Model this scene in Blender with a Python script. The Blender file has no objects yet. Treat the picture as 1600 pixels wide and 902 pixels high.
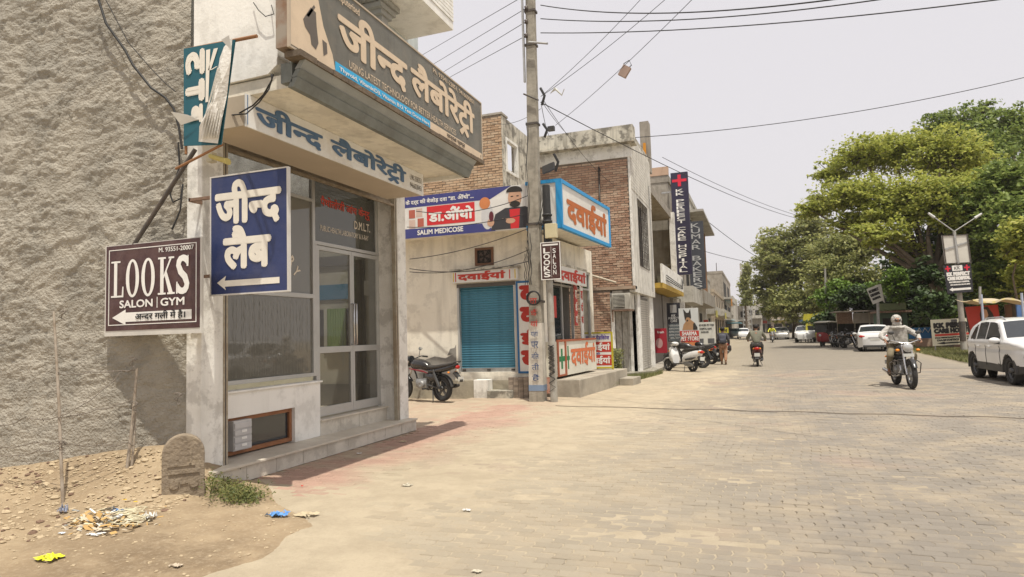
import bpy, bmesh, math, random
import numpy as np
from mathutils import Vector, Matrix, noise
random.seed(7); rng = np.random.default_rng(7)
sc = bpy.context.scene
C = bpy.data.collections.new("street"); sc.collection.children.link(C)
# ------------------------------------------------------------------ camera
F_PX, CX, CY, EYE = 1030.0, 800.0, 451.0, 1.5
def _n(v): return v/np.linalg.norm(v)
_A = _n(np.array([1182-CX, -(512-CY), -F_PX]))           # road direction seen by the camera
_U = _n(np.cross(np.array([1, .03, 0.]), _A))
if _U[1] < 0: _U = -_U
_X = np.cross(_A, _U)
cam = bpy.data.cameras.new("camera"); cam.sensor_width = 36; cam.lens = F_PX/1600*36; cam.clip_end = 3000; cam.clip_start = .05
co = bpy.data.objects.new("camera", cam); sc.collection.objects.link(co); sc.camera = co
M4 = Matrix(((_X[0], _X[1], _X[2], 0), (_A[0], _A[1], _A[2], 0), (_U[0], _U[1], _U[2], EYE), (0, 0, 0, 1)))
co.matrix_world = M4
# ------------------------------------------------------------------ light
SX, SY = -.21, .26                                        # shadow shift per metre of height
sund = Vector((-SX, -SY, 1)).normalized()
el = math.asin(sund.z); az = math.atan2(sund.x, sund.y)
sl = bpy.data.lights.new("sun", "SUN"); sl.energy = 3.9; sl.angle = math.radians(.6); sl.color = (1, .94, .83)
so = bpy.data.objects.new("sun", sl); sc.collection.objects.link(so)
so.rotation_euler = sund.to_track_quat('Z', 'Y').to_euler()
w = bpy.data.worlds.new("World"); sc.world = w; w.use_nodes = True
nt = w.node_tree; bg = nt.nodes['Background']
sky = nt.nodes.new('ShaderNodeTexSky'); sky.sky_type = 'NISHITA'; sky.sun_disc = False
sky.sun_elevation = el; sky.sun_rotation = az
sky.air_density = 1.0; sky.dust_density = 6.0; sky.ozone_density = .6
mixs = nt.nodes.new('ShaderNodeMix'); mixs.data_type = 'RGBA'; mixs.inputs[0].default_value = .8
nt.links.new(sky.outputs[0], mixs.inputs[6]); mixs.inputs[7].default_value = (8.45, 8.05, 8.15, 1)   # hot-season haze whitens the whole sky
nt.links.new(mixs.outputs[2], bg.inputs[0]); bg.inputs[1].default_value = .093
sc.view_settings.view_transform = 'Standard'; sc.view_settings.look = 'None'
sc.view_settings.exposure = .27; sc.view_settings.gamma = 1
sc.cycles.max_bounces = 6; sc.cycles.transparent_max_bounces = 8
sc.cycles.use_denoising = True
# ------------------------------------------------------------------ pixel -> world
def ray(x, y):
    v = np.array([x-CX, -(y-CY), -F_PX]); return np.array([v@_X, v@_A, v@_U])
O3 = np.array([0, 0, EYE])
def G(x, y, z=0): r = ray(x, y); return Vector(O3+(z-EYE)/r[2]*r)
def PX(x, y, X): r = ray(x, y); return Vector(O3+X/r[0]*r)
def PY(x, y, Y): r = ray(x, y); return Vector(O3+Y/r[1]*r)
def pxof(p):
    d = np.array(p, float)-O3; v = d[0]*_X+d[1]*_A+d[2]*_U
    return CX+F_PX*v[0]/-v[2], CY-F_PX*v[1]/-v[2]
class PL:
    """vertical plane: origin p0 (x,y), heading angle of u; outward normal n = u x z"""
    def __init__(s, p0, ang):
        s.p = np.array(p0, float); s.u = np.array([math.cos(ang), math.sin(ang)]); s.n = np.array([s.u[1], -s.u[0]])
    def pt(s, a, z, d=0):
        q = s.p+s.u*a+s.n*d; return (q[0], q[1], z)
    def uv(s, x, y, d=0):
        r = ray(x, y); t = (s.n@(s.p+s.n*d))/(s.n@r[:2]); q = O3+t*r
        return float((q[:2]-s.p)@s.u), float(q[2])
# ------------------------------------------------------------------ materials
MATS = {}
def mat(name, col, rough=.7, col2=None, scale=3., mixf=.6, bump=0., bscale=40., metal=0., streak=0., spec=.4, grime=None, gscale=1.2, gamt=.0, bdist=.02):
    if name in MATS: return MATS[name]
    m = bpy.data.materials.new(name); m.use_nodes = True; t = m.node_tree; N = t.nodes; Lk = t.links
    b = N['Principled BSDF']; b.inputs['Roughness'].default_value = rough; b.inputs['Metallic'].default_value = metal
    b.inputs['Specular IOR Level'].default_value = spec
    tc = N.new('ShaderNodeTexCoord'); src = tc.outputs['Object']
    if col2 is None: col2 = tuple(c*.72 for c in col)
    n1 = N.new('ShaderNodeTexNoise'); n1.inputs['Scale'].default_value = scale; n1.inputs['Detail'].default_value = 5; n1.inputs['Roughness'].default_value = .62
    Lk.new(src, n1.inputs['Vector'])
    r = N.new('ShaderNodeMapRange'); r.inputs[1].default_value = .38; r.inputs[2].default_value = .66; r.inputs[4].default_value = mixf
    Lk.new(n1.outputs[0], r.inputs[0])
    mx = N.new('ShaderNodeMix'); mx.data_type = 'RGBA'; Lk.new(r.outputs[0], mx.inputs[0])
    mx.inputs[6].default_value = (*col, 1); mx.inputs[7].default_value = (*col2, 1); out = mx.outputs[2]
    if streak > 0:
        mp = N.new('ShaderNodeMapping'); mp.inputs['Scale'].default_value = (7, 7, .6); Lk.new(src, mp.inputs[0])
        n2 = N.new('ShaderNodeTexNoise'); n2.inputs['Scale'].default_value = 1; n2.inputs['Detail'].default_value = 4; Lk.new(mp.outputs[0], n2.inputs['Vector'])
        r2 = N.new('ShaderNodeMapRange'); r2.inputs[1].default_value = .5; r2.inputs[2].default_value = .72; r2.inputs[4].default_value = streak; Lk.new(n2.outputs[0], r2.inputs[0])
        m2 = N.new('ShaderNodeMix'); m2.data_type = 'RGBA'; Lk.new(r2.outputs[0], m2.inputs[0]); Lk.new(out, m2.inputs[6]); m2.inputs[7].default_value = (*[c*.42 for c in col2], 1); out = m2.outputs[2]
    if gamt > 0:
        n3 = N.new('ShaderNodeTexNoise'); n3.inputs['Scale'].default_value = gscale; n3.inputs['Detail'].default_value = 8; n3.inputs['Roughness'].default_value = .7; Lk.new(src, n3.inputs['Vector'])
        r3 = N.new('ShaderNodeMapRange'); r3.inputs[1].default_value = .5; r3.inputs[2].default_value = .58; r3.inputs[4].default_value = gamt; Lk.new(n3.outputs[0], r3.inputs[0])
        m3 = N.new('ShaderNodeMix'); m3.data_type = 'RGBA'; Lk.new(r3.outputs[0], m3.inputs[0]); Lk.new(out, m3.inputs[6]); m3.inputs[7].default_value = (*(grime or (.12, .1, .08)), 1); out = m3.outputs[2]
    Lk.new(out, b.inputs['Base Color'])
    if bump > 0:
        nb = N.new('ShaderNodeTexNoise'); nb.inputs['Scale'].default_value = bscale; nb.inputs['Detail'].default_value = 6; Lk.new(src, nb.inputs['Vector'])
        bp = N.new('ShaderNodeBump'); bp.inputs['Strength'].default_value = bump; bp.inputs['Distance'].default_value = bdist; Lk.new(nb.outputs[0], bp.inputs['Height']); Lk.new(bp.outputs[0], b.inputs['Normal'])
    MATS[name] = m; return m
def island_var(m, amt=.35, tint=None):
    """brick to brick / leaf to leaf colour variation"""
    t = m.node_tree; N = t.nodes; b = N['Principled BSDF']; lk = b.inputs['Base Color'].links[0]; src = lk.from_socket
    g = N.new('ShaderNodeNewGeometry'); oi = N.new('ShaderNodeObjectInfo'); ad = N.new('ShaderNodeMath'); ad.operation = 'ADD'
    t.links.new(g.outputs['Random Per Island'], ad.inputs[0]); t.links.new(oi.outputs['Random'], ad.inputs[1])
    fr = N.new('ShaderNodeMath'); fr.operation = 'FRACT'; t.links.new(ad.outputs[0], fr.inputs[0])
    r = N.new('ShaderNodeMapRange'); r.inputs[3].default_value = 1-amt; r.inputs[4].default_value = 1+amt; t.links.new(fr.outputs[0], r.inputs[0])
    cb = N.new('ShaderNodeVectorMath'); cb.operation = 'SCALE'; t.links.new(src, cb.inputs[0]); t.links.new(r.outputs[0], cb.inputs['Scale'])
    out = cb.outputs[0]
    if tint:
        mx = N.new('ShaderNodeMix'); mx.data_type = 'RGBA'; p = N.new('ShaderNodeMath'); p.operation = 'POWER'; p.inputs[1].default_value = 2
        t.links.new(fr.outputs[0], p.inputs[0]); t.links.new(p.outputs[0], mx.inputs[0]); t.links.new(out, mx.inputs[6]); mx.inputs[7].default_value = (*tint, 1); out = mx.outputs[2]
    t.links.new(out, b.inputs['Base Color']); return m
def glassmat(name, col=(.05, .055, .055), alpha=.55, rough=.02):
    if name in MATS: return MATS[name]
    m = bpy.data.materials.new(name); m.use_nodes = True; t = m.node_tree; N = t.nodes
    b = N['Principled BSDF']; b.inputs['Base Color'].default_value = (*col, 1); b.inputs['Roughness'].default_value = rough
    b.inputs['Specular IOR Level'].default_value = .9; b.inputs['Alpha'].default_value = alpha; MATS[name] = m; return m
WHITE = mat('painted_white_wall', (.84, .83, .78), .8, (.74, .73, .68), 1.5, .7, .15, 30, streak=.15, gamt=.2, gscale=3.1, grime=(.3, .28, .24))
WHITE2 = mat('old_limewash', (.82, .81, .76), .85, (.66, .64, .58), 2.2, .8, .25, 25, streak=.25, gamt=.35, gscale=4., grime=(.24, .22, .19))
CREAM = mat('cream_wall', (.8, .76, .65), .85, (.7, .65, .54), 1.2, .7, .12, 25, streak=.3, gamt=.25, gscale=2.2, grime=(.33, .3, .25))
GREYP = mat('bare_plaster', (.3, .27, .225), .95, (.17, .15, .125), 1.6, .9, .5, 45, streak=.12)
CONC = mat('weathered_concrete', (.38, .35, .3), .9, (.22, .2, .17), 2.5, .8, .35, 35, streak=.35)
GRUNGE = mat('blackened_limewash', (.6, .57, .48), .9, (.4, .37, .3), 2., .8, .4, 25, streak=.75, gamt=.8, gscale=2.6, grime=(.13, .12, .1))
STONE = mat('marble_step', (.62, .58, .5), .5, (.48, .45, .38), 4., .7, .05, 60, gamt=.35, gscale=3, grime=(.27, .24, .2))
STONET = mat('marble_step_tread', (.6, .55, .46), .55, (.48, .43, .35), 3., .7, .05, 60)
BRICKM = island_var(mat('clay_brick', (.44, .27, .185), .9, (.34, .205, .14), 1.2, .8, .4, 60), .2, (.48, .36, .26))
BRICKY = island_var(mat('pale_clay_brick', (.5, .34, .215), .9, (.4, .26, .16), 1.5, .8, .4, 60), .22, (.46, .36, .25))
MORTAR = mat('mortar', (.2, .165, .13), .95, (.2, .165, .13), 5, .7, .4, 50)
DARK = mat('dark_interior', (.03, .028, .025), .9)
SHADE = mat('room_inside', (.2, .19, .17), .9)
BLACK = mat('black_rubber', (.025, .025, .025), .85, (.06, .055, .05), 8, .6)
BPAINT = mat('black_gloss_paint', (.02, .02, .022), .25, (.05, .045, .04), 5, .5, spec=.6)
BPLAST = mat('black_plastic', (.045, .045, .045), .55, (.08, .075, .065), 5, .5)
STEEL = mat('galvanised_steel', (.42, .42, .41), .45, (.28, .27, .25), 6, .7, metal=.5)
CHROME = mat('worn_chrome', (.6, .6, .6), .22, (.45, .44, .42), 6, .6, metal=.9)
ALU = mat('grey_aluminium', (.5, .5, .48), .42, (.4, .39, .37), 2, .6, metal=.35)
RUST = mat('rusty_iron', (.16, .1, .07), .85, (.3, .2, .14), 9, .7, .3, 60)
DARKIRON = mat('dark_iron', (.06, .055, .05), .7, (.12, .09, .07), 9, .6)
WOODR = mat('red_brown_wood', (.32, .14, .06), .55, (.2, .08, .035), 8, .7)
GLASS = glassmat('shop_glass', (.1, .1, .09), .42)
CGLASS = glassmat('dark_vehicle_glass', (.03, .035, .04), .9, .04)
CABLE = mat('black_cable', (.03, .03, .03), .6)
# ------------------------------------------------------------------ mesh builder
ORG = {}
class MB:
    def __init__(s): s.v = []; s.f = []; s.m = []; s.sm = []
    def add(s, v, f, mi=0, sm=False):
        o = len(s.v); s.v.extend([tuple(p) for p in v]); s.f.extend([tuple(i+o for i in q) for q in f]); s.m.extend([mi]*len(f)); s.sm.extend([sm]*len(f)); return s
    def hexa(s, p, mi=0):  # 8 pts: bottom 4 ccw, top 4 ccw
        return s.add(p, [(3, 2, 1, 0), (4, 5, 6, 7), (0, 1, 5, 4), (1, 2, 6, 5), (2, 3, 7, 6), (3, 0, 4, 7)], mi)
    def box(s, x0, x1, y0, y1, z0, z1, mi=0):
        return s.hexa([(x0, y0, z0), (x1, y0, z0), (x1, y1, z0), (x0, y1, z0), (x0, y0, z1), (x1, y0, z1), (x1, y1, z1), (x0, y1, z1)], mi)
    def pbox(s, pl, a0, a1, z0, z1, d0, d1, mi=0):
        return s.hexa([pl.pt(a0, z0, d1), pl.pt(a1, z0, d1), pl.pt(a1, z0, d0), pl.pt(a0, z0, d0), pl.pt(a0, z1, d1), pl.pt(a1, z1, d1), pl.pt(a1, z1, d0), pl.pt(a0, z1, d0)], mi)
    def prism(s, pts, off, mi=0):  # planar polygon extruded by vector
        n = len(pts); q = [tuple(p) for p in pts]+[tuple(p[i]+off[i] for i in range(3)) for p in pts]
        return s.add(q, [tuple(range(n)), tuple(range(2*n-1, n-1, -1))]+[(i, i+n, (i+1) % n+n, (i+1) % n) for i in range(n)], mi)
    def pprism(s, pl, pts, d0, d1, mi=0):
        a = [pl.pt(x, z, d1) for x, z in pts]; o = (-pl.n[0]*(d1-d0), -pl.n[1]*(d1-d0), 0); return s.prism(a, o, mi)
    def tube(s, pts, r, n=8, mi=0, sm=True, cap=True):
        pts = [Vector(p) for p in pts]; k = len(pts); R = r if isinstance(r, (list, tuple)) else [r]*k
        up = None; vs = []
        for i, p in enumerate(pts):
            d = (pts[min(i+1, k-1)]-pts[max(i-1, 0)]).normalized()
            if up is None:
                up = Vector((0, 0, 1)) if abs(d.z) < .9 else Vector((1, 0, 0))
            a = d.cross(up)
            if a.length < 1e-4: a = d.cross(Vector((0, 1, 0)))
            a.normalize(); b = a.cross(d).normalized(); up = b
            for j in range(n):
                t = 2*math.pi*j/n; vs.append(p+(a*math.cos(t)+b*math.sin(t))*R[i])
        f = [(i*n+j, i*n+(j+1) % n, (i+1)*n+(j+1) % n, (i+1)*n+j) for i in range(k-1) for j in range(n)]
        s.add(vs, f, mi, sm)
        if cap: s.add(vs[:n], [tuple(range(n))], mi); s.add(vs[-n:], [tuple(range(n-1, -1, -1))], mi)
        return s
    def ell(s, c, r, nu=14, nv=9, mi=0, rot=None):
        vs = []; f = []
        for i in range(nv+1):
            a = math.pi*i/nv
            for j in range(nu):
                b = 2*math.pi*j/nu; q = Vector((r[0]*math.sin(a)*math.cos(b), r[1]*math.sin(a)*math.sin(b), r[2]*math.cos(a)))
                if rot: q = rot@q
                vs.append((c[0]+q.x, c[1]+q.y, c[2]+q.z))
        for i in range(nv):
            for j in range(nu): f.append((i*nu+j, (i+1)*nu+j, (i+1)*nu+(j+1) % nu, i*nu+(j+1) % nu))
        return s.add(vs, f, mi, True)
    def loft(s, secs, n=14, mi=0, p=2.4, sm=True):  # (x,y,z,ry,rz): superellipse sections across x
        vs = []
        for (x, y, z, ry, rz) in secs:
            for j in range(n):
                t = 2*math.pi*j/n; c, q = math.cos(t), math.sin(t)
                vs.append((x, y+ry*math.copysign(abs(c)**(2/p), c), z+rz*math.copysign(abs(q)**(2/p), q)))
        k = len(secs)
        s.add(vs, [(i*n+j, i*n+(j+1) % n, (i+1)*n+(j+1) % n, (i+1)*n+j) for i in range(k-1) for j in range(n)], mi, sm)
        s.add(vs[:n], [tuple(range(n-1, -1, -1))], mi); s.add(vs[-n:], [tuple(range(n))], mi); return s
    def ring(s, c, prof, n=28, mi=0, axis='y', a0=0, a1=2*math.pi, sm=True):  # revolve profile [(r, w)] about the axle
        vs = []; full = abs(a1-a0-2*math.pi) < 1e-6; k = len(prof); m = n if full else n+1
        for i in range(m):
            t = a0+(a1-a0)*i/n
            for (r, wd) in prof:
                if axis == 'y': vs.append((c[0]+r*math.cos(t), c[1]+wd, c[2]+r*math.sin(t)))
                elif axis == 'z': vs.append((c[0]+r*math.cos(t), c[1]+r*math.sin(t), c[2]+wd))
                else: vs.append((c[0]+wd, c[1]+r*math.cos(t), c[2]+r*math.sin(t)))
        f = [(i*k+j, i*k+(j+1) % k, ((i+1) % m)*k+(j+1) % k, ((i+1) % m)*k+j) for i in range(n) for j in range(k)]
        return s.add(vs, f, mi, sm)
    def mesh(s, name, off=(0, 0, 0)):
        me = bpy.data.meshes.new(name)
        me.from_pydata([(a-off[0], b-off[1], c-off[2]) for a, b, c in s.v], [], s.f)
        me.polygons.foreach_set('material_index', s.m); me.polygons.foreach_set('use_smooth', s.sm)
        bm = bmesh.new(); bm.from_mesh(me); bmesh.ops.recalc_face_normals(bm, faces=bm.faces); bm.to_mesh(me); bm.free(); me.update(); return me
    def build(s, name, mats, parent=None, loc=None, label=None, bev=0):
        off = ORG[parent.name] if parent else Vector(loc or (0, 0, 0))
        me = s.mesh(name, off); o = bpy.data.objects.new(name, me); C.objects.link(o)
        for m in (mats if isinstance(mats, (list, tuple)) else [mats]): me.materials.append(m)
        if parent: o.parent = parent
        else: o.location = off
        ORG[o.name] = Vector(off)
        if label: o['label'] = label
        if bev:
            b = o.modifiers.new('bevel', 'BEVEL'); b.width = bev; b.segments = 2; b.limit_method = 'ANGLE'
        return o
def tag(o, label, cat, group=None, kind=None):
    if label: o['label'] = label
    if cat: o['category'] = cat
    if group: o['group'] = group
    if kind: o['kind'] = kind
    return o
def thing(name, label, cat, loc=(0, 0, 0), group=None, kind=None):
    o = bpy.data.objects.new(name, None); C.objects.link(o); o.location = loc; o.empty_display_size = .2
    ORG[o.name] = Vector(loc); return tag(o, label, cat, group, kind)
def kids(o): return [c for c in C.objects if c.parent == o]
def copy_tree(o, parent=None, label=None):
    c = o.copy(); C.objects.link(c)
    if parent: c.parent = parent
    if label: c['label'] = label
    for ch in kids(o): copy_tree(ch, c)
    return c
def link(name, me, parent, loc, scale=(1, 1, 1), rot=(0, 0, 0)):
    o = bpy.data.objects.new(name, me); C.objects.link(o); o.parent = parent
    o.location = Vector(loc)-(ORG[parent.name] if parent else Vector()); o.scale = scale; o.rotation_euler = rot; return o
# ------------------------------------------------------------------ lettering
_tc = {}
def _raw(s, off):
    k = (s, off)
    if k in _tc: return _tc[k]
    c = bpy.data.curves.new('t', 'FONT'); c.body = s; c.offset = off; c.resolution_u = 3
    o = bpy.data.objects.new('t', c); sc.collection.objects.link(o)
    me = bpy.data.meshes.new_from_object(o); v = np.array([q.co[:2] for q in me.vertices]).reshape(-1, 2); f = [tuple(p.vertices) for p in me.polygons]
    bpy.data.objects.remove(o); bpy.data.curves.remove(c); bpy.data.meshes.remove(me)
    _tc[k] = (v, f); return _tc[k]
def _clip(v, f, xmax):
    bm = bmesh.new(); vs = [bm.verts.new((a, b, 0)) for a, b in v]
    for q in f:
        try: bm.faces.new([vs[i] for i in q])
        except ValueError: pass
    bmesh.ops.bisect_plane(bm, geom=bm.verts[:]+bm.edges[:]+bm.faces[:], plane_co=(xmax, 0, 0), plane_no=(1, 0, 0), clear_outer=True)
    bm.verts.index_update(); V = np.array([q.co[:2] for q in bm.verts]); Fc = [tuple(q.index for q in p.verts) for p in bm.faces]; bm.free(); return V, Fc
def word(s, off=.0):
    """[x] = half letter joined to the next one, ^ = rakar under the previous letter, ` = reph above it"""
    if '[' in s:
        a, r = s.split('[', 1); h, r = r.split(']', 1)
        v, f = word(a+h, off); st = .186; v, f = _clip(v, f, v[:, 0].max()-st); x = v[:, 0].max()-.01
        v2, f2 = word(r, off); v2 = v2-[v2[:, 0].min(), 0]+[x, 0]; n = len(v)
        return np.vstack([v, v2]), f+[tuple(i+n for i in q) for q in f2]
    plain = s.replace('^', '').replace('`', ''); v, f = _raw(plain, off); v = v.copy(); f = list(f); i = 0
    for ch in s:
        if ch in '^`':
            a = _raw(plain[:i-1], off)[0][:, 0].max() if i > 1 else 0
            b = _raw(plain[:i], off)[0][:, 0].max(); c = (a+b)/2; t = .05+off; n = len(v)
            if ch == '^': q = [(c, -.02), (c+t, -.02), (c-.13, -.26), (c-.2, -.2), (c, -.08), (c+t, -.02), (c+.2, -.2), (c+.14, -.26)]
            else: q = [(c, .72), (c-.05, .78), (c+.1, .98), (c+.17, .93), (c+.1, .98), (c+.3, .9), (c+.27, .82), (c+.12, .9)]
            v = np.vstack([v, q]); f += [(n, n+1, n+2, n+3), (n+4, n+5, n+6, n+7)]
        else: i += 1
    return v, f
def _spread(mb, v, f, put, t, d, u=None):
    """print v,f; boldness t by overprinting shifted copies; every outline island a hair apart in depth"""
    n = len(v); par = list(range(n))
    def find(i):
        while par[i] != i: par[i] = par[par[i]]; i = par[i]
        return i
    for q in f:
        for k in q[1:]: par[find(k)] = find(q[0])
    ids = {}; lay = [ids.setdefault(find(i), len(ids)) % 5 for i in range(n)]
    u = t if u is None else u
    sh = [(0, 0)] if t <= 0 else [(0, 0), (t, 0), (-t, 0), (0, t), (0, -t), (.7*t, .7*t), (-.7*t, .7*t), (.7*t, -.7*t), (-.7*t, -.7*t)]
    for k, (dx, dz) in enumerate(sh): mb.add([put(p[0]+dx*(u/t if t else 1), p[1]+dz, d+.0002*lay[i]+.001*k*.35) for i, p in enumerate(v)], f)
def text(pl, s, a0, a1, z0, z1, m, parent, d=.004, off=.0, rot=0, name='lettering', label=None, shear=0):
    """fit s in the rectangle a0..a1 x z0..z1 of plane pl (thin print, d proud of it); rot=1: characters stacked downwards"""
    mb = MB()
    if rot == 1:
        n = len(s); hh = (z1-z0)/n
        for i, ch in enumerate(s):
            if ch == ' ': continue
            v, f = word(ch); mn, mx = v.min(0), v.max(0); wd = (mx-mn); k = (a1-a0)
            za, zb = z1-hh*(i+.92), z1-hh*(i+.08); wk = k if wd[0] > .3 else k*.3
            q = [(a0+(k-wk)/2+(p[0]-mn[0])/wd[0]*wk, za+(p[1]-mn[1])/wd[1]*(zb-za)) for p in v]
            _spread(mb, q, f, pl.pt, off*hh*.6, d, off*k*.6)
    else:
        v, f = word(s); mn, mx = v.min(0), v.max(0); wd = mx-mn; q = (v-mn)/wd
        if rot == 90: q = np.stack([q[:, 1], 1-q[:, 0]], 1)
        off *= .62
        kx, kz = ((a1-a0)/wd[0], (z1-z0)/wd[1]) if rot != 90 else ((a1-a0)/wd[1], (z1-z0)/wd[0]); t = off*kz; u = off*kx
        a0 += u; a1 -= u; z0 += t; z1 -= t
        _spread(mb, [(a0+p[0]*(a1-a0)+shear*p[1]*(z1-z0), z0+p[1]*(z1-z0)) for p in q], f, pl.pt, t, d, u)
    o = mb.build(name, m, parent, label=label); o['kind'] = 'stuff'; return o
def lines(pl, rows, m, parent, d=.004, off=0, name='lettering'):
    mb = MB()
    for (s, a0, a1, z0, z1) in rows:
        v, f = word(s); mn, mx = v.min(0), v.max(0); q = (v-mn)/(mx-mn)
        _spread(mb, [(a0+p[0]*(a1-a0), z0+p[1]*(z1-z0)) for p in q], f, pl.pt, off*(z1-z0), d)
    o = mb.build(name, m, parent); o['kind'] = 'stuff'; return o
def ink(name, c): return mat('ink_'+name, c, .6, tuple(x*.8 for x in c), 6, .5)
def fbm(x, y, z=0, o=4, s=1.0): return noise.fractal(Vector((x*s, y*s, z*s)), .9, 2.1, o)
# ================================================================== GROUND
def posmat(name, kind):
    m = bpy.data.materials.new(name); m.use_nodes = True; t = m.node_tree; N = t.nodes; Lk = t.links; b = N['Principled BSDF']
    b.inputs['Roughness'].default_value = .92; b.inputs['Specular IOR Level'].default_value = .25
    g = N.new('ShaderNodeNewGeometry'); P = g.outputs['Position']
    def nz(sc_, det=5, rough=.6):
        n = N.new('ShaderNodeTexNoise'); n.inputs['Scale'].default_value = sc_; n.inputs['Detail'].default_value = det; n.inputs['Roughness'].default_value = rough; Lk.new(P, n.inputs['Vector']); return n.outputs[0]
    def rng_(o, a, b_, c=0, d=1):
        r = N.new('ShaderNodeMapRange'); r.inputs[1].default_value = a; r.inputs[2].default_value = b_; r.inputs[3].default_value = c; r.inputs[4].default_value = d; Lk.new(o, r.inputs[0]); return r.outputs[0]
    def mx(f, a, b_):
        x = N.new('ShaderNodeMix'); x.data_type = 'RGBA'; Lk.new(f, x.inputs[0])
        for i, q in ((6, a), (7, b_)):
            if isinstance(q, tuple): x.inputs[i].default_value = (*q, 1)
            else: Lk.new(q, x.inputs[i])
        return x.outputs[2]
    def math_(op, a, b_):
        x = N.new('ShaderNodeMath'); x.operation = op; x.use_clamp = True
        for i, q in enumerate((a, b_)):
            if isinstance(q, (int, float)): x.inputs[i].default_value = q
            else: Lk.new(q, x.inputs[i])
        return x.outputs[0]
    sx = N.new('ShaderNodeSeparateXYZ'); Lk.new(P, sx.inputs[0]); X, Y = sx.outputs[0], sx.outputs[1]
    sand, grey, pink = (.49, .42, .305), (.285, .255, .215), (.47, .27, .215)
    sand2 = (.43, .34, .22)
    if kind == 'paver':
        wob = N.new('ShaderNodeMath'); wob.operation = 'MULTIPLY_ADD'; Lk.new(nz(.5, 4), wob.inputs[0]); wob.inputs[1].default_value = 3.2; Lk.new(X, wob.inputs[2])
        f = rng_(wob.outputs[0], -1.6, 2.2)                       # left: dusted with sand, middle: bare grey blocks
        base = mx(f, sand, grey)
        patch = rng_(nz(1.3, 6, .7), .45, .62); base = mx(math_('MULTIPLY', patch, .55), base, (.46, .38, .27))
        pk = rng_(wob.outputs[0], -2.9, -2.1, 1, 0)               # reddish blocks beside the steps
        pk = math_('MULTIPLY', pk, rng_(nz(1.1, 5), .3, .5)); pk = math_('MULTIPLY', pk, .7)
        base = mx(pk, base, pink)
        rr = math_('MULTIPLY', rng_(nz(.35, 3), .56, .64), .35); base = mx(rr, base, (.42, .3, .235))
        oi = N.new('ShaderNodeObjectInfo'); ri = N.new('ShaderNodeMath'); ri.operation = 'ADD'; Lk.new(g.outputs['Random Per Island'], ri.inputs[0]); Lk.new(oi.outputs['Random'], ri.inputs[1])
        fr = N.new('ShaderNodeMath'); fr.operation = 'FRACT'; Lk.new(ri.outputs[0], fr.inputs[0])
        v = rng_(fr.outputs[0], 0, 1, .92, 1.07); s = N.new('ShaderNodeVectorMath'); s.operation = 'SCALE'; Lk.new(base, s.inputs[0]); Lk.new(v, s.inputs['Scale']); out = s.outputs[0]
    elif kind == 'far':
        f = rng_(X, -3.5, 1.0); base = mx(f, sand, (.29, .26, .215)); out = mx(math_('MULTIPLY', rng_(nz(.6, 6, .7), .42, .62), .5), base, (.33, .29, .23))
        out = mx(rng_(X, 6.0, 8.5), out, (.46, .39, .28))
    elif kind == 'dust':
        out = mx(rng_(nz(2.2, 6, .7), .4, .62), (.53, .45, .325), (.44, .37, .265)); pz = math_('MULTIPLY', rng_(X, -4.6, -3.6, 1, 0), rng_(Y, 5.6, 6.2)); pz = math_('MULTIPLY', pz, rng_(nz(2.5, 5), .35, .6)); out = mx(math_('MULTIPLY', pz, .45), out, (.45, .29, .22))
        out = mx(rng_(X, -1.5, 2.5, 0, .65), out, (.31, .265, .205))
    else:
        out = mx(rng_(nz(1.4, 7, .68), .38, .62), (.45, .35, .225), (.34, .255, .16))
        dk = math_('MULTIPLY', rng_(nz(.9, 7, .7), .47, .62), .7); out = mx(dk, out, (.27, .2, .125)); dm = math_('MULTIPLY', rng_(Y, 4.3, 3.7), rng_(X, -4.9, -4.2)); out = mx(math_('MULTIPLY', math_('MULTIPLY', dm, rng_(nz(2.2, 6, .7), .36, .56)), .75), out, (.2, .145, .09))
        fine = math_('MULTIPLY', rng_(nz(28, 3, .7), .5, .7), .35); out = mx(fine, out, (.55, .46, .33))
    fs = N.new('ShaderNodeVectorMath'); fs.operation = 'SCALE'; fs.inputs['Scale'].default_value = .85; Lk.new(out, fs.inputs[0]); out = fs.outputs[0]
    if kind != 'dirt': out = mx(math_('MULTIPLY', rng_(nz(45, 4, .8), .5, .72), .3), out, (.24, .2, .155)); out = mx(math_('MULTIPLY', rng_(nz(.9, 5, .7), .55, .7), .3), out, (.27, .225, .17))
    Lk.new(out, b.inputs['Base Color'])
    bp = N.new('ShaderNodeBump'); bp.inputs['Strength'].default_value = .8; bp.inputs['Distance'].default_value = .012; Lk.new(nz(60 if kind != 'dirt' else 22, 8, .8), bp.inputs['Height']); Lk.new(bp.outputs[0], b.inputs['Normal'])
    if kind == 'far':
        br = N.new('ShaderNodeTexBrick'); br.inputs['Scale'].default_value = 1; br.inputs['Brick Width'].default_value = .24; br.inputs['Row Height'].default_value = .125; br.inputs['Mortar Size'].default_value = .012; Lk.new(P, br.inputs['Vector'])
        b2 = N.new('ShaderNodeBump'); b2.inputs['Strength'].default_value = .35; b2.inputs['Distance'].default_value = .01; b2.invert = True; Lk.new(br.outputs['Fac'], b2.inputs['Height']); Lk.new(bp.outputs[0], b2.inputs['Normal']); Lk.new(b2.outputs[0], b.inputs['Normal'])
        br.inputs['Color1'].default_value = (1.08, 1.08, 1.08, 1); br.inputs['Color2'].default_value = (.9, .9, .9, 1); br.inputs['Mortar'].default_value = (.82, .8, .76, 1)
        ml = N.new('ShaderNodeMix'); ml.data_type = 'RGBA'; ml.blend_type = 'MULTIPLY'; ml.inputs[0].default_value = 1; Lk.new(out, ml.inputs[6]); Lk.new(br.outputs['Color'], ml.inputs[7]); Lk.new(ml.outputs[2], b.inputs['Base Color'])
    MATS[name] = m; return m
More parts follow.
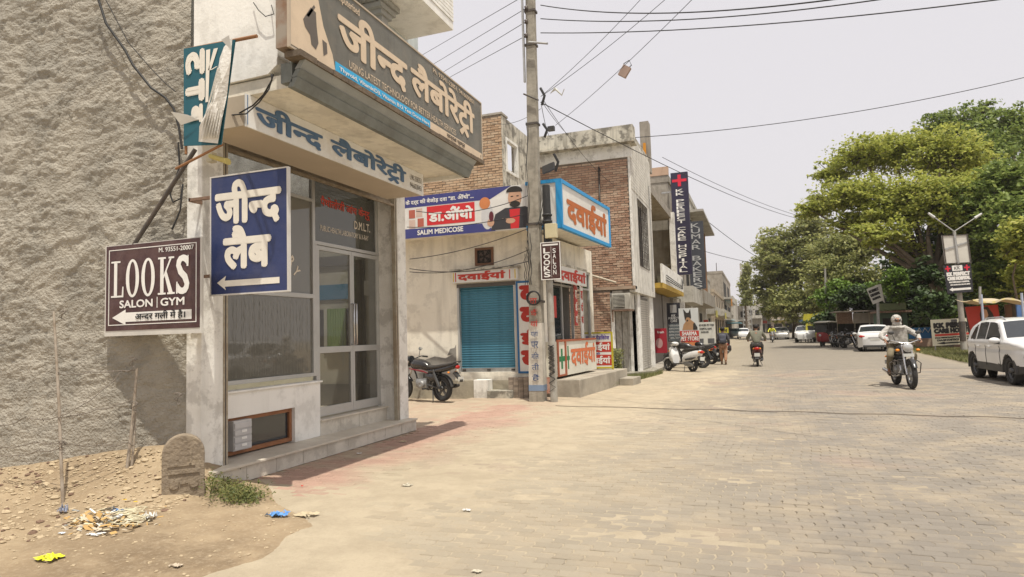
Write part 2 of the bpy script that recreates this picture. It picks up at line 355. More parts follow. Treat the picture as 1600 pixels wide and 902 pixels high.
PAVM, FARM, DUSTM, DIRTM = posmat('block_paving', 'paver'), posmat('far_paving', 'far'), posmat('sand_dust', 'dust'), posmat('dirt', 'dirt')
def sheet(mb, x0, x1, y0, y1, z, mi=0, nx=1, ny=1):
    xs = np.linspace(x0, x1, nx+1); ys = np.linspace(y0, y1, ny+1)
    return mb.add([(x, y, z) for y in ys for x in xs], [(j*(nx+1)+i, j*(nx+1)+i+1, (j+1)*(nx+1)+i+1, (j+1)*(nx+1)+i) for j in range(ny) for i in range(nx)], mi)
gm = MB(); sheet(gm, -1500, 1500, -60, 2500, -.06); tag(gm.build('ground', DUSTM), None, None, kind='structure')
YP = 25.0
rm = MB(); sheet(rm, -14, 16, -3, YP, -.03); sheet(rm, -14, 16, YP, 420, 0.0, 1)
road = tag(rm.build('road', [DUSTM, FARM]), None, None, kind='structure')
# paving blocks laid across the road; the 300 that show largest are single objects
BL, BW = .203, .104
def paver_shape(L=.198, W=.0995, c=.005, h=.04):
    k = .012
    top = [(-L/2+c, -W/2+c), (L/2-c, -W/2+c), (L/2-c+k, 0), (L/2-c, W/2-c), (-L/2+c, W/2-c), (-L/2+c+k, 0)]
    out = [(-L/2, -W/2), (L/2, -W/2), (L/2+k, 0), (L/2, W/2), (-L/2, W/2), (-L/2+k, 0)]
    v = [(x, y, 0) for x, y in top]+[(x, y, -c) for x, y in out]+[(x, y, -h) for x, y in out]
    f = [(0, 1, 2, 3, 4, 5)]+[(i+6, (i+1) % 6+6, (i+1) % 6, i) for i in range(6)]+[(i+12, (i+1) % 6+12, (i+1) % 6+6, i+6) for i in range(6)]
    return v, f
pv, pf = paver_shape(); cand = []
for j in range(int((YP-2.6)/BW)):
    for i in range(int(14.6/BL)):
        x = -5.6+i*BL+(j % 2)*BL/2; y = 2.6+j*BW
        if x < -5.22 and 5.4 < y < 9.75: continue
        x2 = x+.05*math.sin(y*.8)+.02*math.sin(y*2.9+x); y2 = y+.10*math.sin(x*.42+.6)+.02*math.sin(x*1.7+y*.6)
        if x2 < -3.25 and y2 < 4.7: continue
        if x2 < -3.25-(y2-4.7)*1.5 and y2 < 6.1: continue
        z = .004*fbm(x2, y2, 0, 3, .9)+random.gauss(0, .0016); cand.append((x2, y2, z, random.gauss(0, .012), random.gauss(0, .009), random.gauss(0, .014)))
def seen(c):
    px, py = pxof((c[0], c[1], 0)); return -10 < px < 1610 and py < 915
vis = sorted([c for c in cand if seen(c)], key=lambda c: c[0]**2+c[1]**2); near = set(vis[:300])
pmb = MB(); pmb.add(pv, pf); pme = pmb.mesh('paver'); pme.materials.append(PAVM)
for c in vis[:300]: link('paver', pme, road, c[:3], rot=(c[3], c[4], c[5]))
V = []; Fq = []
for c in vis[300:]:
    R = Matrix.Rotation(c[5], 3, 'Z') @ Matrix.Rotation(c[3], 3, 'X') @ Matrix.Rotation(c[4], 3, 'Y'); o = len(V)
    for p in pv: q = R@Vector(p); V.append((q.x+c[0], q.y+c[1], q.z+c[2]))
    Fq += [tuple(k+o for k in q) for q in pf[:13]]
fb = MB(); fb.v = V; fb.f = Fq; fb.m = [0]*len(Fq); fb.sm = [False]*len(Fq)
def fastbuild(name, mb, m, parent=None):
    me = bpy.data.meshes.new(name); me.from_pydata(mb.v, [], mb.f); me.materials.append(m); o = bpy.data.objects.new(name, me); C.objects.link(o)
    if parent: o.parent = parent; o.location = (0, 0, 0)
    return o
tag(fastbuild('paver_field', fb, PAVM, road), None, None, kind='stuff')
# drifted sand in and over the joints
def gridmesh(name, x0, x1, y0, y1, st, zf, m, skip=None):
    nx = int((x1-x0)/st); ny = int((y1-y0)/st)
    xs = [x0+i*st for i in range(nx+1)]; ys = [y0+j*st for j in range(ny+1)]
    mb = MB(); mb.v = [(x, y, zf(x, y)) for y in ys for x in xs]
    mb.f = [(j*(nx+1)+i, j*(nx+1)+i+1, (j+1)*(nx+1)+i+1, (j+1)*(nx+1)+i) for j in range(ny) for i in range(nx) if not (skip and skip(xs[i], ys[j]))]
    me = bpy.data.meshes.new(name); me.from_pydata(mb.v, [], mb.f); me.polygons.foreach_set('use_smooth', [True]*len(mb.f)); me.materials.append(m)
    o = bpy.data.objects.new(name, me); C.objects.link(o); return o
def dustz(x, y):
    b = -.0055+.004*fbm(x, y, 3, 4, 1.3)
    b += .006*math.exp(-((x+3.35+max(0, y-6)*-.12)/.62)**2)          # sandy tongue along the dirt's edge
    if x < -5.3 and y > 9.6: b += .006
    b += .0022*max(0, min(1, (.8-x)/2.4))
    if -5.35 < x < -4.0 and 5.9 < y < 14: b -= .006
    b += .008*max(0, min(1, (x-6.3)/1.5))+.012*max(0, min(1, (-x-.2*(y-12)-1.6)/2))*(1 if y > 13.5 else 0)
    if y > 13.6 and x < -3.9: b += .01
    return b
tag(gridmesh('drifted_sand', -6.5, 10, 2.2, 25.3, .085, dustz, DUSTM, lambda x, y: x < -5.35 and 5.3 < y < 9.7), None, None, kind='stuff')
WANG = math.atan2(.7, 1.94); SW = PL((-5.66, 5.35), WANG)          # rough plastered side wall
def dirtz(x, y):
    rel = np.array([x, y])-SW.p; d = float(rel@SW.n); s = float(rel@SW.u)
    hw = .44+.11*max(-2.5, min(0, s)); h = hw*max(0, 1-max(d, 0)/.85)**1.25
    if s > 0: h *= max(0, 1-s*2.2)
    xb = -3.32+.10*math.sin(y*2.1)+.05*math.sin(y*7) - max(0, y-4.55)*1.25; e = max(0, min(1, (xb-x)/.8))
    h += .045*e+(.02*fbm(x, y, 0, 5, 1.5)+.012*fbm(x, y, 5, 4, 6))*min(1, e*1.5+.25*h)
    # faint tyre ruts
    h += -.008*e*max(0, math.cos((x*.45+y)*9))*math.exp(-((y-3.95)/.35)**2)
    return h-.03*(1-min(1, e*5)) if e < .2 else h
tag(gridmesh('dirt_verge', -14, -3.0, .2, 6.3, .055, dirtz, DIRTM, lambda x, y: (np.array([x, y])-SW.p)@SW.n < -.25), None, None, kind='structure')
# ================================================================== LABORATORY BUILDING
XP, XW, XG = -5.45, -5.70, -5.83
FP, FW, FG = PL((XP, 0), math.pi/2), PL((XW, 0), math.pi/2), PL((XG, 0), math.pi/2)
lab = thing('laboratory_building', 'white corner shop building with marble steps, glazed front and a deep painted canopy', 'building', (XP, 7.5, 0))
ZS, Z2 = .19, .41
YR = FP.uv(638, 600)[0]; YRi = FP.uv(625, 600)[0]; YL0, YL1 = 5.36, 5.66
b = MB(); b.box(-5.66, XP, YL0, YL1, 0, 4.15); b.build('pillar', WHITE2, lab, bev=.008)
b = MB(); b.box(-5.95, XP, YRi, YR, 0, 4.15); b.build('pillar', WHITE2, lab, bev=.008)
# guide rails of the rolling shutter and its rolled-up curtain
for y0 in (YL1+.004, YRi-.075):
    b = MB(); b.box(XP-.07, XP-.005, y0, y0+.07, ZS, 3.95); b.box(XP-.05, XP-.003, y0+.028, y0+.042, ZS, 3.95, 1); b.build('shutter_rail', [mat('dusty_rail', (.42, .38, .3), .7, (.28, .23, .16), 9, .8, gamt=.4, grime=(.2, .13, .07)), DARKIRON], lab)
b = MB(); b.tube([(XP-.2, YL1, 3.93), (XP-.2, YRi, 3.93)], .13, 14)
for k in range(5): b.box(XP-.09-.012*k, XP-.06-.012*k, YL1+.07, YRi-.07, 3.7+.05*k, 3.74+.05*k)
b.box(XP-.05, XP-.012, YL1+.07, YRi-.07, 3.66, 3.695); b.build('rolled_shutter', mat('dusty_shutter', (.36, .3, .22), .65, (.2, .15, .1), 7, .8, metal=.2), lab)
# wall above the opening, side wall, floor, back, interior
b = MB(); b.box(-5.99, -5.9, YL1, YRi, 3.845, 4.15); b.build('lintel', WHITE, lab)
b = MB(); b.box(-9.5, -5.96, YR-.2, YR, 0, 6.6); b.box(-9.5, -9.3, 5.6, YR-.2, 0, 6.6); b.build('rear_wall', WHITE2, lab)
b = MB(); b.box(-9.3, -5.9, 5.66, YR-.2, .2, .4); b.build('floor', STONET, lab)
b = MB(); b.box(-8.1, -8.0, 5.7, YR-.2, .4, 3.9); b.box(-8.0, -5.9, YR-.23, YR-.2, .4, 3.9); b.build('inner_wall', mat('inner_paint', (.42, .4, .32), .8), lab)
IW = PL((0, YR-.24), 0); iw = lambda x, y: IW.uv(x, y)
def reflpanel(nm, x0, y0, x1, y1, m, d=.01):  # panels on the inner wall stand in for the door glass's street reflection
    a, z = iw(x0, y1); c, z2 = iw(x1, y0); b = MB(); b.pbox(IW, a, c, z, z2, 0, d); return b.build(nm, m, lab)
reflpanel('reflected_blue', 490, 443, 552, 470, mat('reflected_blue', (.02, .16, .28), .6)); reflpanel('reflected_dark', 496, 482, 548, 546, DARK)
reflpanel('white_post', 508, 482, 513, 546, mat('inner_white', (.5, .48, .4), .7), .03); reflpanel('reflected_dark', 556, 405, 570, 640, DARK, .02); reflpanel('reflected_grey', 490, 600, 600, 655, mat('inner_grey', (.14, .135, .12), .7), .02)
reflpanel('reflected_unit', 573, 438, 593, 462, mat('inner_unit', (.55, .53, .45), .6), .08); reflpanel('reflected_band', 490, 398, 556, 418, mat('inner_grey', (.14, .135, .12)), .02)
a, z = iw(517, 545); c, z2 = iw(541, 482)
b = MB()
for k in range(14): b.tube([IW.pt(a+(c-a)*k/13, z, .05+.01*(k % 2)), IW.pt(a+(c-a)*k/13, z2, .05+.01*(k % 2))], .03, 6)
b.build('curtain', mat('reflected_green', (.16, .26, .06), .8), lab)  # green folds put in as part of the same reflected view
# steps: slabs of marble
def slabs(pl, a0, a1, z0, z1, d0, d1, n, nm, tread):
    for k in range(n):
        p, q = a0+(a1-a0)*k/n, a0+(a1-a0)*(k+1)/n
        b = MB(); b.pbox(pl, p+.003, q-.003, z0, z1-.028, d0, d1+random.uniform(-.002, .002)); b.build('riser_slab', STONE, lab)
    m_ = max(2, n//2)
    for k in range(m_):
        p, q = a0+(a1-a0)*k/m_, a0+(a1-a0)*(k+1)/m_
        b = MB(); b.pbox(pl, p+.002, q-.002, z1-.026, z1, d0-tread, d1+.028); b.build('tread_slab', STONET, lab, bev=.004)
slabs(FP, 5.36, 9.67, 0, ZS, .0, XP*0+.155, 9, 'step', .4)
b = MB(); b.box(-6, -5.44, 5.42, 9.6, 0, ZS-.03); b.build('step_core', CONC, lab)
y2a, y2b = FW.uv(501, 672)[0], FW.uv(612, 646)[0]
slabs(PL((XW, 0), math.pi/2), y2a, y2b, ZS, Z2, -.05, .0, 4, 'upper_step', .2)
b = MB(); b.box(-6.1, XW-.06, y2a, y2b, ZS, Z2-.03); b.build('step_core', CONC, lab)
# low wall under the window with a wooden framed opening
yw0 = YL1+.07; zw1 = FW.uv(480, 600)[1]
oa0, oz0 = FW.uv(364, 705); oa1, oz1 = FW.uv(461, 637); oa0 = yw0+.002; oz0 = ZS+.02
b = MB(); b.pbox(FW, oa1, y2a, ZS, zw1, -.14, 0); b.pbox(FW, yw0, oa1, oz1, zw1, -.14, 0); b.build('low_wall', WHITE, lab, bev=.006)
b = MB(); b.pbox(FW, yw0, y2a+.02, zw1, zw1+.025, -.14, .03); b.build('window_sill', WHITE, lab, bev=.005)
b = MB(); f_ = .05
b.pbox(FW, oa0, oa1, oz0, oz0+f_, -.1, -.05); b.pbox(FW, oa0, oa1, oz1-f_, oz1-.003, -.1, -.05); b.pbox(FW, oa1-f_, oa1-.003, oz0+f_, oz1-f_, -.1, -.05)
wf = b.build('wooden_frame', WOODR, lab)
b = MB(); b.pbox(FW, oa0, oa1-f_, oz0+f_, oz1-f_, -.088, -.08); b.build('pane', CGLASS, wf)
b = MB(); b.pbox(FW, oa0, oa1, oz0, oz1, -.14, -.13); b.build('backing', DARK, wf)
# wall stretch right of the door
b = MB(); b.box(-5.96, XG+.02, y2b+.005, YRi-.08, ZS, 3.84); b.build('door_side_wall', mat('grey_side_wall', (.5, .5, .47), .7), lab)
# aluminium glazing
zt = 3.84; zmid = FG.uv(470, 462)[1]; ztr = FG.uv(470, 309)[1]; ymul = FG.uv(489, 500)[0]; ywin0 = yw0
ydl, ydr = FG.uv(495, 500)[0], FG.uv(600, 500)[0]; zhead = FG.uv(545, 392)[1]; ydm = FG.uv(549, 500)[0]; zrail = FG.uv(545, 545)[1]; zsill = FG.uv(470, 590)[1]
def bar(nm, a0, a1, z0, z1, d=0): b = MB(); b.pbox(FG, a0, a1, z0, z1, d-.03, d+.03); return b.build(nm, ALU, lab, bev=.003)
bar('window_mullion', ymul-.03, ymul+.03, zsill, zt); bar('window_rail', ywin0, ymul-.03, zmid-.03, zmid+.03); bar('window_rail', ywin0, ymul-.03, ztr-.02, ztr+.02)
bar('window_rail', ywin0, ymul-.03, zsill, zsill+.05); bar('window_stile', ywin0, ywin0+.03, zsill+.05, zmid-.03)
bar('window_stile', ydr+.0, ydr+.05, Z2, zt); bar('door_head', ymul+.03, ydr, zhead, zhead+.05); bar('door_frame', ymul+.03, ymul+.07, Z2, zhead)
def pane(a0, a1, z0, z1, par=None, m=GLASS, d=0): b = MB(); b.pbox(FG, a0, a1, z0, z1, d-.004, d+.002); return b.build('glass_pane', m, par or lab)
TINT = glassmat('film_glass', (.17, .165, .14), .88, .04)
p1 = pane(ywin0+.03, ymul-.03, zsill+.05, zmid-.03, m=TINT); p2 = pane(ywin0, ymul-.03, zmid+.03, ztr-.02, m=TINT); pane(ywin0, ymul-.03, ztr+.02, zt)
p3 = pane(ymul+.03, ydr, zhead+.05, zt, m=glassmat('dusk_glass', (.08, .08, .068), .72))
# patterned film: fine wavy threads on the fixed panes
b = MB()
for k in range(38):
    y = ywin0+.05+k*(ymul-ywin0-.12)/38+random.uniform(-.02, .02); z = zsill+.08
    while z < zmid-.06:
        z2 = min(zmid-.05, z+random.uniform(.1, .3)); b.add([FG.pt(y, z, .005), FG.pt(y+.006, z, .005), FG.pt(y+.012*math.sin(k+z*9), z2, .005)], [(0, 1, 2)]); z = z2+.01; y += random.uniform(-.01, .01)
tag(b.build('film_pattern', mat('film_pattern', (.22, .21, .18), .5), p1), None, None, kind='stuff')
b = MB(); v, f = word('ORY', .03)
for q in [(0,)]:
    mn, mx_ = v.min(0), v.max(0)
a0_, z0_ = FG.uv(452, 400); a1_, z1_ = FG.uv(478, 452)
for i, ch in enumerate('AORY'):
    v, f = word(ch, .03); mn, mx_ = v.min(0), v.max(0); q = (v-mn)/(mx_-mn); t = i/3
    cx_ = a0_-.16+t*.30; cz_ = z0_+.12-t*.22-.1*t*t; an = -.5-.35*t; hh = .15
    pts = [(cx_+(p[0]-.5)*.1*math.cos(an)-(p[1]-.5)*hh*math.sin(an), cz_+(p[0]-.5)*.1*math.sin(an)+(p[1]-.5)*hh*math.cos(an)) for p in q]
    b.add([FG.pt(x, z, .006) for x, z in pts], f, 1 if i else 0)
b.build('lettering', [ink('red', (.6, .07, .04)), ink('cream', (.7, .62, .5))], p2)
# double door, two leaves
def leaf(a0, a1):
    b = MB(); t = .05; d0, d1 = -.022, .022; z0 = Z2+.02
    b.pbox(FG, a0, a0+t, z0, zhead-.01, d0, d1); b.pbox(FG, a1-t, a1, z0, zhead-.01, d0, d1); b.pbox(FG, a0+t, a1-t, z0, z0+.13, d0, d1); b.pbox(FG, a0+t, a1-t, zhead-.07, zhead-.01, d0, d1); b.pbox(FG, a0+t, a1-t, zrail-.045, zrail+.045, d0, d1)
    o = b.build('door_leaf', ALU, lab, bev=.003)
    pane(a0+t, a1-t, z0+.13, zrail-.045, o, glassmat('door_glass', (.09, .085, .07), .35)); pane(a0+t, a1-t, zrail+.045, zhead-.07, o, MATS['door_glass']); return o
dl = leaf(ymul+.075, ydm-.003); dr = leaf(ydm+.003, ydr-.005)
for par, s in ((dl, -.035), (dr, .035)):
    y = ydm+s; b = MB(); z0 = zrail+.06; b.tube([FG.pt(y, z0, .02), FG.pt(y, z0, .07), FG.pt(y, z0+.62, .07), FG.pt(y, z0+.62, .02)], .016, 8); b.build('handle', CHROME, par)
ra0, rz1 = FG.uv(500, 318); ra1, rz0 = FG.uv(577, 352)
text(FG, 'पैथोलोजी जांच केन्द^', ra0, ra1, rz0+.06, rz0+.25, ink('red', (.6, .07, .04)), p3, .008, .03)
a, z = FG.uv(553, 361); a2, z2 = FG.uv(577, 348); text(FG, 'D.M.L.T.', a, a2, z+.03, z+.16, ink('cream', (.7, .62, .5)), p3, .008, .02)
a, z = FG.uv(500, 366); a2, z2 = FG.uv(575, 375); text(FG, 'PUBLIC HEALTH LABORATORY & X-RAY', a, a2, z2-.02, z2+.06, ink('cream', (.7, .62, .5)), p3, .008, .0)
# canopy slab with stepped, sloping fascia
Yc0, Yc1 = 5.0, 9.0
b = MB(); b.box(-5.3, -3.95, 5.13, Yc1, 3.96, 4.098); b.build('canopy_soffit', CREAM, lab)
GREYB = mat('grey_blue_band', (.2, .215, .2), .7, (.13, .14, .13), 4, .6, gamt=.3, grime=(.08, .075, .06))
def band(z0, x0, z1, x1, m, nm):
    b = MB(); y0, y1 = Yc0, Yc1+.06
    b.hexa([(x0-.06, y0, z0), (x0, y0, z0), (x0, y1, z0), (x0-.06, y1, z0), (x1-.06, y0, z1), (x1, y0, z1), (x1, y1, z1), (x1-.06, y1, z1)]); b.build(nm, m, lab)
band(3.90, -3.98, 3.985, -3.93, GREYB, 'fascia_band'); band(3.99, -3.94, 4.06, -3.89, GREYB, 'fascia_band'); band(4.065, -3.9, 4.14, -3.84, mat('grey_band_light', (.3, .31, .29), .7), 'fascia_band')
b = MB(); b.box(XP, -3.99, Yc1, Yc1+.06, 3.9, 4.14); b.build('canopy_edge', WHITE, lab)
b = MB(); b.box(-4.12, -3.99, Yc0, 5.08, 3.95, 4.14); b.build('canopy_corner', GREYB, lab)
for k in range(17):   # rough ledge under the sign
    y = 4.9+k*.26; b = MB(); b.box(-4.0, -3.82, y+.004, y+.255, 4.142, 4.19+random.uniform(0, .012)); b.build('ledge_stone', mat('dark_ledge', (.12, .095, .07), .95, (.2, .15, .1), 9, .7, .4, 40), lab)
# upper storey
UPX = -4.24
b = MB(); b.box(-5.3, UPX, 5.1, 5.28, 4.27, 7.2); b.pprism(PL((0, 5.1), 0), [(-5.3, 4.1), (-4.36, 4.12), (-4.245, 4.2), (-4.245, 4.27), (-5.3, 4.27)], -.18, .0); b.build('upper_side_wall', WHITE, lab)
b = MB(); b.box(-5.3, -4.26, 5.28, 5.6, 4.2, 7.2); b.box(-5.2, -4.9, 5.6, PX(653, 60, -4.9).y, 4.2, 7.2); b.build('upper_wall', mat('pale_blue_wash', (.6, .66, .66), .8, streak=.3), lab)
UF = PL((-4.9, 0), math.pi/2); a, z = UF.uv(545, 0); a2, z2 = UF.uv(579, 40)
b = MB(); b.pbox(UF, a-.4, a2, z2, z2+.08, 0, .05); b.pbox(UF, a2-.09, a2, z2+.08, 7.1, 0, .05); wfr = b.build('window_frame', WOODR, lab)
b = MB(); b.pbox(UF, a-.4, a2-.09, z2+.08, 7.1, .0, .02); b.build('pane', CGLASS, wfr)
b = MB()
for k in range(5): b.tube([UF.pt(a-.35+k*.18, z2+.1, .04), UF.pt(a-.35+k*.18, 7.1, .04)], .01, 5)
b.build('window_grille', DARKIRON, wfr)
UQ = PL((-4.55, 0), math.pi/2); a, z = UQ.uv(592, 22); a2, z2 = UQ.uv(640, 42)
b = MB(); am = a+.12
for k, (hw_, zz) in enumerate([(.08, -.9), (.08, -.14), (.14, -.07), (.2, 0), (.26, .08)]):
    if k: b.box(-4.9, -4.62+.03*k, am+.1-hw_, am+.1+hw_, z2+zz-(.065 if k > 1 else .76), z2+zz+.005)
b.build('column_capital', mat('grey_capital', (.4, .4, .37), .8), lab)
b = MB(); b.box(-4.9, -4.1, a-.2, a+1.4, z2+.1, z2+.22); b.build('balcony_slab', WHITE, lab)
for k in range(9): b = MB(); b.box(-4.12, -4.09, a-.2, a+1.4, z2+.23+.06*k, z2+.275+.06*k); b.build('louvre_slat', WHITE, lab)
# rough plaster wall, displaced
def rough_wall(pl, a0, a1, z0, z1, st, name, m, par):
    na, nz_ = int((a1-a0)/st), int((z1-z0)/st); v = []
    for j in range(nz_+1):
        for i in range(na+1):
            a = a0+i*st; z = z0+j*st
            wx, wz = .2*noise.noise(Vector((a*2.6, z*2.6, 9))), .16*noise.noise(Vector((a*3.1, z*3.1, 4)))
            p_, q_ = (a+wx)*.94+(z+wz)*.34, (z+wz)*.94-(a+wx)*.34
            r1 = 1-abs(noise.noise(Vector((p_*4.2, q_*8.5, 1.3))))*2.4; r2 = 1-abs(noise.noise(Vector((p_*8.5+4, q_*17, 5))))*2.4; r3 = noise.noise(Vector((p_*19, q_*36, 2)))
            lz = 1 if z > 1.5 else .4+.6*max(0, z-.3)/1.2
            d = .05*noise.noise(Vector((a*.9, z*.8, 0)))+lz*(.012*max(0, r1)**1.6+.015*max(0, r2)**1.4*(.5+noise.noise(Vector((a*1.7, z*2, 8))))+.014*r3+.014*max(0, noise.noise(Vector((a*15, z*23, 6))))+.02*noise.noise(Vector((p_*3, q_*6.5, 7))))
            v.append(pl.pt(a, z, d-.06))
    f = [(j*(na+1)+i, j*(na+1)+i+1, (j+1)*(na+1)+i+1, (j+1)*(na+1)+i) for j in range(nz_) for i in range(na)]
    mb = MB(); mb.add(v, f, 0, True); o = mb.build(name, m, par); return o
PLASTER = mat('trowelled_cement', (.385, .355, .295), .95, (.265, .245, .205), 1.7, .8, 1., 38, gamt=.5, gscale=3.3, grime=(.25, .235, .2), bdist=.03)
side = thing('plaster_wall', 'tall rough grey cement plastered side wall left of the white pillar', 'wall', (-8, 4.5, 0))
rough_wall(SW, -3.6, 0.02, .15, 5.9, .02, 'plaster_face', PLASTER, side); rough_wall(SW, -9, -3.58, 0, 6.8, .06, 'plaster_face', PLASTER, side); rough_wall(SW, -3.6, .02, 5.88, 6.8, .04, 'plaster_face', PLASTER, side)
b = MB(); b.pbox(SW, -9, -.02, 0, 6.8, -.35, -.12); b.build('wall_core', CONC, side)
# ================================================================== SIGNS ON THE LABORATORY
def shape(pl, pts, d, m, par, name='printed_shape', mb=None, mi=0):
    t = mb or MB(); t.add([pl.pt(x, z, d) for x, z in pts], [tuple(range(len(pts)))], mi)
    return t if mb else t.build(name, m, par)
def frame(pl, a0, a1, z0, z1, t, d0, d1, m, par, name='frame'):
    b = MB(); b.pbox(pl, a0, a1, z0, z0+t, d0, d1); b.pbox(pl, a0, a1, z1-t, z1, d0, d1); b.pbox(pl, a0, a0+t, z0+t, z1-t, d0, d1); b.pbox(pl, a1-t, a1, z0+t, z1-t, d0, d1); return b.build(name, m, par)
INKW, BEIGE = ink('white', (.8, .79, .75)), ink('beige', (.66, .53, .38))
# upper banner
S1 = PL((-3.9, 0), math.pi/2); y0, y1, z0, z1 = 4.86, 9.42, 4.225, 5.16
s = thing('shop_signboard', 'large faded grey banner sign with beige Hindi letters along the top of the canopy', 'sign', (-3.9, 7.1, 4.2))
b = MB(); b.pbox(S1, y0, y1, z0, z1, -.16, -.012); b.build('board_box', mat('rusty_sheet', (.3, .26, .21), .8, (.2, .1, .05), 5, .8), s)
b = MB(); b.pbox(S1, y0, y1, z0, z1, -.011, 0); b.build('banner', mat('faded_grey_flex', (.16, .155, .13), .55, (.115, .11, .09), 1.8, .7, .35, 5, streak=.3, gamt=.2, gscale=3, grime=(.24, .2, .15), bdist=.03), s)
frame(S1, y0-.015, y1+.015, z0-.015, z1+.015, .02, -.02, .008, mat('beige_edge', (.5, .42, .32), .6), s)
U1 = lambda x, y: S1.uv(x, y)
bm_ = [(y0+.01, z0+.02), U1(524, 112), U1(519, 85), U1(505, 42), U1(497, 0), (U1(492, -30)[0], z1-.02), (y0+.01, z1-.02)]
shape(S1, bm_, .003, BEIGE, s, 'beige_panel')
b = MB(); DK = ink('dark_smudge', (.13, .11, .09))
for P in ([(473, 30), (485, 12), (493, 20), (494, 40), (497, 68), (493, 78), (486, 70), (484, 55), (476, 42)], [(503, 62), (510, 68), (511, 84), (505, 88)], [(478, 24), (490, 8), (492, 12), (482, 27)]): shape(S1, [U1(*p) for p in P], .005, None, None, mb=b)
b.build('torn_print', DK, s)
a, z = U1(524, 112); a2, z2 = U1(672, 200); ztop = U1(524, 96)[1]
bl = MB(); bl.pbox(S1, a, a2, z0+.015, ztop, 0, .003); bl.build('blue_strip', mat('cyan_strip', (.03, .36, .66), .5, (.05, .42, .7), 3, .5), s)
text(S1, 'Thyroid, VitaminD3, Vitamin B12 Test Done Here', a+.06, a2-.04, z0+.035, ztop-.03, INKW, s, .006, .035)
b = MB(); b.pbox(S1, a2+.003, y1-.02, z0+.015, z0+.12, 0, .003); b.build('beige_strip', BEIGE, s)
text(S1, 'मान्यता प्राप्त', a2+.5, a2+1.1, z0+.03, z0+.1, DK, s, .006, .02)
text(S1, 'जीन्द (हरियाणा)', a2+1.7, y1-.08, z0+.03, z0+.1, DK, s, .006, .02)
ax0, axz = U1(527, 50); ax1, _ = U1(636, 120); bx0 = U1(641, 120)[0]; bx1 = U1(741, 190)[0]
zt_ = U1(527, 32)[1]; zb_ = U1(740, 240)[1]
text(S1, 'जी[न]द', ax0, ax1, ztop+.15, z1-.14, BEIGE, s, .005, .055, name='hindi_lettering')
text(S1, 'लैबोरेट^ी', bx0, bx1, ztop+.10, z1-.14, BEIGE, s, .005, .055, name='hindi_lettering')
text(S1, 'USING LATEST TECHNOLOGY FOR BETTER HEALTH SERVICES', U1(545, 100)[0], U1(712, 205)[0], ztop+.025, ztop+.105, BEIGE, s, .005, .0)
text(S1, 'Fully Computerised', U1(500, 0)[0], U1(561, 33)[0], z1-.16, z1-.05, BEIGE, s, .005, .02)
text(S1, 'Ph. 93541-23851, 9416600851', U1(676, 118)[0], U1(740, 170)[0], z1-.12, z1-.045, BEIGE, s, .005, .01)
# lower box sign
S2 = PL((-4.6, 0), math.pi/2); a0, za = S2.uv(386, 168); a1, zb = S2.uv(661, 288); _, zt1 = S2.uv(386, 141); _, zb1 = S2.uv(386, 196); zt1 = min(zt1, 3.955)
s = thing('shop_signboard', 'off-white box sign with blue Hindi letters under the canopy above the shop front', 'sign', (-4.6, (a0+a1)/2, zb1))
b = MB(); b.pbox(S2, a0, a1, zb1, zt1, -.62, -.02); b.build('board_box', mat('dusty_beige_box', (.5, .42, .32), .6, (.42, .35, .26), 2, .6), s, bev=.006)
b = MB(); b.pbox(S2, a0-.01, a1+.01, zb1-.01, zt1, -.019, 0); b.build('sign_face', mat('dusty_offwhite', (.8, .81, .8), .6, (.7, .7, .68), 2, .6, gamt=.2, grime=(.5, .4, .3)), s)
tw = a1-a0; BLU = ink('faded_blue', (.09, .17, .3)); hz = zt1-zb1
text(S2, 'जी[न]द', a0+.03*tw, a0+.33*tw, zb1+.1*hz, zt1-.06*hz, BLU, s, .004, .06, name='hindi_lettering')
text(S2, 'लैबोरेट^ी', a0+.37*tw, a0+.86*tw, zb1+.03*hz, zt1-.06*hz, BLU, s, .004, .06, name='hindi_lettering')
lines(S2, [('L98-258351', a0+.89*tw, a0+.985*tw, zb1+.5*hz, zb1+.75*hz), ('9466038451', a0+.89*tw, a0+.985*tw, zb1+.14*hz, zb1+.38*hz)], DK, s)
b = MB(); b.pbox(S2, a0+.002, a0+.012, zb1+.01, zt1-.01, 0, .003); b.build('blue_edge', ink('soft_blue', (.12, .2, .35)), s)
# flag sign
S3 = PL((0, 5.2), 0); NAVY = mat('navy_flex', (.022, .035, .11), .42, (.04, .055, .15), 2, .6, .3, 5, gamt=.18, gscale=3, grime=(.1, .1, .14), bdist=.03)
x0, x1, z0, z1 = -5.17, -4.215, 1.99, 3.2
s = thing('flag_sign', 'navy blue flag sign with white Hindi words and left arrow beside the pillar', 'sign', (-5.17, 5.2, 2))
b = MB(); b.pbox(S3, x0, x1, z0, z1, -.035, 0); b.build('board', NAVY, s); frame(S3, x0-.008, x1+.008, z0-.008, z1+.008, .014, -.038, .004, mat('white_tape', (.6, .58, .54), .6), s)
W = x1-x0; H = z1-z0; CR = ink('cream_white', (.76, .72, .63))
text(S3, 'जी[न]द', x0+.06*W, x1-.07*W, z0+.56*H, z0+.955*H, CR, s, .004, .07, name='hindi_lettering')
text(S3, 'लैब', x0+.17*W, x1-.2*W, z0+.2*H, z0+.57*H, CR, s, .004, .07, name='hindi_lettering')
shape(S3, [(x0+.09*W, z0+.1*H), (x0+.21*W, z0+.155*H), (x0+.195*W, z0+.115*H), (x1-.1*W, z0+.115*H), (x1-.1*W, z0+.065*H), (x0+.195*W, z0+.065*H), (x0+.21*W, z0+.035*H)], .004, CR, s, 'arrow')
for zz in (z0+.2, z1-.2): b = MB(); b.box(XP-.02, x0-.009, 5.2, 5.235, zz-.015, zz+.015); b.box(XP-.02, XP+.0, 5.2, 5.37, zz-.02, zz+.02); b.build('bracket', RUST, s)
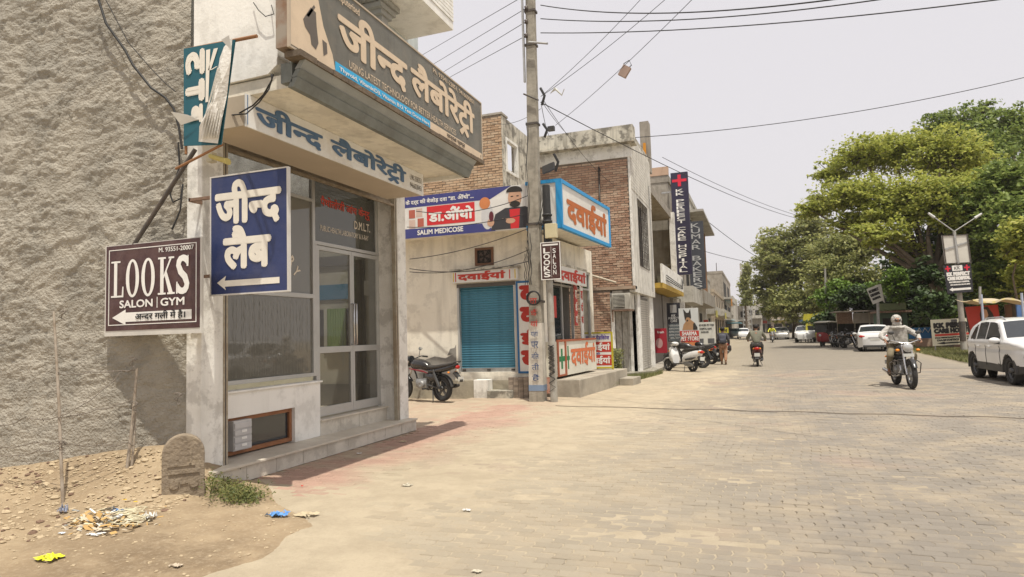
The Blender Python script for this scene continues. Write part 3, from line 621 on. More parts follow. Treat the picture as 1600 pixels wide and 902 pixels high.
# LOOKS sign
S4 = PL((0, 5.0), 0); x0, x1, z0, z1 = -6.40, -5.09, 1.61, 2.56
MARO = mat('maroon_flex', (.055, .022, .022), .32, (.095, .045, .04), 3, .7, .5, 4, gamt=.2, gscale=3, grime=(.15, .1, .085), bdist=.05)
s = thing('salon_sign', 'maroon salon and gym sign with white serif letters against the plaster wall', 'sign', (-6.4, 5.0, 1.6))
b = MB(); b.pbox(S4, x0, x1, z0, z1, -.03, -.004); b.build('board', mat('white_flex_margin', (.6, .58, .53), .6), s)
b = MB(); b.pbox(S4, x0+.02, x1-.02, z0+.055, z1-.008, -.003, 0); b.build('print_area', MARO, s)
frame(S4, x0+.06, x1-.06, z0+.11, z1-.05, .008, 0, .003, INKW, s, 'border_line')
W = x1-x0; H = z1-z0
b = MB()
def LQ(*p, d=.004): b.add([S4.pt(x, z, d) for x, z in p], [tuple(range(len(p)))])
def slab(xa, xb, zc, t=.018): LQ((xa, zc-t/2), (xb, zc-t/2), (xb, zc+t/2), (xa, zc+t/2), d=.0047)
zl0, zl1 = z0+.42*H, z0+.82*H; hh = zl1-zl0; L0 = x0+.075*W; cw = .158*W
LQ((L0+.04, zl0), (L0+.085, zl0), (L0+.085, zl1), (L0+.04, zl1)); slab(L0, L0+.13, zl1-.01); slab(L0, L0+.17, zl0+.01); LQ((L0+.15, zl0), (L0+.175, zl0), (L0+.175, zl0+.11), (L0+.16, zl0+.11))
for cxx in (L0+.30, L0+.515):
    n = 28; P = [(cxx+.092*math.cos(2*math.pi*i/n), (zl0+zl1)/2+.52*hh*math.sin(2*math.pi*i/n)) for i in range(n)]; Q = [(cxx+.045*math.cos(2*math.pi*i/n), (zl0+zl1)/2+.45*hh*math.sin(2*math.pi*i/n)) for i in range(n)]
    b.add([S4.pt(x, z, .004) for x, z in P+Q], [(i, (i+1) % n, (i+1) % n+n, i+n) for i in range(n)])
K0 = L0+.65; LQ((K0+.03, zl0), (K0+.075, zl0), (K0+.075, zl1), (K0+.03, zl1)); slab(K0, K0+.105, zl1-.01); slab(K0, K0+.105, zl0+.01); LQ((K0+.075, zl0+.42*hh), (K0+.075, zl0+.52*hh), (K0+.165, zl1), (K0+.19, zl1)); LQ((K0+.09, zl0+.5*hh), (K0+.115, zl0+.62*hh), (K0+.205, zl0), (K0+.15, zl0), d=.0043); slab(K0+.14, K0+.215, zl1-.01); slab(K0+.125, K0+.225, zl0+.01)
v, f = word('S'); mn, mx_ = v.min(0), v.max(0); q = (v-mn)/(mx_-mn); _spread(b, [(L0+.905+p[0]*.145, zl0+p[1]*hh) for p in q], f, S4.pt, .008, .004, .014)
LQ((L0+1.03, zl1-.11), (L0+1.055, zl1-.11), (L0+1.055, zl1+.0), (L0+1.045, zl1), d=.0085); LQ((L0+.895, zl0), (L0+.915, zl0), (L0+.915, zl0+.12), (L0+.9, zl0+.12), d=.0085)
b.build('serif_lettering', INKW, s)
text(S4, 'SALON', x0+.17*W, x0+.52*W, z0+.3*H, z0+.385*H, INKW, s, .004, .04); slb = MB(); slb.pbox(S4, x0+.56*W, x0+.566*W, z0+.285*H, z0+.40*H, .001, .004); slb.build('divider', INKW, s)
text(S4, 'GYM', x0+.6*W, x0+.84*W, z0+.3*H, z0+.385*H, INKW, s, .004, .04)
text(S4, 'M. 93551-20007', x0+.58*W, x0+.93*W, z0+.875*H, z0+.925*H, INKW, s, .004, .02)
shape(S4, [(x0+.09*W, z0+.2*H), (x0+.235*W, z0+.285*H), (x0+.235*W, z0+.25*H), (x1-.09*W, z0+.25*H), (x1-.09*W, z0+.15*H), (x0+.235*W, z0+.15*H), (x0+.235*W, z0+.115*H)], .004, INKW, s, 'arrow')
text(S4, 'अ[न]दर गली में है।', x0+.34*W, x0+.85*W, z0+.155*H, z0+.255*H, ink('black', (.02, .02, .02)), s, .007, .03, name='hindi_lettering')
b = MB(); p = S4.pt(*S4.uv(205, 385), -.02); q_ = Vector(S4.pt(*S4.uv(288, 228), .12)); b.tube([p, (q_.x, 5.14, q_.z)], .022, 6); b.build('brace_rod', DARKIRON, s)
# torn flex sign
S5 = PL((0, 4.62), 0)
T = lambda x, y: S5.uv(x, y)
s = thing('torn_sign', 'torn teal flex sign with its white backing peeled over, above the pillar', 'sign', S5.pt(*T(287, 225)))
TEAL = mat('teal_flex', (.012, .09, .12), .5, (.02, .12, .15), 3, .5)
b = MB(); b.pprism(S5, [T(287, 228), T(345, 226), T(367, 62), T(287, 76)], -.012, 0); b.build('flex_sheet', TEAL, s)
fold = [(367, 60), (366, 100), (356, 150), (352, 190), (345, 226), (312, 222), (318, 200), (328, 170), (346, 130), (352, 115), (345, 92), (354, 76)]
b = MB(); c_ = T(343, 165); pts = [T(*p) for p in fold]; n = len(pts)
vs = [S5.pt(*c_, .075)]+[S5.pt(x, z, .03+.02*math.sin(i*2.3)) for i, (x, z) in enumerate(pts)]
b.add(vs, [(0, i+1, (i+1) % n+1) for i in range(n)], 0)
for k in range(7):  # creases
    a = T(317+k*4.5, 218); c2 = T(352+k*1.2, 110+k*8); b.add([S5.pt(*a, .045), S5.pt(a[0]+.03, a[1], .07), S5.pt(*c2, .06), S5.pt(c2[0]-.02, c2[1], .075)], [(0, 1, 2, 3)])
b.build('peeled_backing', mat('creased_white_back', (.75, .73, .68), .7, (.58, .56, .5), 14, .8, .5, 30), s)
b = MB(); b.add([S5.pt(*T(279, 179), .09), S5.pt(*T(287, 197), .03), S5.pt(*T(312, 188), .02), S5.pt(*T(300, 182), .05)], [(0, 1, 2, 3)]); b.build('torn_flap', mat('white_flex', (.7, .7, .66), .5), s); b = MB(); b.add([S5.pt(*T(352, 66), .05), S5.pt(*T(367, 60), .07), S5.pt(*T(367, 82), .04)], [(0, 1, 2)]); b.build('torn_flap', mat('white_flex', (.7, .7, .66), .5), s)
a_, zz = T(291, 120); a2, zz2 = T(322, 84)
text(S5, 'ट', T(291, 0)[0]+.0, T(321, 120)[0], T(290, 122)[1], T(290, 82)[1], CR, s, .006, .09, rot=90)
text(S5, 'T', T(291, 0)[0], T(321, 120)[0], T(290, 163)[1], T(290, 128)[1], CR, s, .006, .12, rot=90)
text(S5, 'ब', T(297, 0)[0], T(318, 120)[0], T(290, 196)[1], T(290, 167)[1], CR, s, .006, .09, rot=90)
b = MB()
for (xa, ya, xb, yb, wd) in ((326, 78, 324, 160, .05), (338, 76, 328, 110, .05), (330, 110, 340, 104, .035), (357, 75, 348, 104, .05)):
    p, q_ = T(xa, ya), T(xb, yb); b.add([S5.pt(p[0]-wd/2, p[1], .006), S5.pt(p[0]+wd/2, p[1], .006), S5.pt(q_[0]+wd/3, q_[1], .006), S5.pt(q_[0]-wd/3, q_[1], .006)], [(0, 1, 2, 3)])
b.build('lettering', CR, s)
b = MB(); b.tube([S5.pt(*T(287, 77), -.02), S5.pt(*T(399, 55), -.02)], .016, 6); b.tube([S5.pt(*T(287, 77), -.02), S5.pt(*T(288, 240), -.02)], .013, 6); b.tube([S5.pt(*T(272, 263), -.02), S5.pt(*T(345, 225), -.02)], .012, 6); b.build('frame_rod', mat('rusty_rod', (.3, .15, .07), .8), s)
# loose cables, brace and small fittings on the side wall
def cable(name, label, pts, r=.008, m=CABLE, cat='cable', group=None):
    b = MB(); b.tube(pts, r, 5); return tag(b.build(name, m, None, loc=pts[0]), label, cat, group)
def wallpts(pxs, d=.03, pl=SW): return [pl.pt(*pl.uv(x, y), d) for x, y in pxs]
cable('wall_cable', 'thick dark cable snaking down the plaster wall to the torn sign', wallpts([(156, -4), (170, 40), (200, 82), (212, 105), (240, 140), (262, 155), (275, 172), (283, 200), (288, 235)], .05), .014)
cable('wall_cable', 'thin wire running beside the thick cable on the plaster wall', wallpts([(168, 0), (205, 70), (240, 110), (262, 133), (278, 146)], .05), .005)
cable('wall_cable', 'tangled loop of wires hanging below the torn sign at the pillar edge', wallpts([(283, 225), (285, 262), (278, 285), (270, 305), (275, 318), (287, 312), (290, 290), (286, 330), (280, 345), (273, 360)], .06), .01)
cable('canopy_cable', 'bunch of black wires drooping from the canopy corner to the lower sign', [PY(424, 116, 4.82), PY(425, 125, 4.8), PY(412, 148, 4.9), PY(395, 165, 5.0), PY(372, 178, 5.1), PY(352, 172, 5.1)], .008)
cable('canopy_cable', 'second black wire drooping just below the first at the canopy corner', [PY(427, 116, 4.82), PY(420, 140, 4.8), PY(405, 160, 4.9), PY(385, 178, 5.0), PY(360, 180, 5.1)], .007)
cable('canopy_cable', 'short loop of wire pinned to the white upper wall', [PY(396, 4, 5.08), PY(404, 16, 5.05), PY(415, 26, 5.05), PY(428, 22, 5.05), PY(424, 8, 5.08)], .005)
s = thing('wall_lamp', 'small yellowed plastic lamp fitting on the pillar beside the shutter housing', 'lamp', PY(333, 248, 5.3))
b = MB(); p = PY(333, 247, 5.33); b.box(p.x-.04, p.x+.03, p.y-.05, p.y+.02, p.z-.05, p.z+.05); b.build('holder', mat('aged_plastic', (.55, .5, .36), .5), s)
b = MB(); q_ = PY(356, 251, 5.2); b.loft([(p.x+.03, 5.26, p.z, .025, .025), (q_.x-.06, 5.22, q_.z+.01, .035, .03), (q_.x, 5.2, q_.z-.01, .045, .035)], 8); b.build('bulb_cover', mat('yellow_plastic', (.6, .5, .15), .4), s)
# drawer box behind the low opening
s = thing('drawer_cabinet', 'small white drawer cabinet with paper labels in the low opening beside the shutter rail', 'cabinet', (-5.66, 5.9, ZS))
a0, z0 = FW.uv(365, 706, .03); a1, z1 = FW.uv(393, 654, .03)
a0 = max(a0, 5.75); b = MB(); b.pbox(FW, a0, a1, z0, z1, -.12, .03); b.build('carcass', mat('white_board', (.55, .54, .53), .6), s)
for k in range(4):
    za, zb = z0+.012+k*(z1-z0-.02)/4, z0+.006+(k+1)*(z1-z0-.02)/4
    b = MB(); b.pbox(FW, a0+.01, a1-.01, za, zb-.012, .03, .042); dr_ = b.build('drawer', mat('white_board', (.55, .54, .53)), s)
    if k < 3: b = MB(); b.pbox(FW, (a0+a1)/2-.03, (a0+a1)/2+.05, za+.03, za+.06, .043, .047); b.build('paper_label', INKW, dr_)
# ================================================================== VERGE: milestone, fence, litter
def gz(x, y): return dirtz(x, y)
s = thing('milestone', 'weathered round-topped milestone slab standing in the dirt beside the white pillar', 'milestone', (-5.3, 4.95, .05))
MP = PL((-5.29, 4.93), .0)
ax, bx_ = -.20, .16
MPu = PL((-5.2, 4.9), math.radians(47))
n = 14; out = [(-.185, -.15), (.185, -.15), (.185, .40)]+[(.185*math.cos(math.pi*i/n), .40+.185*math.sin(math.pi*i/n)) for i in range(1, n)]+[(-.185, .40)]
STM = mat('old_sandstone', (.27, .22, .16), .95, (.17, .135, .1), 5, .8, .8, 30, gamt=.4, gscale=4, grime=(.38, .31, .22))
b = MB(); mz = gz(-5.2, 4.9); b.pprism(MPu, [(x, z+mz-.02) for x, z in out], -.13, 0); b.build('slab', STM, s, bev=.012)
b = MB(); rz = mz
b.pprism(MPu, [(-.13, rz+.20), (.14, rz+.20), (.14, rz+.24), (-.13, rz+.24)], 0, .012)
for k, (cx_, rr) in enumerate(((-.08, .042), (.09, .04))): b.pprism(MPu, [(cx_+rr*math.cos(t*.785), rz+.10+rr*math.sin(t*.785)) for t in range(8)], 0, .014)
b.pprism(MPu, [(-.03, rz+.1), (.04, rz+.11), (.04, rz+.13), (-.03, rz+.13)], 0, .012); b.pprism(MPu, [(.05, rz+.27), (.07, rz+.27), (.07, rz+.4), (.05, rz+.4)], 0, .01); b.pprism(MPu, [(-.14, rz+.27), (.1, rz+.27), (.1, rz+.295), (-.14, rz+.295)], 0, .01)
b.build('carved_relief', STM, s)
fence = thing('barbed_wire_fence', 'old barbed wire fence on thin bent iron posts in front of the plaster wall', 'fence', (-6.5, 4.7, .1))
posts = [((98, 782), (84, 487), 4.4, .016), ((198, 738), (214, 575), 4.95, .018), ((205, 738), (212, 630), 4.97, .014)]
for (bx, tx, Y, r) in posts:
    p = PY(*bx, Y); q_ = PY(*tx, Y+.08); k = p.lerp(q_, .5)+Vector((.012, 0, 0)); b = MB(); b.tube([p-Vector((0, 0, .15)), p, k, q_], [r*1.25, r, r*.9, r*.7], 6); b.build('fence_post', mat('weathered_post', (.38, .33, .27), .85, (.22, .17, .12), 9, .8), fence)
wl = [[(0, 665), (40, 652), (96, 652), (150, 640), (205, 625)], [(0, 700), (60, 690), (98, 692), (150, 695), (200, 692), (212, 694)], [(92, 585), (140, 580), (212, 577)], [(98, 650), (160, 610), (190, 580), (214, 575)], [(96, 700), (60, 705), (0, 712)]]
for L in wl:
    pts = [PY(x, y, 4.42+.55*max(0, (x-98))/110) for x, y in L]; P2 = []
    for a, c in zip(pts, pts[1:]):
        for t in range(6): P2.append(a.lerp(c, t/6)+Vector((0, random.uniform(-.006, .006), random.uniform(-.008, .008)-.02*math.sin(math.pi*t/6))))
    b = MB(); b.tube(P2+[pts[-1]], .0045, 4)
    for q_ in P2[::3]:
        for k in range(2): d = Vector((random.uniform(-1, 1), random.uniform(-1, 1), random.uniform(-1, 1))).normalized()*.018; b.tube([q_-d, q_+d], .003, 3)
    b.build('barbed_wire', mat('grey_wire', (.2, .17, .14), .7), fence)
for (px_, py_, yy) in ((97, 495, 4.44), (97, 692, 4.42), (207, 560, 4.95), (210, 630, 4.95), (278, 616, 5.1)):
    c = PY(px_, py_+ (8 if py_ > 500 else 0), yy); b = MB(); P = []
    for k in range(26): t = k*.9; P.append(c+Vector((.035*math.cos(t)+.01*random.random(), .02*math.sin(t*1.3), .05*math.sin(t*.37)+.02*random.random())))
    b.tube(P, .004, 3); b.build('wire_knot', mat('grey_wire', (.2, .17, .14)), fence)
def rock(mb, c, r, mi=0):
    vs, fs = [], []; t = MB(); t.ell((0, 0, 0), (r, r*random.uniform(.6, 1), r*random.uniform(.35, .6)), 7, 4)
    a = random.uniform(0, 6.3); ca, sa = math.cos(a), math.sin(a)
    for p in t.v: k = 1+random.uniform(-.18, .18); vs.append((c[0]+(p[0]*ca-p[1]*sa)*k, c[1]+(p[0]*sa+p[1]*ca)*k, c[2]+p[2]*k))
    mb.add(vs, t.f, mi, False)
rb = MB()
for k in range(2300):
    s_ = random.uniform(-4.2, .35); d = abs(random.gauss(0, .38))+.02 if k < 1150 else random.uniform(.3, 1.9); p = SW.pt(s_, 0, d)
    if p[0] > -4.3: continue
    if p[0] > -5.6 and p[1] > 5.33: continue
    rock(rb, (p[0], p[1], gz(p[0], p[1])+.004), random.uniform(.006, .024) if random.random() < .9 else random.uniform(.025, .045), 0 if random.random() < .9 else 1)
for k in range(260):
    x, y = random.uniform(-6.5, -3.4), random.uniform(3.1, 5.2); rock(rb, (x, y, gz(x, y)+.002), random.uniform(.006, .018), 0)
tag(rb.build('rubble', [mat('rubble_stone', (.48, .39, .26), .95, (.36, .28, .18), 9, .7), mat('rubble_dark', (.2, .13, .09), .95)]), None, None, kind='stuff')
# litter
def crumple(c, r, m, name, label, nn=26, flat=.35, cat='litter'):
    b = MB(); vs = []; k = 9
    for i in range(k):
        for j in range(k):
            x, y = (i/(k-1)-.5)*2*r, (j/(k-1)-.5)*2*r*.7; vs.append((c[0]+x+random.gauss(0, r*.07), c[1]+y+random.gauss(0, r*.07), c[2]+.01+abs(random.gauss(0, r*flat*.5))))
    b.add(vs, [(i*k+j, i*k+j+1, (i+1)*k+j+1, (i+1)*k+j) for i in range(k-1) for j in range(k-1) if random.random() > .12]); return tag(b.build(name, m, None, loc=c), label, cat)
def onG(px, py):
    p = G(px, py, .05); z = gz(p.x, p.y) if p.x < -3.4 and p.y < 5.5 else 0.0
    if p.y < 6.5 and p.x < -3.4: p = G(px, py, z)
    else: p = G(px, py, 0)
    p.z = max(z, 0); return p
lit = MB()
for k in range(230):
    px_, py_ = random.gauss(168, 30), random.gauss(816, 9); p = onG(px_, py_); r = random.uniform(.01, .05); a = random.uniform(0, 6.3)
    d = Vector((math.cos(a), math.sin(a), random.uniform(-.3, .5)))*r; e = Vector((-math.sin(a), math.cos(a), random.uniform(-.3, .6)))*r*random.uniform(.15, .6); c = p+Vector((0, 0, random.uniform(.01, .06)*math.exp(-((px_-170)/30)**2)+.006))
    lit.add([c-d-e, c+d-e, c+d+e*.8, c-d+e], [(0, 1, 2, 3)], random.choice([0, 0, 1, 1, 2, 3, 4]))
for k in range(14):
    p = onG(random.gauss(195, 16), random.gauss(812, 6)); P = [p+Vector((.08*math.cos(t*.9+k), .05*math.sin(t*1.1+k), .02+.02*abs(math.sin(t)))) for t in range(9)]; lit.tube(P, .004, 4, 2)
tag(lit.build('litter_heap', [mat('litter_paper', (.55, .48, .36), .8), mat('litter_straw', (.5, .32, .12), .8), mat('litter_cream', (.6, .55, .38), .7), mat('litter_white', (.75, .75, .72), .6), mat('litter_grey', (.3, .3, .28), .8)]), None, None, kind='stuff')
crumple(onG(182, 802), .07, mat('blue_poly', (.12, .3, .62), .4), 'plastic_wrapper', 'crumpled blue plastic wrapper on top of the litter heap')
crumple(onG(232, 812), .055, mat('white_paper', (.75, .75, .72), .6), 'paper_scrap', 'folded white paper scrap at the right end of the litter heap', flat=.9)
crumple(onG(150, 836), .06, mat('white_paper', (.75, .75, .72)), 'paper_scrap', 'thin pale paper strip in front of the litter heap', flat=.1)
crumple(onG(97, 835), .025, mat('pale_blue_paper', (.6, .68, .75), .6), 'paper_scrap', 'tiny pale blue scrap left of the litter heap', flat=.2)
crumple(onG(98, 802), .04, mat('bluish_cup', (.3, .33, .42), .5), 'plastic_cup', 'crushed bluish plastic cup left behind the litter heap', flat=1.3)
crumple(onG(77, 874), .085, mat('yellow_packet', (.72, .72, .03), .45), 'snack_packet', 'bright yellow empty packet lying on the dirt in the bottom left corner', flat=.22)
crumple(onG(195, 783), .018, mat('orange_scrap', (.7, .45, .03), .6), 'paper_scrap', 'small orange scrap behind the litter heap', flat=.4)
crumple(onG(212, 786), .018, MATS['orange_scrap'], 'paper_scrap', 'second small orange scrap behind the litter heap to the right', flat=.3)
crumple(onG(434, 807), .085, MATS['blue_poly'], 'plastic_bag', 'crumpled blue plastic bag at the edge of the dirt and paving', flat=.4)
crumple(onG(478, 806), .09, mat('tan_rag', (.5, .42, .28), .9), 'cloth_scrap', 'flat tan scrap beside the blue plastic bag', flat=.15)
crumple(onG(730, 799), .035, MATS['white_paper'], 'paper_scrap', 'white paper scrap alone on the road blocks', flat=.35)
crumple(onG(636, 760), .05, mat('tan_paper', (.5, .46, .36), .8), 'paper_scrap', 'small tan scrap on the sandy paving below the steps', flat=.3)
crumple(onG(630, 691), .05, mat('straw_paper', (.6, .5, .33), .8), 'paper_scrap', 'long pale scrap on the reddish blocks by the right end of the steps', flat=.1)
crumple(onG(561, 710), .03, MATS['white_paper'], 'paper_scrap', 'small white wrapper on the reddish blocks in front of the door', flat=.4)
crumple(onG(472, 766), .012, mat('red_petal', (.7, .03, .02), .6), 'flower_petal', 'tiny red scrap on the reddish blocks near the plant', flat=1.)
crumple(onG(745, 895), .03, MATS['tan_paper'], 'paper_scrap', 'small scrap at the bottom edge of the road', flat=.2)
crumple(onG(275, 886), .04, mat('pale_stone', (.5, .42, .32), .9), 'stone', 'flat pale stone on the dirt at the bottom', flat=.3)
# low creeping plant by the step
def leafcloud(name, label, cat, pts, size, m, group=None, kind=None, stems=None, par=None, aspect=.55):
    n = len(pts); P = np.array(pts); 
    nn_ = rng.normal(size=(n, 3))*.62+np.array([.12, -.15, 1.]); nn_ /= np.linalg.norm(nn_, axis=1)[:, None]; d = np.cross(nn_, rng.normal(size=(n, 3))); d /= np.linalg.norm(d, axis=1)[:, None]; e = np.cross(nn_, d); e /= np.linalg.norm(e, axis=1)[:, None]
    s_ = (size*rng.uniform(.6, 1.3, n))[:, None]; d = d*s_; e = e*s_*aspect
    V = np.stack([P-d, P+e-d*.1, P+d, P-e-d*.1], 1).reshape(-1, 3)
    me = bpy.data.meshes.new(name); me.vertices.add(n*4); me.vertices.foreach_set('co', V.ravel().astype(np.float32)); me.loops.add(n*4); me.loops.foreach_set('vertex_index', np.arange(n*4, dtype=np.int32)); me.polygons.add(n); me.polygons.foreach_set('loop_start', np.arange(0, n*4, 4, dtype=np.int32)); me.polygons.foreach_set('loop_total', np.full(n, 4, dtype=np.int32)); me.update(); me.validate(); me.materials.append(m)
    o = bpy.data.objects.new(name, me); C.objects.link(o)
    if par: o.parent = par; o.location = -ORG[par.name]
    return tag(o, label, cat, group, kind)
def leafmat(name, c, tint=None, tr=.25, amt=.4):
    m = mat(name, c, .5, tuple(q*.75 for q in c), .6, .6, spec=.3); island_var(m, amt, tint)
    t = m.node_tree; b_ = t.nodes['Principled BSDF']; o_ = t.nodes['Material Output']; tr_ = t.nodes.new('ShaderNodeBsdfTranslucent'); mxs = t.nodes.new('ShaderNodeMixShader'); mxs.inputs[0].default_value = tr
    t.links.new(b_.inputs['Base Color'].links[0].from_socket, tr_.inputs[0]); t.links.new(b_.outputs[0], mxs.inputs[1]); t.links.new(tr_.outputs[0], mxs.inputs[2]); t.links.new(mxs.outputs[0], o_.inputs[0]); return m
WEED = leafmat('weed_leaf', (.13, .16, .05), (.2, .18, .06))
wp = thing('creeping_weed', 'low green creeping weed growing beside the milestone at the step corner', 'plant', onG(365, 775))
pts = []
for (px_, py_, sx_, sy_, k) in ((345, 752, 10, 5, 500), (355, 770, 16, 7, 900), (385, 778, 16, 5, 900), (370, 784, 18, 4, 600), (330, 760, 5, 6, 120)):
    for i in range(k): p = onG(random.gauss(px_, sx_), random.gauss(py_, sy_)); pts.append((p.x, p.y, p.z+abs(random.gauss(0, .045))+.01))
leafcloud('leaves', None, None, pts, .014, WEED, par=wp)
b = MB()
for k in range(14): c = onG(365, 775); q_ = Vector(random.choice(pts)); b.tube([c, c.lerp(q_, .5)+Vector((0, 0, .05)), q_], .003, 4)
b.build('stem', mat('weed_stem', (.2, .2, .08), .8), wp)
# ================================================================== MEDICINE SHOP
shop = thing('medicine_shop', 'cream single-storey corner medicine shop with a blue rolling shutter and hoardings above', 'building', (-5, 15, 0))
YM = 14.9; M1 = PL((0, YM), 0)                                   # face towards the lane
xc = PY(851, 619, YM).x; AR = math.atan2(.998, .063); M2 = PL((xc, YM), AR)   # face towards the road
ZR = 4.95
b = MB(); s0, sz0 = M1.uv(717, 582); s1, _ = M1.uv(809, 579); _, sz1 = M1.uv(760, 442)
aL = -9.5; PT = .42
b.pbox(M1, aL, s0, PT, 3.9, -.25, 0); b.pbox(M1, s0, s1, sz1, 3.9, -.25, 0); b.pbox(M1, s1, xc, PT, 3.9, -.25, 0); b.pbox(M1, s0, s1, PT, sz0, -.25, -.002); b.build('front_wall', CREAM, shop)
b = MB(); b.pbox(M1, aL, xc+.02, -.1, PT, -.25, .02); b.build('plinth', mat('dirty_plinth', (.42, .38, .29), .9, (.3, .27, .21), 2, .8, .3, 30, gamt=.5, grime=(.18, .16, .13)), shop)
b = MB(); b.pprism(M1, [(aL, .5), (aL, .95), (-8.1, 1.0), (-7.9, .93), (-7.6, 1.02), (-7.3, .97), (-7.1, 1.06), (s0-.3, 1.04), (s0-.22, 1.2), (s0-.1, 1.22), (s0-.06, 1.3), (s0-.06, .5)], 0, .006); b.build('cement_patch', mat('dark_cement_patch', (.3, .285, .25), .9, (.13, .12, .11), 3, .8), shop)
b = MB(); b.pprism(M1, [(aL, .45), (s0-.1, .45), (s0-.1, .8), (-7.2, .86), (-7.9, .8), (aL, .78)], .007, .012); b.build('cement_patch', mat('grey_cement_patch', (.33, .31, .28), .9), shop)
b = MB(); b.pbox(M1, aL, xc, 0, 4.9, -2.5, -2.4); b.box(-9.6, -9.4, YM+.25, 17.5, 0, 4.9); b.pbox(M1, aL, xc, .5, .55, -2.4, -.3); b.build('rear_wall', SHADE, shop)
# blue shutter, slat by slat
BLUS = mat('blue_shutter_paint', (.07, .235, .33), .45, (.045, .15, .21), 2, .7, metal=.15, streak=.3)
nsl = 34; hs = (sz1-.08-sz0-.1)/nsl; b = MB(); k0 = hs
b.hexa([(-.5, 0, 0), (.5, 0, 0), (.5, .02, 0), (-.5, .02, 0), (-.5, .012, k0*.5), (.5, .012, k0*.5), (.5, .02, k0*.5), (-.5, .02, k0*.5)]); b.hexa([(-.5, .012, k0*.5), (.5, .012, k0*.5), (.5, .02, k0*.5), (-.5, .02, k0*.5), (-.5, -.006, k0*.97), (.5, -.006, k0*.97), (.5, .02, k0*.97), (-.5, .02, k0*.97)])
sm = b.mesh('slat'); sm.materials.append(BLUS)
sh = MB(); sh.pbox(M1, s0+.05, s1-.05, sz0, sz0+.1, -.12, -.09); sh = sh.build('shutter_bottom_bar', STEEL, shop)
for k in range(nsl): link('slat', sm, shop, ((s0+s1)/2, YM+.09, sz0+.1+k*hs), (s1-s0-.1, 1, 1))
b = MB(); b.pbox(M1, s0, s0+.05, sz0, sz1, -.14, .01); b.build('shutter_rail', ALU, shop); b = MB(); b.pbox(M1, s1-.05, s1, sz0, sz1, -.14, .01); b.build('shutter_rail', ALU, shop)
b = MB(); b.pbox(M1, s0, s1, sz1-.09, sz1, -.1, .015); b.build('shutter_box', mat('dark_shutter_box', (.12, .11, .1), .7), shop)
for a in (s0+.12, (s0+s1)/2, s1-.14): b = MB(); b.pbox(M1, a-.04, a+.04, sz0+.03, sz0+.07, -.089, -.05); b.build('lock', DARKIRON, shop)
# exhaust fan, low step and wall bits
a0, z0 = M1.uv(743, 416); a1, z1 = M1.uv(771, 386); fan = thing('exhaust_fan', 'square exhaust fan in a brown wooden frame above the blue shutter', 'fan', M1.pt(a0, z0))
frame(M1, a0, a1, z0, z1, .06, -.02, .03, mat('brown_frame', (.16, .08, .045), .7), fan)
b = MB(); b.pbox(M1, a0+.06, a1-.06, z0+.06, z1-.06, -.01, .004); b.build('backing', DARK, fan)
cx, cz = (a0+a1)/2, (z0+z1)/2
for k in range(5):
    t = k*1.2566; b = MB(); b.add([M1.pt(cx+.02*math.cos(t), cz+.02*math.sin(t), .012), M1.pt(cx+.15*math.cos(t-.3), cz+.15*math.sin(t-.3), .008), M1.pt(cx+.15*math.cos(t+.35), cz+.15*math.sin(t+.35), .018)], [(0, 1, 2)]); b.build('blade', mat('fan_blade', (.1, .07, .06), .6), fan)
b = MB(); 
for r in (.06, .12, .17): b.tube([M1.pt(cx+r*math.cos(t*.4488), cz+r*math.sin(t*.4488), .024) for t in range(15)], .004, 4)
b.build('guard', DARKIRON, fan)
a0, z0 = M1.uv(749, 612); a1, z1 = M1.uv(770, 589); st_ = thing('meter_plinth', 'small whitewashed masonry block with a step below the blue shutter', 'ledge', M1.pt(a0, 0, .15))
b = MB(); b.pbox(M1, a0, a1, -.1, z1-.05, .021, .34); b.build('block', WHITE2, st_, bev=.01)
b = MB(); b.pbox(M1, a1+.003, a1+.62, -.1, .2, .021, .4); b.build('low_step', GRUNGE, st_, bev=.01)
# stack of paving blocks beside the pole
s = thing('paver_stack', 'low stack of spare grey paving blocks against the plinth behind the concrete pole', 'block stack', M1.pt(-5.5, 0, .3))
a0 = M1.uv(801, 610)[0]; sb = MB(); sb.box(0, .115, 0, .22, 0, .055); me = sb.mesh('block'); me.materials.append(island_var(mat('spare_block', (.3, .25, .2), .9, (.2, .16, .13), 8, .7), .3))
for c_ in range(5):
    for r_ in range(9): link('block', me, s, M1.pt(a0+c_*.125, -.02+r_*.058, .27), (1, 1, 1), (0, 0, random.gauss(0, .03)))
# road-facing side: shop window and counter
zc1 = M2.uv(880, 520)[1]
L2 = 4.2
b = MB(); b.pbox(M2, 0, .35, PT, 3.9, -.25, -.002); b.pbox(M2, .35, L2, 3.25, 3.9, -.25, -.002); b.pbox(M2, L2-.2, L2, PT, 3.25, -.25, 0); b.pbox(M2, .35, L2-.2, PT, PT+.1, -.25, 0); b.build('side_wall', CREAM, shop)
b = MB(); b.pbox(M2, .06, 4.55, -.1, PT, .0, .85); b.build('platform', mat('cement_platform', (.4, .36, .29), .85, (.29, .26, .21), 2, .8, .2, 30, gamt=.4, grime=(.2, .18, .14)), shop, bev=.015)
p_ = M2.pt(3.6, 0, .86); b = MB(); b.pbox(M2, 3.55, 4.5, -.1, .2, .86, 1.25); b.build('platform_step', MATS['cement_platform'], shop, bev=.01)
fr = thing('shop_window', 'aluminium shop window behind the medicine counter under the right-hand hoarding', 'window', M2.pt(1.2, 1.3))
wz0, wz1 = M2.uv(880, 532)[1], 3.25; wa = [.36, M2.uv(880, 480)[0], M2.uv(897, 480)[0], L2-.21]
for a in wa[:3]+[L2-.25]: b = MB(); b.pbox(M2, a, a+.05, wz0, wz1, -.1, -.03); b.build('mullion', ALU, fr)
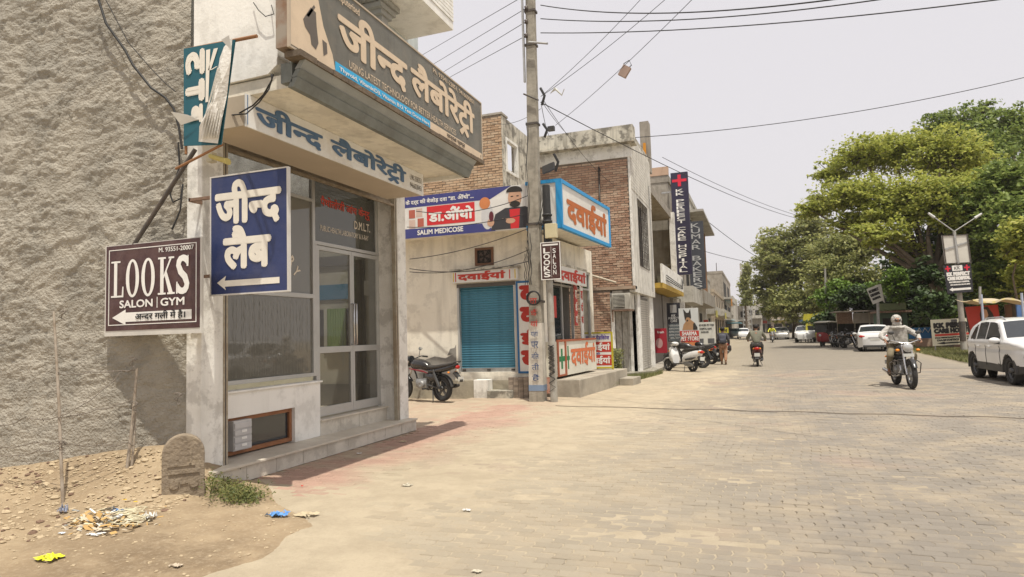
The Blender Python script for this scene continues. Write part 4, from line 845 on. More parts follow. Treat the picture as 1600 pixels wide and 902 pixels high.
b = MB(); b.pbox(M2, wa[0]+.05, L2-.25, wz1-.06, wz1-.003, -.1, -.04); b.build('head_rail', ALU, fr); b = MB(); b.pbox(M2, wa[0]+.05, L2-.25, 2.72, 2.77, -.1, -.04); b.build('transom', ALU, fr)
b = MB(); b.pbox(M2, wa[0]+.05, wa[1], wz0, 2.72, -.07, -.06); b.build('pane', CGLASS, fr); b = MB(); b.pbox(M2, wa[0]+.05, L2-.25, 2.77, wz1-.06, -.07, -.06); b.build('pane', CGLASS, fr)
b = MB(); b.pbox(M2, wa[0]+.3, wa[0]+.8, 1.9, 2.45, -.055, -.05); b.build('red_poster', mat('red_poster', (.5, .05, .04), .6), fr)
b = MB(); b.pbox(M2, wa[1]+.05, L2-.25, PT+.3, 2.7, -1.2, -1.1); b.build('dark_room', DARK, fr)
ct = thing('counter', 'white painted medicine counter with red edging, a green cross and red Hindi letters', 'counter', M2.pt(1, PT, .3))
ca0, ca1 = .15, 3.3; OFF = .3; WC = mat('counter_white', (.66, .64, .55), .5, (.55, .52, .42), 2, .5); REDE = mat('red_edging', (.33, .09, .04), .6)
b = MB(); b.pbox(M2, ca0, ca1, PT+.06, wz0-.02, .003, OFF); b.build('cabinet', WC, ct)
MC = PL(M2.pt(0, 0, OFF)[:2], AR); cz0, cz1 = PT+.06, wz0-.02; cm = M2.uv(884, 570, OFF)[0]
for (p, q, u, v_) in ((ca0, ca1, cz1, cz1+.05), (ca0, ca0+.07, cz0, cz1), (cm-.05, cm+.05, cz0, cz1), (ca0+.07, cm-.05, cz0, cz0+.04)): b = MB(); b.pbox(MC, p, q, u, v_, -.02, .02); b.build('edging', REDE, ct)
GRN = ink('green', (.02, .17, .06)); c0 = (ca0+cm)/2+.05; zz = (cz0+cz1)/2
b = MB(); b.pbox(MC, c0-.27, c0+.33, zz-.06, zz+.06, .001, .004); b.pbox(MC, c0-.09, c0+.03, zz-.24, zz-.062, .001, .004); b.pbox(MC, c0-.09, c0+.03, zz+.062, zz+.24, .001, .004); b.build('green_cross', GRN, ct)
b = MB(); c1 = cm+.2; b.pbox(MC, c1-.11, c1+.11, zz-.05, zz+.05, .001, .004); b.pbox(MC, c1-.04, c1+.04, zz-.27, zz-.052, .001, .004); b.pbox(MC, c1-.04, c1+.04, zz+.052, zz+.3, .001, .004); b.build('green_cross', GRN, ct)
RED = mat('ink_sign_red', (.52, .045, .03), .55, (.4, .05, .035), 5, .7); ORR = ink('orange_red', (.6, .16, .06)); WF = mat('white_sign_flex', (.72, .71, .67), .5, (.6, .58, .53), 2, .6, .3, 5, streak=.12, bdist=.03)
text(MC, 'दवाईयां', c1+.2, ca1-.08, cz0+.15, cz1-.04, ORR, ct, .004, .06)
# hoarding slab with a sign on each face
YS = 14.3; H1 = PL((0, YS), 0); hx = PY(877, 352, YS).x; hz0 = PY(877, 352, YS).z; hz1 = PY(877, 280, YS).z
a_ = PX(952, 388, hx+.25); AH = math.atan2(a_.y-YS, .25); H2 = PL((hx, YS), AH); hl = H2.uv(952, 350)[0]
b = MB(); P = [(-9.6, YS+.1, 3.7), (hx-.08, YS+.1, 3.7), H2.pt(hl, 3.7, -.08), (-9.6, H2.pt(hl, 0)[1], 3.7)]; P = [(p[0], p[1], hz0+.03) for p in P]; b.prism(P, (0, 0, .12)); b.build('roof_slab', CREAM, shop)
b = MB(); b.pbox(M1, aL, xc, 3.9, hz0+.03, -.2, 0); b.build('wall_head', CREAM, shop)
s = thing('banner_sign', 'long blue and white medicine banner with a printed man above the blue shutter', 'sign', (-6.5, YS, hz0))
bx0 = -8.9; bx1 = PY(821, 300, YS).x; zb, zt2 = hz0-.0, hz1-.02
NVB = mat('banner_blue', (.05, .055, .2), .45, (.06, .07, .23), 2, .4)
b = MB(); b.pbox(H1, bx0, bx1, zb, zt2, -.05, 0); b.build('board', WF, s); Hh = zt2-zb
T1 = lambda x, y: H1.uv(x, y)
shape(H1, [(bx0, zt2-.26*Hh), (T1(757, 0)[0], zt2-.26*Hh), (T1(790, 0)[0], zt2-.0), (bx0, zt2)], .003, NVB, s, 'blue_band')
shape(H1, [(bx0, zb), (T1(765, 0)[0], zb), (T1(745, 0)[0], zb+.2*Hh), (bx0, zb+.24*Hh)], .003, NVB, s, 'blue_band')
text(H1, 'के दर्द की बेजोड़ दवा "डा. ऑ`थो"...', T1(634, 330)[0], T1(740, 300)[0], zt2-.22*Hh, zt2-.06*Hh, INKW, s, .006, .04)
RB = mat('banner_red', (.6, .03, .035), .5, (.55, .03, .03), 3, .4); ra0, ra1 = T1(660, 0)[0], T1(733, 0)[0]
b = MB(); b.pbox(H1, ra0, ra1, zb+.27*Hh, zb+.72*Hh, 0, .004); b.build('red_panel', RB, s)
text(H1, 'डा.ऑ`थो', ra0+.05, ra1-.04, zb+.34*Hh, zb+.68*Hh, INKW, s, .006, .06)
text(H1, 'SALIM MEDICOSE', T1(645, 0)[0], T1(715, 0)[0], zb+.06*Hh, zb+.18*Hh, INKW, s, .006, .05)
def blob(pl, cx, cz, rx, rz, d, m, par, nm, n=18, a0=0, a1=6.2832, mb=None, mi=0): return shape(pl, [(cx+rx*math.cos(a0+(a1-a0)*i/n), cz+rz*math.sin(a0+(a1-a0)*i/n)) for i in range(n)], d, m, par, nm, mb, mi)
SKN, HAIR, SUIT = ink('print_skin', (.55, .33, .22)), ink('print_hair', (.03, .025, .02)), ink('print_suit', (.045, .045, .05))
def Z(f): return zb+f*Hh
mx0 = T1(795, 0)[0]
shape(H1, [(mx0-.62, Z(.02)), (mx0-.5, Z(.38)), (mx0-.25, Z(.5)), (mx0+.25, Z(.5)), (mx0+.42, Z(.42)), (mx0+.46, Z(.02))], .005, SUIT, s, 'printed_jacket')
shape(H1, [(mx0-.12, Z(.02)), (mx0-.14, Z(.46)), (mx0+.12, Z(.46)), (mx0+.08, Z(.02))], .007, RB, s, 'printed_shirt')
blob(H1, mx0-.0, Z(.72), .17, .24*Hh/1.08, .008, SKN, s, 'printed_face'); blob(H1, mx0-.01, Z(.86), .2, .12*Hh, .0095, HAIR, s, 'printed_hair', a0=-.2, a1=3.4)
b = MB(); blob(H1, mx0, Z(.57), .13, .07*Hh, .0095, None, None, '', mb=b); blob(H1, mx0-.07, Z(.75), .035, .014, .0095, None, None, '', mb=b); blob(H1, mx0+.07, Z(.75), .035, .014, .0095, None, None, '', mb=b); b.build('printed_beard', HAIR, s)
b = MB(); blob(H1, mx0-.12, Z(.2), .12, .06*Hh, .0092, None, None, '', mb=b); blob(H1, mx0-.62, Z(.2), .09, .09*Hh, .0092, None, None, '', mb=b); shape(H1, [(mx0-.34, Z(.27)), (mx0-.12, Z(.22)), (mx0-.12, Z(.26))], .0096, None, None, mb=b); b.build('printed_hand', SKN, s)['kind'] = 'stuff'
b = MB(); blob(H1, mx0-.6, Z(.34), .06, .12*Hh, .0105, None, None, '', mb=b); b.build('printed_bottle', ink('bottle', (.12, .02, .03)), s)
cxo = T1(750, 0)[0]; b = MB(); blob(H1, cxo-.02, Z(.66), .14, .14*Hh, .006, None, None, '', mb=b); b.build('printed_knee', ink('orange', (.6, .22, .08)), s); b = MB(); blob(H1, cxo+.04, Z(.35), .16, .3*Hh, .0045, None, None, '', mb=b); b.build('printed_leg', ink('pale', (.6, .6, .6)), s)
b = MB()
for (xx, f_, c_) in ((637, .58, 0), (648, .6, 1), (637, .34, 1), (650, .36, 0)): a = T1(xx, 0)[0]; b.pbox(H1, a-.08, a+.09, Z(f_-.1), Z(f_+.1), 0, .004, c_)
b.build('printed_picture', [ink('photo_red', (.45, .12, .08)), ink('photo_tan', (.6, .45, .38))], s)
s = thing('hoarding', 'white hoarding with a bright blue border and large red Hindi letters at the shop corner', 'sign', H2.pt(0, hz0))
CYB = mat('bright_blue_border', (.03, .30, .62), .5, (.03, .25, .52), 3, .5)
b = MB(); b.pbox(H2, 0.0, hl, hz0, hz1, -.06, 0); b.build('board', WF, s); frame(H2, -.012, hl+.01, hz0-.06, hz1+.02, .085, -.07, .03, CYB, s, 'border')
b = MB(); b.pbox(H1, bx1+.003, hx-.062, hz0+.02, hz1-.02, -.06, -.005); b.build('board', WF, s)
for (p, q, u, v_) in ((bx1+.004, hx-.015, hz1-.06, hz1+.02), (bx1+.004, hx-.015, hz0-.06, hz0+.05), (hx-.1, hx-.015, hz0+.05, hz1-.06)): b = MB(); b.pbox(H1, p, q, u, v_, -.065, .02); b.build('border', CYB, s)
text(H2, 'दवाईयां', .1*hl, hl*.93, hz0+.1, hz1-.17, ink('rust_orange', (.46, .13, .03)), s, .006, .075)
# small signs
def minisign(pl, p0, p1, nm, lab_, d=.05, dz=.0):
    a0, z0 = pl.uv(*p0, d); a1, z1 = pl.uv(*p1, d); s = thing(nm, lab_, 'sign', pl.pt(a0, z0, d)); return s, a0, a1, z0, z1
s, a0, a1, z0, z1 = minisign(M1, (706, 443), (808, 420), 'shutter_sign', 'narrow white sign with red Hindi word and yellow end strokes over the blue shutter', .12)
z0 = M1.uv(755, 440, .12)[1]; z1 = M1.uv(755, 422, .12)[1]; MS = PL((0, YM-.12), 0)
b = MB(); b.pbox(MS, a0, a1, z0, z1, -.1, 0); b.build('board', WF, s); b = MB(); b.pbox(MS, a0-.05, a1+.05, z1+.002, z1+.06, -.11, .03); b.build('cover_strip', GRUNGE, s)
text(MS, 'दवाईयां', a0+.16, a1-.3, z0+.03, z1-.02, RED, s, .004, .07)
b = MB(); w_ = a1-a0
for f_, c_ in ((.02, 1), (.055, 0), (.88, 0), (.96, 1)): b.pbox(MS, a0+f_*w_, a0+(f_+.014)*w_, z0+.03, z1-.03, .001, .004, c_)
b.build('stroke', [RED, ink('yellow', (.7, .5, .05))], s)
s = thing('vertical_sign', 'tall white sign with a blue frame and stacked red Hindi letters right of the shutter', 'sign', M1.pt(-5.3, .7))
a0, z0 = M1.uv(810, 583, .02); a1, z1 = M1.uv(843, 438, .02); a0 = s1+.03; MV = PL((0, YM-.02), 0)
b = MB(); b.pbox(MV, a0, a1, z0, z1, -.018, 0); b.build('board', WF, s); frame(MV, a0-.01, a1+.01, z0-.01, z1+.01, .05, -.01, .006, ink('frame_blue', (.03, .14, .33)), s)
for k, ch in enumerate('दवईय'): zc = z1-.06-(k)*(z1-z0-.12)/4; text(MV, ch, a0+.07, a0+.52, zc-.47, zc-.04, ink('deep_red', (.42, .03, .02)), s, .004, .09)
s = thing('vertical_sign', 'narrow white strip with stacked red Hindi letters on the shop corner behind the pole', 'sign', M1.pt(xc-.2, .5))
MV = PL((0, YM-.03), 0); b = MB(); b.pbox(MV, a1+.03, xc-.01, .5, z1-.05, -.02, 0); b.build('board', WF, s)
for k, ch in enumerate(['द', 'वा', 'ई', 'यां', 'द']): zc = z1-.15-k*.46; text(MV, ch, a1+.05, xc-.03, zc-.36, zc, RED, s, .004, .06)
s = thing('side_sign', 'white sign board with red Hindi letters above the counter, tilted towards the road', 'sign', M2.pt(1.2, 3.3, .3))
a0, z0 = M2.uv(858, 436, .3); a1, z1 = M2.uv(916, 428, .3); MQ = PL(M2.pt(0, 0, .3)[:2], AR); z0 = M2.uv(916, 448, .3)[1]; z1 = M2.uv(916, 428, .3)[1]+.06; a0 = .25
b = MB(); b.pbox(MQ, a0, a1, z0, z1, -.06, 0); b.build('board', WF, s); b = MB(); b.pbox(MQ, a0-.03, a1+.03, z1+.002, z1+.05, -.07, .02); b.build('cover_strip', GRUNGE, s)
text(MQ, 'दवाईयां', a0+.1, a1-.06, z0+.03, z1-.03, RED, s, .004, .07)
for i_, (pa, lb) in enumerate(((M2.uv(900, 500)[0], 'red strip with stacked pale Hindi letters beside the counter window'), (M2.uv(909, 500)[0], 'white strip with stacked red Hindi letters at the window\'s outer edge'))):
    s = thing('vertical_strip_sign', lb, 'sign', M2.pt(pa, 1.6, .02)); b = MB(); b.pbox(M2, pa-.12, pa+.12, 1.35 if i_ else 1.7, 3.1, .0, .02); b.build('board', [WF, mat('red_strip', (.5, .06, .05), .5)][1-i_], s)
    for k, ch in enumerate(['द', 'वा', 'ई', 'यां']): text(M2, ch, pa-.09, pa+.09, 2.75-k*.33, 3.0-k*.33, RED if i_ else CR, s, .024, .05)
# yellow framed standing sign beyond the counter
YY = 18.9; P1 = PL((0, YY), 0); a0, z0 = P1.uv(914, 574); a1, z1 = P1.uv(955, 520); a1b = P1.uv(957, 520)[0]
s = thing('standing_sign', 'yellow framed sign with Hindi words and two red panels at the end of the platform', 'sign', P1.pt(a0, .1))
b = MB(); b.pbox(P1, a0, a1, z0, z1, -.04, 0); b.build('board', WF, s)
YEL = mat('yellow_frame', (.5, .42, .03), .5); frame(P1, a0-.03, a1+.03, z0-.04, z1+.03, .045, -.05, .01, YEL, s)
b = MB(); b.pbox(P1, a0-.03, a0+.02, -.05, z0-.045, -.05, 0); b.build('leg', YEL, s); b = MB(); b.pbox(P1, a1-.02, a1+.03, -.05, z0-.045, -.05, 0); b.build('leg', YEL, s)
Hq = z1-z0; b = MB(); b.pbox(P1, a0+.02, a1-.02, z0+.44*Hq, z0+.74*Hq, 0, .003); b.build('red_panel', RED, s); b = MB(); b.pbox(P1, a0+.02, a1-.02, z0+.05*Hq, z0+.36*Hq, 0, .003); b.build('red_panel', RED, s)
for zz in (.47, .08): text(P1, 'दवाईयां', a0+.05, a1-.05, z0+zz*Hq, z0+(zz+.25)*Hq, INKW, s, .005, .05)
text(P1, 'सलीम मेडिकोज', a0+.06, a1-.06, z0+.8*Hq, z0+.95*Hq, ink('violet', (.12, .08, .3)), s, .004, .05)
text(P1, 'की', (a0+a1)/2-.06, (a0+a1)/2+.06, z0+.365*Hq, z0+.435*Hq, ink('violet', (.12, .08, .3)), s, .004, .03)
# ================================================================== POLES IN FRONT OF THE SHOP
pb = G(841, 628); pole = thing('electric_pole', 'tall square concrete electricity pole with painted letters and a coil of cable on it', 'pole', pb)
pt_ = Vector((pb.x+.13, pb.y, 9.3)); lean = lambda z: pb.lerp(pt_, z/9.3)
CP = mat('pole_concrete', (.36, .33, .27), .9, (.23, .21, .17), 6, .9, .5, 40, streak=.4)
def sq(z, w_): c = lean(z); return [(c.x-w_, c.y-w_*.8, z), (c.x+w_, c.y-w_*.8, z), (c.x+w_, c.y+w_*.8, z), (c.x-w_, c.y+w_*.8, z)]
b = MB(); b.hexa(sq(1.75, .145)+sq(9.3, .1)); b.build('shaft', CP, pole, bev=.015)
b = MB(); b.hexa(sq(.35, .168)+sq(1.75, .153)); b.build('painted_base', mat('pole_whitewash', (.6, .57, .5), .85, (.42, .39, .33), 5, .8, streak=.3), pole)
b = MB(); b.hexa(sq(-.1, .165)+sq(.35, .165)); b.build('foot', CP, pole); b = MB(); b.hexa(sq(.25, .172)+sq(.38, .172)); b.build('blue_band', ink('pale_blue_band', (.2, .27, .38)), pole)
PP = PL((lean(1).x, pb.y-.15), 0)
for k, (ch, c_) in enumerate((('वा', RED), ('ई', RED), ('यां', RED), ('यहां', ink('blue_black', (.05, .08, .18))), ('पर', MATS['ink_blue_black']), ('मिल', MATS['ink_blue_black']), ('ती', MATS['ink_blue_black']), ('हैं', MATS['ink_blue_black']))): z = 2.3-k*.24; text(PP, ch, -.085, .085, z-.15, z, c_, pole, .012, .015)
for z, w_ in ((6.25, .14), (8.1, .13), (8.9, .13), (3.95, .155), (2.2, .165)): b = MB(); b.hexa(sq(z, w_)+sq(z+.05, w_)); b.build('clamp', DARKIRON, pole)
b = MB(); c = lean(7.9); b.box(c.x-.17, c.x-.13, c.y-.14, c.y-.08, 7.25, 9.2); b.build('insulator_rack', STEEL, pole)
INS = []
for py_ in (13, 34, 56, -8):
    q_ = PY(822, py_, c.y-.12); INS.append(q_); b = MB(); b.ring((q_.x, q_.y, q_.z), [(.02, -.04), (.045, -.035), (.03, 0), (.045, .035), (.02, .04)], 12, axis='z'); b.build('insulator', mat('brown_porcelain', (.1, .08, .07), .3), pole)
b = MB(); q_ = PY(826, 66, c.y-.2); b.tube([q_, q_+Vector((.45, 0, -.12))], .025, 5); b.build('cross_arm', STEEL, pole)
b = MB(); q_ = PY(818, 147, c.y-.16); b.tube([q_, q_+Vector((.35, 0, -.2))], .02, 5); b.build('cross_arm', DARKIRON, pole)
b = MB(); cc = PY(834, 466, pb.y-.22)
for k in range(6): b.ring((cc.x, cc.y-.01*k, cc.z), [(.13+.012*(k % 3), 0), (.142+.012*(k % 3), .006), (.13+.012*(k % 3), .012)], 22)
b.build('cable_coil', CABLE, pole)
b = MB()
for k in range(4):
    P = []
    for i in range(9): z = 2.6+(3.3-2.6+.15*k)*i/8; q_ = lean(z); P.append((q_.x-.19+.05*k+.02*math.sin(i*1.9+k), q_.y-.2-.015*(k % 3), z))
    b.tube(P, .008, 4)
for k in range(2): P = [(lean(6.3-.25*i).x-.1+.02*k+.03*math.sin(i+k), pb.y-.19, 6.3-.25*i-.08*k) for i in range(14)]; b.tube(P, .006, 4)
b.build('cable_bundle', CABLE, pole)
for (px_, py_, w_, h_) in ((829, 152, .1, .2), (833, 205, .11, .16), (850, 255, .16, .2)):
    q_ = PY(px_+12, py_, pb.y-.1); b = MB(); b.tube([q_+Vector((.06, 0, h_)), q_+Vector((.16, -.03, 0)), q_+Vector((.08, 0, -h_))], .03, 6); b.build('cable_loop', CABLE, pole)
q_ = PY(857, 262, pb.y-.15); b = MB(); b.hexa([(q_.x-.15, q_.y, q_.z-.12), (q_.x+.12, q_.y, q_.z-.04), (q_.x+.12, q_.y+.1, q_.z-.04), (q_.x-.15, q_.y+.1, q_.z-.12), (q_.x-.15, q_.y, q_.z+.04), (q_.x+.12, q_.y, q_.z+.12), (q_.x+.12, q_.y+.1, q_.z+.12), (q_.x-.15, q_.y+.1, q_.z+.04)]); b.build('junction_box', BPLAST, pole)
# steel pole with the maroon salon sign
sb_ = G(866, 629); sp = thing('steel_pole', 'thin galvanised steel pole with a meter box standing right of the concrete pole', 'pole', sb_)
top = PY(853, 290, sb_.y); b = MB(); b.tube([sb_-Vector((0, 0, .1)), sb_.lerp(top, .5), sb_.lerp(top, .72)], [.085, .075, .07], 12); b.build('shaft', mat('old_galvanised', (.4, .39, .35), .6, (.28, .25, .2), 5, .8, metal=.3), sp)
b = MB(); b.tube([sb_.lerp(top, .72), top], [.095, .085], 10); 
for f_ in (.8, .83, .86): c = sb_.lerp(top, f_); b.ring((c.x, c.y, c.z), [(.09, -.02), (.115, -.02), (.115, .02), (.09, .02)], 12, axis='z')
b.build('cable_sleeve', CABLE, sp)
c = PY(861, 361, sb_.y-.12); b = MB(); b.box(c.x-.13, c.x+.13, c.y-.05, c.y+.08, c.z-.16, c.z+.16); b.build('meter_box', mat('cream_plastic', (.58, .52, .33), .5), sp, bev=.01)
b = MB()
for k in range(6): P = [(sb_.lerp(top, f).x-.07+.14*((i+k) % 2), sb_.y-.09, sb_.lerp(top, f).z) for i, f in enumerate(np.linspace(.05+.02*k, .26, 12))]; b.tube(P, .006, 4)
b.build('wrapped_wire', CABLE, sp)
YL = sb_.y-.14; PS = PL((0, YL), 0); a0, z0 = PS.uv(846, 438); a1, z1 = PS.uv(875, 377)
s = thing('pole_sign', 'small upright maroon salon sign with stacked white letters on the steel pole', 'sign', PS.pt(a0, z0))
b = MB(); b.pbox(PS, a0, a1, z0, z1, -.03, 0); b.build('board', MARO, s); frame(PS, a0, a1, z0, z1, .018, 0, .004, INKW, s)
text(PS, 'LOOKS', a0+.07, a0+.21, z0+.05, z1-.12, INKW, s, .004, .07, rot=1); text(PS, 'SALON', a0+.28, a0+.35, z0+.1, z1-.14, INKW, s, .004, .03, rot=1)
b = MB(); b.pbox(PS, a0+.24, a0+.245, z0+.05, z1-.1, .001, .004); b.pbox(PS, a0+.05, a1-.05, z1-.08, z1-.045, .001, .004); b.build('printed_line', INKW, s)
sb2 = G(866, 629)
for k in (0,):
    s = thing('wall_number', 'broken red painted panel low between the two poles', 'sign', G(855, 622)); PN = PL((0, YM-.03), 0); a0, z0 = PN.uv(850, 615); a1, z1 = PN.uv(863, 590); b = MB(); b.pbox(PN, a0, a1, z0, z1, -.02, 0); b.build('board', mat('red_faded_panel', (.5, .2, .13), .7, (.6, .55, .45), 9, .7), s)
# ================================================================== BRICK BUILDINGS
def brickwork(jobs, par, mtl, budget=290, L=.235, H=.078):
    """jobs: (plane, a0, a1, z0, z1, keep(a,z)); the bricks that show largest are objects of their own"""
    lst = []
    for (pl, a0, a1, z0, z1, keep) in jobs:
        r = 0; z = z0
        while z+H <= z1:
            a = a0-(L/2 if r % 2 else 0)
            while a < a1:
                p, q = max(a, a0)+.009, min(a+L, a1)-.009; ln = L
                if q-p > .05 and (keep is None or keep((p+q)/2, z+H/2)):
                    lst.append((pl, p+random.gauss(0, .003), q+random.gauss(0, .003), z+.009+random.gauss(0, .002), z+H-.009+random.gauss(0, .002), random.uniform(.0, .022)))
                a += ln
            z += H; r += 1
    def vis_(t):
        x, y = pxof(t[0].pt((t[1]+t[2])/2, t[3], 0)); return 630 < x < 1100 and y > 0
    def dist(t): c = t[0].pt(t[1], t[3]); return c[0]**2+c[1]**2+(0 if vis_(t) else 1e5)
    lst.sort(key=dist); u = MB(); u.box(-.5, .5, 0, 1, 0, 1); me = u.mesh('brick'); me.materials.append(mtl)
    for t in lst[:budget]:
        pl, p, q, za, zb, d = t; ang = math.atan2(pl.u[1], pl.u[0]); c = pl.pt((p+q)/2, za, d); link('brick', me, par, c, (q-p, d+.03, zb-za), (0, 0, ang))
    mb = MB()
    for (pl, p, q, za, zb, d) in lst[budget:]:
        v = [pl.pt(p, za, d), pl.pt(q, za, d), pl.pt(q, zb, d), pl.pt(p, zb, d), pl.pt(p, za, -.01), pl.pt(q, za, -.01), pl.pt(q, zb, -.01), pl.pt(p, zb, -.01)]
        mb.add(v, [(0, 1, 2, 3), (0, 4, 5, 1), (3, 2, 6, 7), (1, 5, 6, 2), (0, 3, 7, 4)])
    o = fastbuild('brick_field', mb, mtl); o.parent = par; o.location = -ORG[par.name]; o['kind'] = 'stuff'
ba = thing('brick_house', 'tall yellowish brick wall house behind the medicine shop with a grimy white terrace parapet', 'building', (-8, 18, 0))
BA = PL((0, 18), 0); xa = -6.81; zt_ = PY(784, 178, 18).z
b = MB(); b.pbox(BA, -11, xa-.02, 0, zt_, -.5, -.001); b.build('wall', MORTAR, ba)
brickwork([(BA, -10.2, xa, 4.2, zt_, None)], ba, BRICKY)
b = MB(); b.pbox(BA, -11, xa+.03, zt_, zt_+.06, -.5, .03); b.build('coping', CONC, ba)
BS = PL((xa, 0), math.pi/2); wy0, wz0 = BS.uv(791, 268); wy1, wz1 = BS.uv(808, 228); zts = PX(800, 190, xa).z
zts = zt_-.02; b = MB(); b.pbox(BS, 18.02, wy0, 4, zts, -.015, .0); b.pbox(BS, wy1, 21.45, 4, zts, -.2, 0); b.pbox(BS, wy0, wy1, 4, wz0, -.2, 0); b.pbox(BS, wy0, wy1, wz1, zts, -.2, 0); b.build('terrace_wall', GRUNGE, ba)
frame(BS, wy0, wy1, wz0, wz1, .08, -.1, .03, WHITE2, ba, 'window_frame'); b = MB(); b.pbox(BS, wy0, wy1, wz0, wz1, -1.6, -1.5); b.build('room_wall', GREYP, ba)
bb = thing('corner_brick_house', 'two-storey red brick house with white front, blackened parapet and a ground floor shutter', 'building', (-5, 21.5, 0))
YB = 21.5; B1 = PL((0, YB), 0); xf = PY(988, 350, YB).x; xg = PY(957, 560, YB).x; zb1 = PY(993, 452, YB).z; zbr = PY(985, 245, YB).z; zpt = PY(995, 198, YB).z
b = MB(); b.pbox(B1, -9, xg, 0, zb1+.02, -.4, -.001); b.pbox(B1, -9, xf-.06, zb1, zbr, -.4, -.001); b.build('wall', MORTAR, bb)
brickwork([(B1, -6.8, xf-.07, zb1+.12, zbr, None), (B1, -6.0, xg, 0, zb1+.02, None)], bb, BRICKM)
b = MB(); b.pbox(B1, -9, xf, zb1+.02, zb1+.12, -.4, .03); b.build('floor_slab', mat('brick_dust_band', (.4, .3, .22), .9), bb)
b = MB(); b.pbox(B1, -7.6, xf+.03, zbr, zbr+.42, -.3, .05); b.build('plain_band', WHITE2, bb); b = MB(); b.pbox(B1, -7.6, xf+.22, zbr+.42, zbr+.5, -.3, .4); b.build('ledge', GRUNGE, bb)
b = MB(); b.pbox(B1, -7.6, xf+.2, zbr+.5, zpt, -.1, .36); b.build('parapet', GRUNGE, bb)
b = MB(); b.pbox(B1, xf-.06, xf, zb1+.12, zbr, -.1, .03); b.build('corner_post', WHITE2, bb)
F1 = PL((xf, 0), math.pi/2); ye = F1.uv(1021, 400)[0]
WL = mat('white_lined_plaster', (.68, .66, .6), .8, (.52, .5, .44), 2, .8, .2, 30, streak=.45, gamt=.3, gscale=3, grime=(.3, .28, .24))
gy0, gz0 = F1.uv(1000, 415); gy1, gz1 = F1.uv(1010, 326)
b = MB(); T_ = -.2; b.pbox(F1, YB+.1, gy0, zb1-.08, zpt-.1, T_, 0); b.pbox(F1, gy1, ye, zb1-.08, zpt-.1, T_, 0); b.pbox(F1, gy0, gy1, zb1-.08, gz0, T_, 0); b.pbox(F1, gy0, gy1, gz1, zpt-.1, T_, 0); b.build('front_wall', WL, bb)
b = MB(); b.pbox(F1, gy0, gy1, gz0, gz1, -.25, -.2); b.build('window_dark', DARK, bb)
b = MB()
for k in range(7): a = gy0+(gy1-gy0)*k/6; b.tube([F1.pt(a, gz0, .01), F1.pt(a, gz1, .01)], .014, 4)
for k in range(9): z = gz0+(gz1-gz0)*k/8; b.tube([F1.pt(gy0, z, .01), F1.pt(gy1, z, .01)], .012, 4)
b.build('window_grille', DARKIRON, bb)
for k in range(24):
    z = gz1+.15+k*.115
    if z < zpt-.2: b = MB(); b.pbox(F1, YB+.12, ye-.02, z, z+.1, .001, .012); b.build('plaster_course', WL, bb)
b = MB(); b.pbox(F1, YB+.3, ye, zpt-.1, zpt+.05, -.2, .0); b.build('parapet', GRUNGE, bb)
b = MB(); b.tube([F1.pt(gy1+.5, zpt-1.2, .05), F1.pt(gy1+.7, zb1+1.4, .04), F1.pt(gy1+.4, zb1+.1, .05)], .02, 5); b.build('drain_pipe', STEEL, bb)
b = MB(); b.tube([B1.pt(*B1.uv(938, 268), .05), B1.pt(*B1.uv(936, 262), .05), B1.pt(*B1.uv(938, 320), .05)], .03, 6); b.build('vent_pipe', DARKIRON, bb)
b = MB(); b.tube([B1.pt(*B1.uv(916, 428), .06), B1.pt(*B1.uv(966, 443), .35)], .04, 6); b.build('wooden_strut', mat('bleached_wood', (.5, .44, .34), .8), bb)
# ground floor under the overhang
F2 = PL((xg, YB+.02), math.atan2(1.5, -3.74-xg)); F3 = PL((-3.74, 0), math.pi/2); DW = mat('old_grey_door', (.33, .31, .27), .8, (.17, .15, .12), 5, .9, gamt=.4, grime=(.5, .48, .42)); 
d0 = F2.uv(963, 560)[0]; d1 = F2.uv(988, 560)[0]; dE = math.hypot(1.5, -3.74-xg); d2 = F3.uv(1000, 560)[0]; d3 = F3.uv(1019, 560)[0]
b = MB(); b.pbox(F2, 0, d0, 0, zb1-.08, -.3, 0); b.pbox(F2, d1, dE, 0, zb1-.08, -.3, 0); b.pbox(F3, YB+1.55, d2, 0, zb1-.08, -.3, 0); b.pbox(F3, d3, ye, 0, zb1-.08, -.3, 0); b.pbox(F2, d0, d1, 2.35, zb1-.08, -.3, 0); b.build('ground_floor_wall', WHITE2, bb)['kind'] = 'stuff'
b = MB(); b.pbox(F2, d0, dE, -.05, .14, -.3, .35); b.pbox(F3, YB+1.3, ye+.2, -.05, .137, -.3, .4); b.build('threshold', CONC, bb)['kind'] = 'stuff'
nd = 5
for k in range(nd): p, q = d0+(d1-d0)*k/nd, d0+(d1-d0)*(k+1)/nd; b = MB(); b.pbox(F2, p+.015, q-.015, .15, 2.34, -.16+.02*(k % 2), -.12+.02*(k % 2)); b.build('door_panel', DW, bb)
us = MB(); us.box(-.5, .5, -.01, .02, 0, .07); ume = us.mesh('slat'); ume.materials.append(mat('grey_shutter_paint', (.52, .5, .45), .6, (.38, .35, .3), 3, .7, streak=.4))
for k in range(30): link('slat', ume, bb, F3.pt((d2+d3)/2, .15+k*.082, -.05), (d3-d2, 1, 1), (.18, 0, math.pi/2))
b = MB(); b.pbox(F3, d2, d3, .14, 2.7, -.2, -.08); b.build('shutter_backing', SHADE, bb)
ac = thing('air_conditioner', 'white window air conditioner on an iron shelf at the corner of the brick house', 'air conditioner', PY(970, 485, YB+.4))
ax_, az_ = PY(963, 484, YB+.1).x, PY(963, 484, YB+.1).z; ACW = mat('aged_ac_white', (.55, .53, .46), .6, gamt=.3)
zac0, zac1 = PY(970, 484, YB+.2).z, PY(970, 459, YB+.2).z; xa0, xa1 = xg+.06, PY(985, 470, YB).x
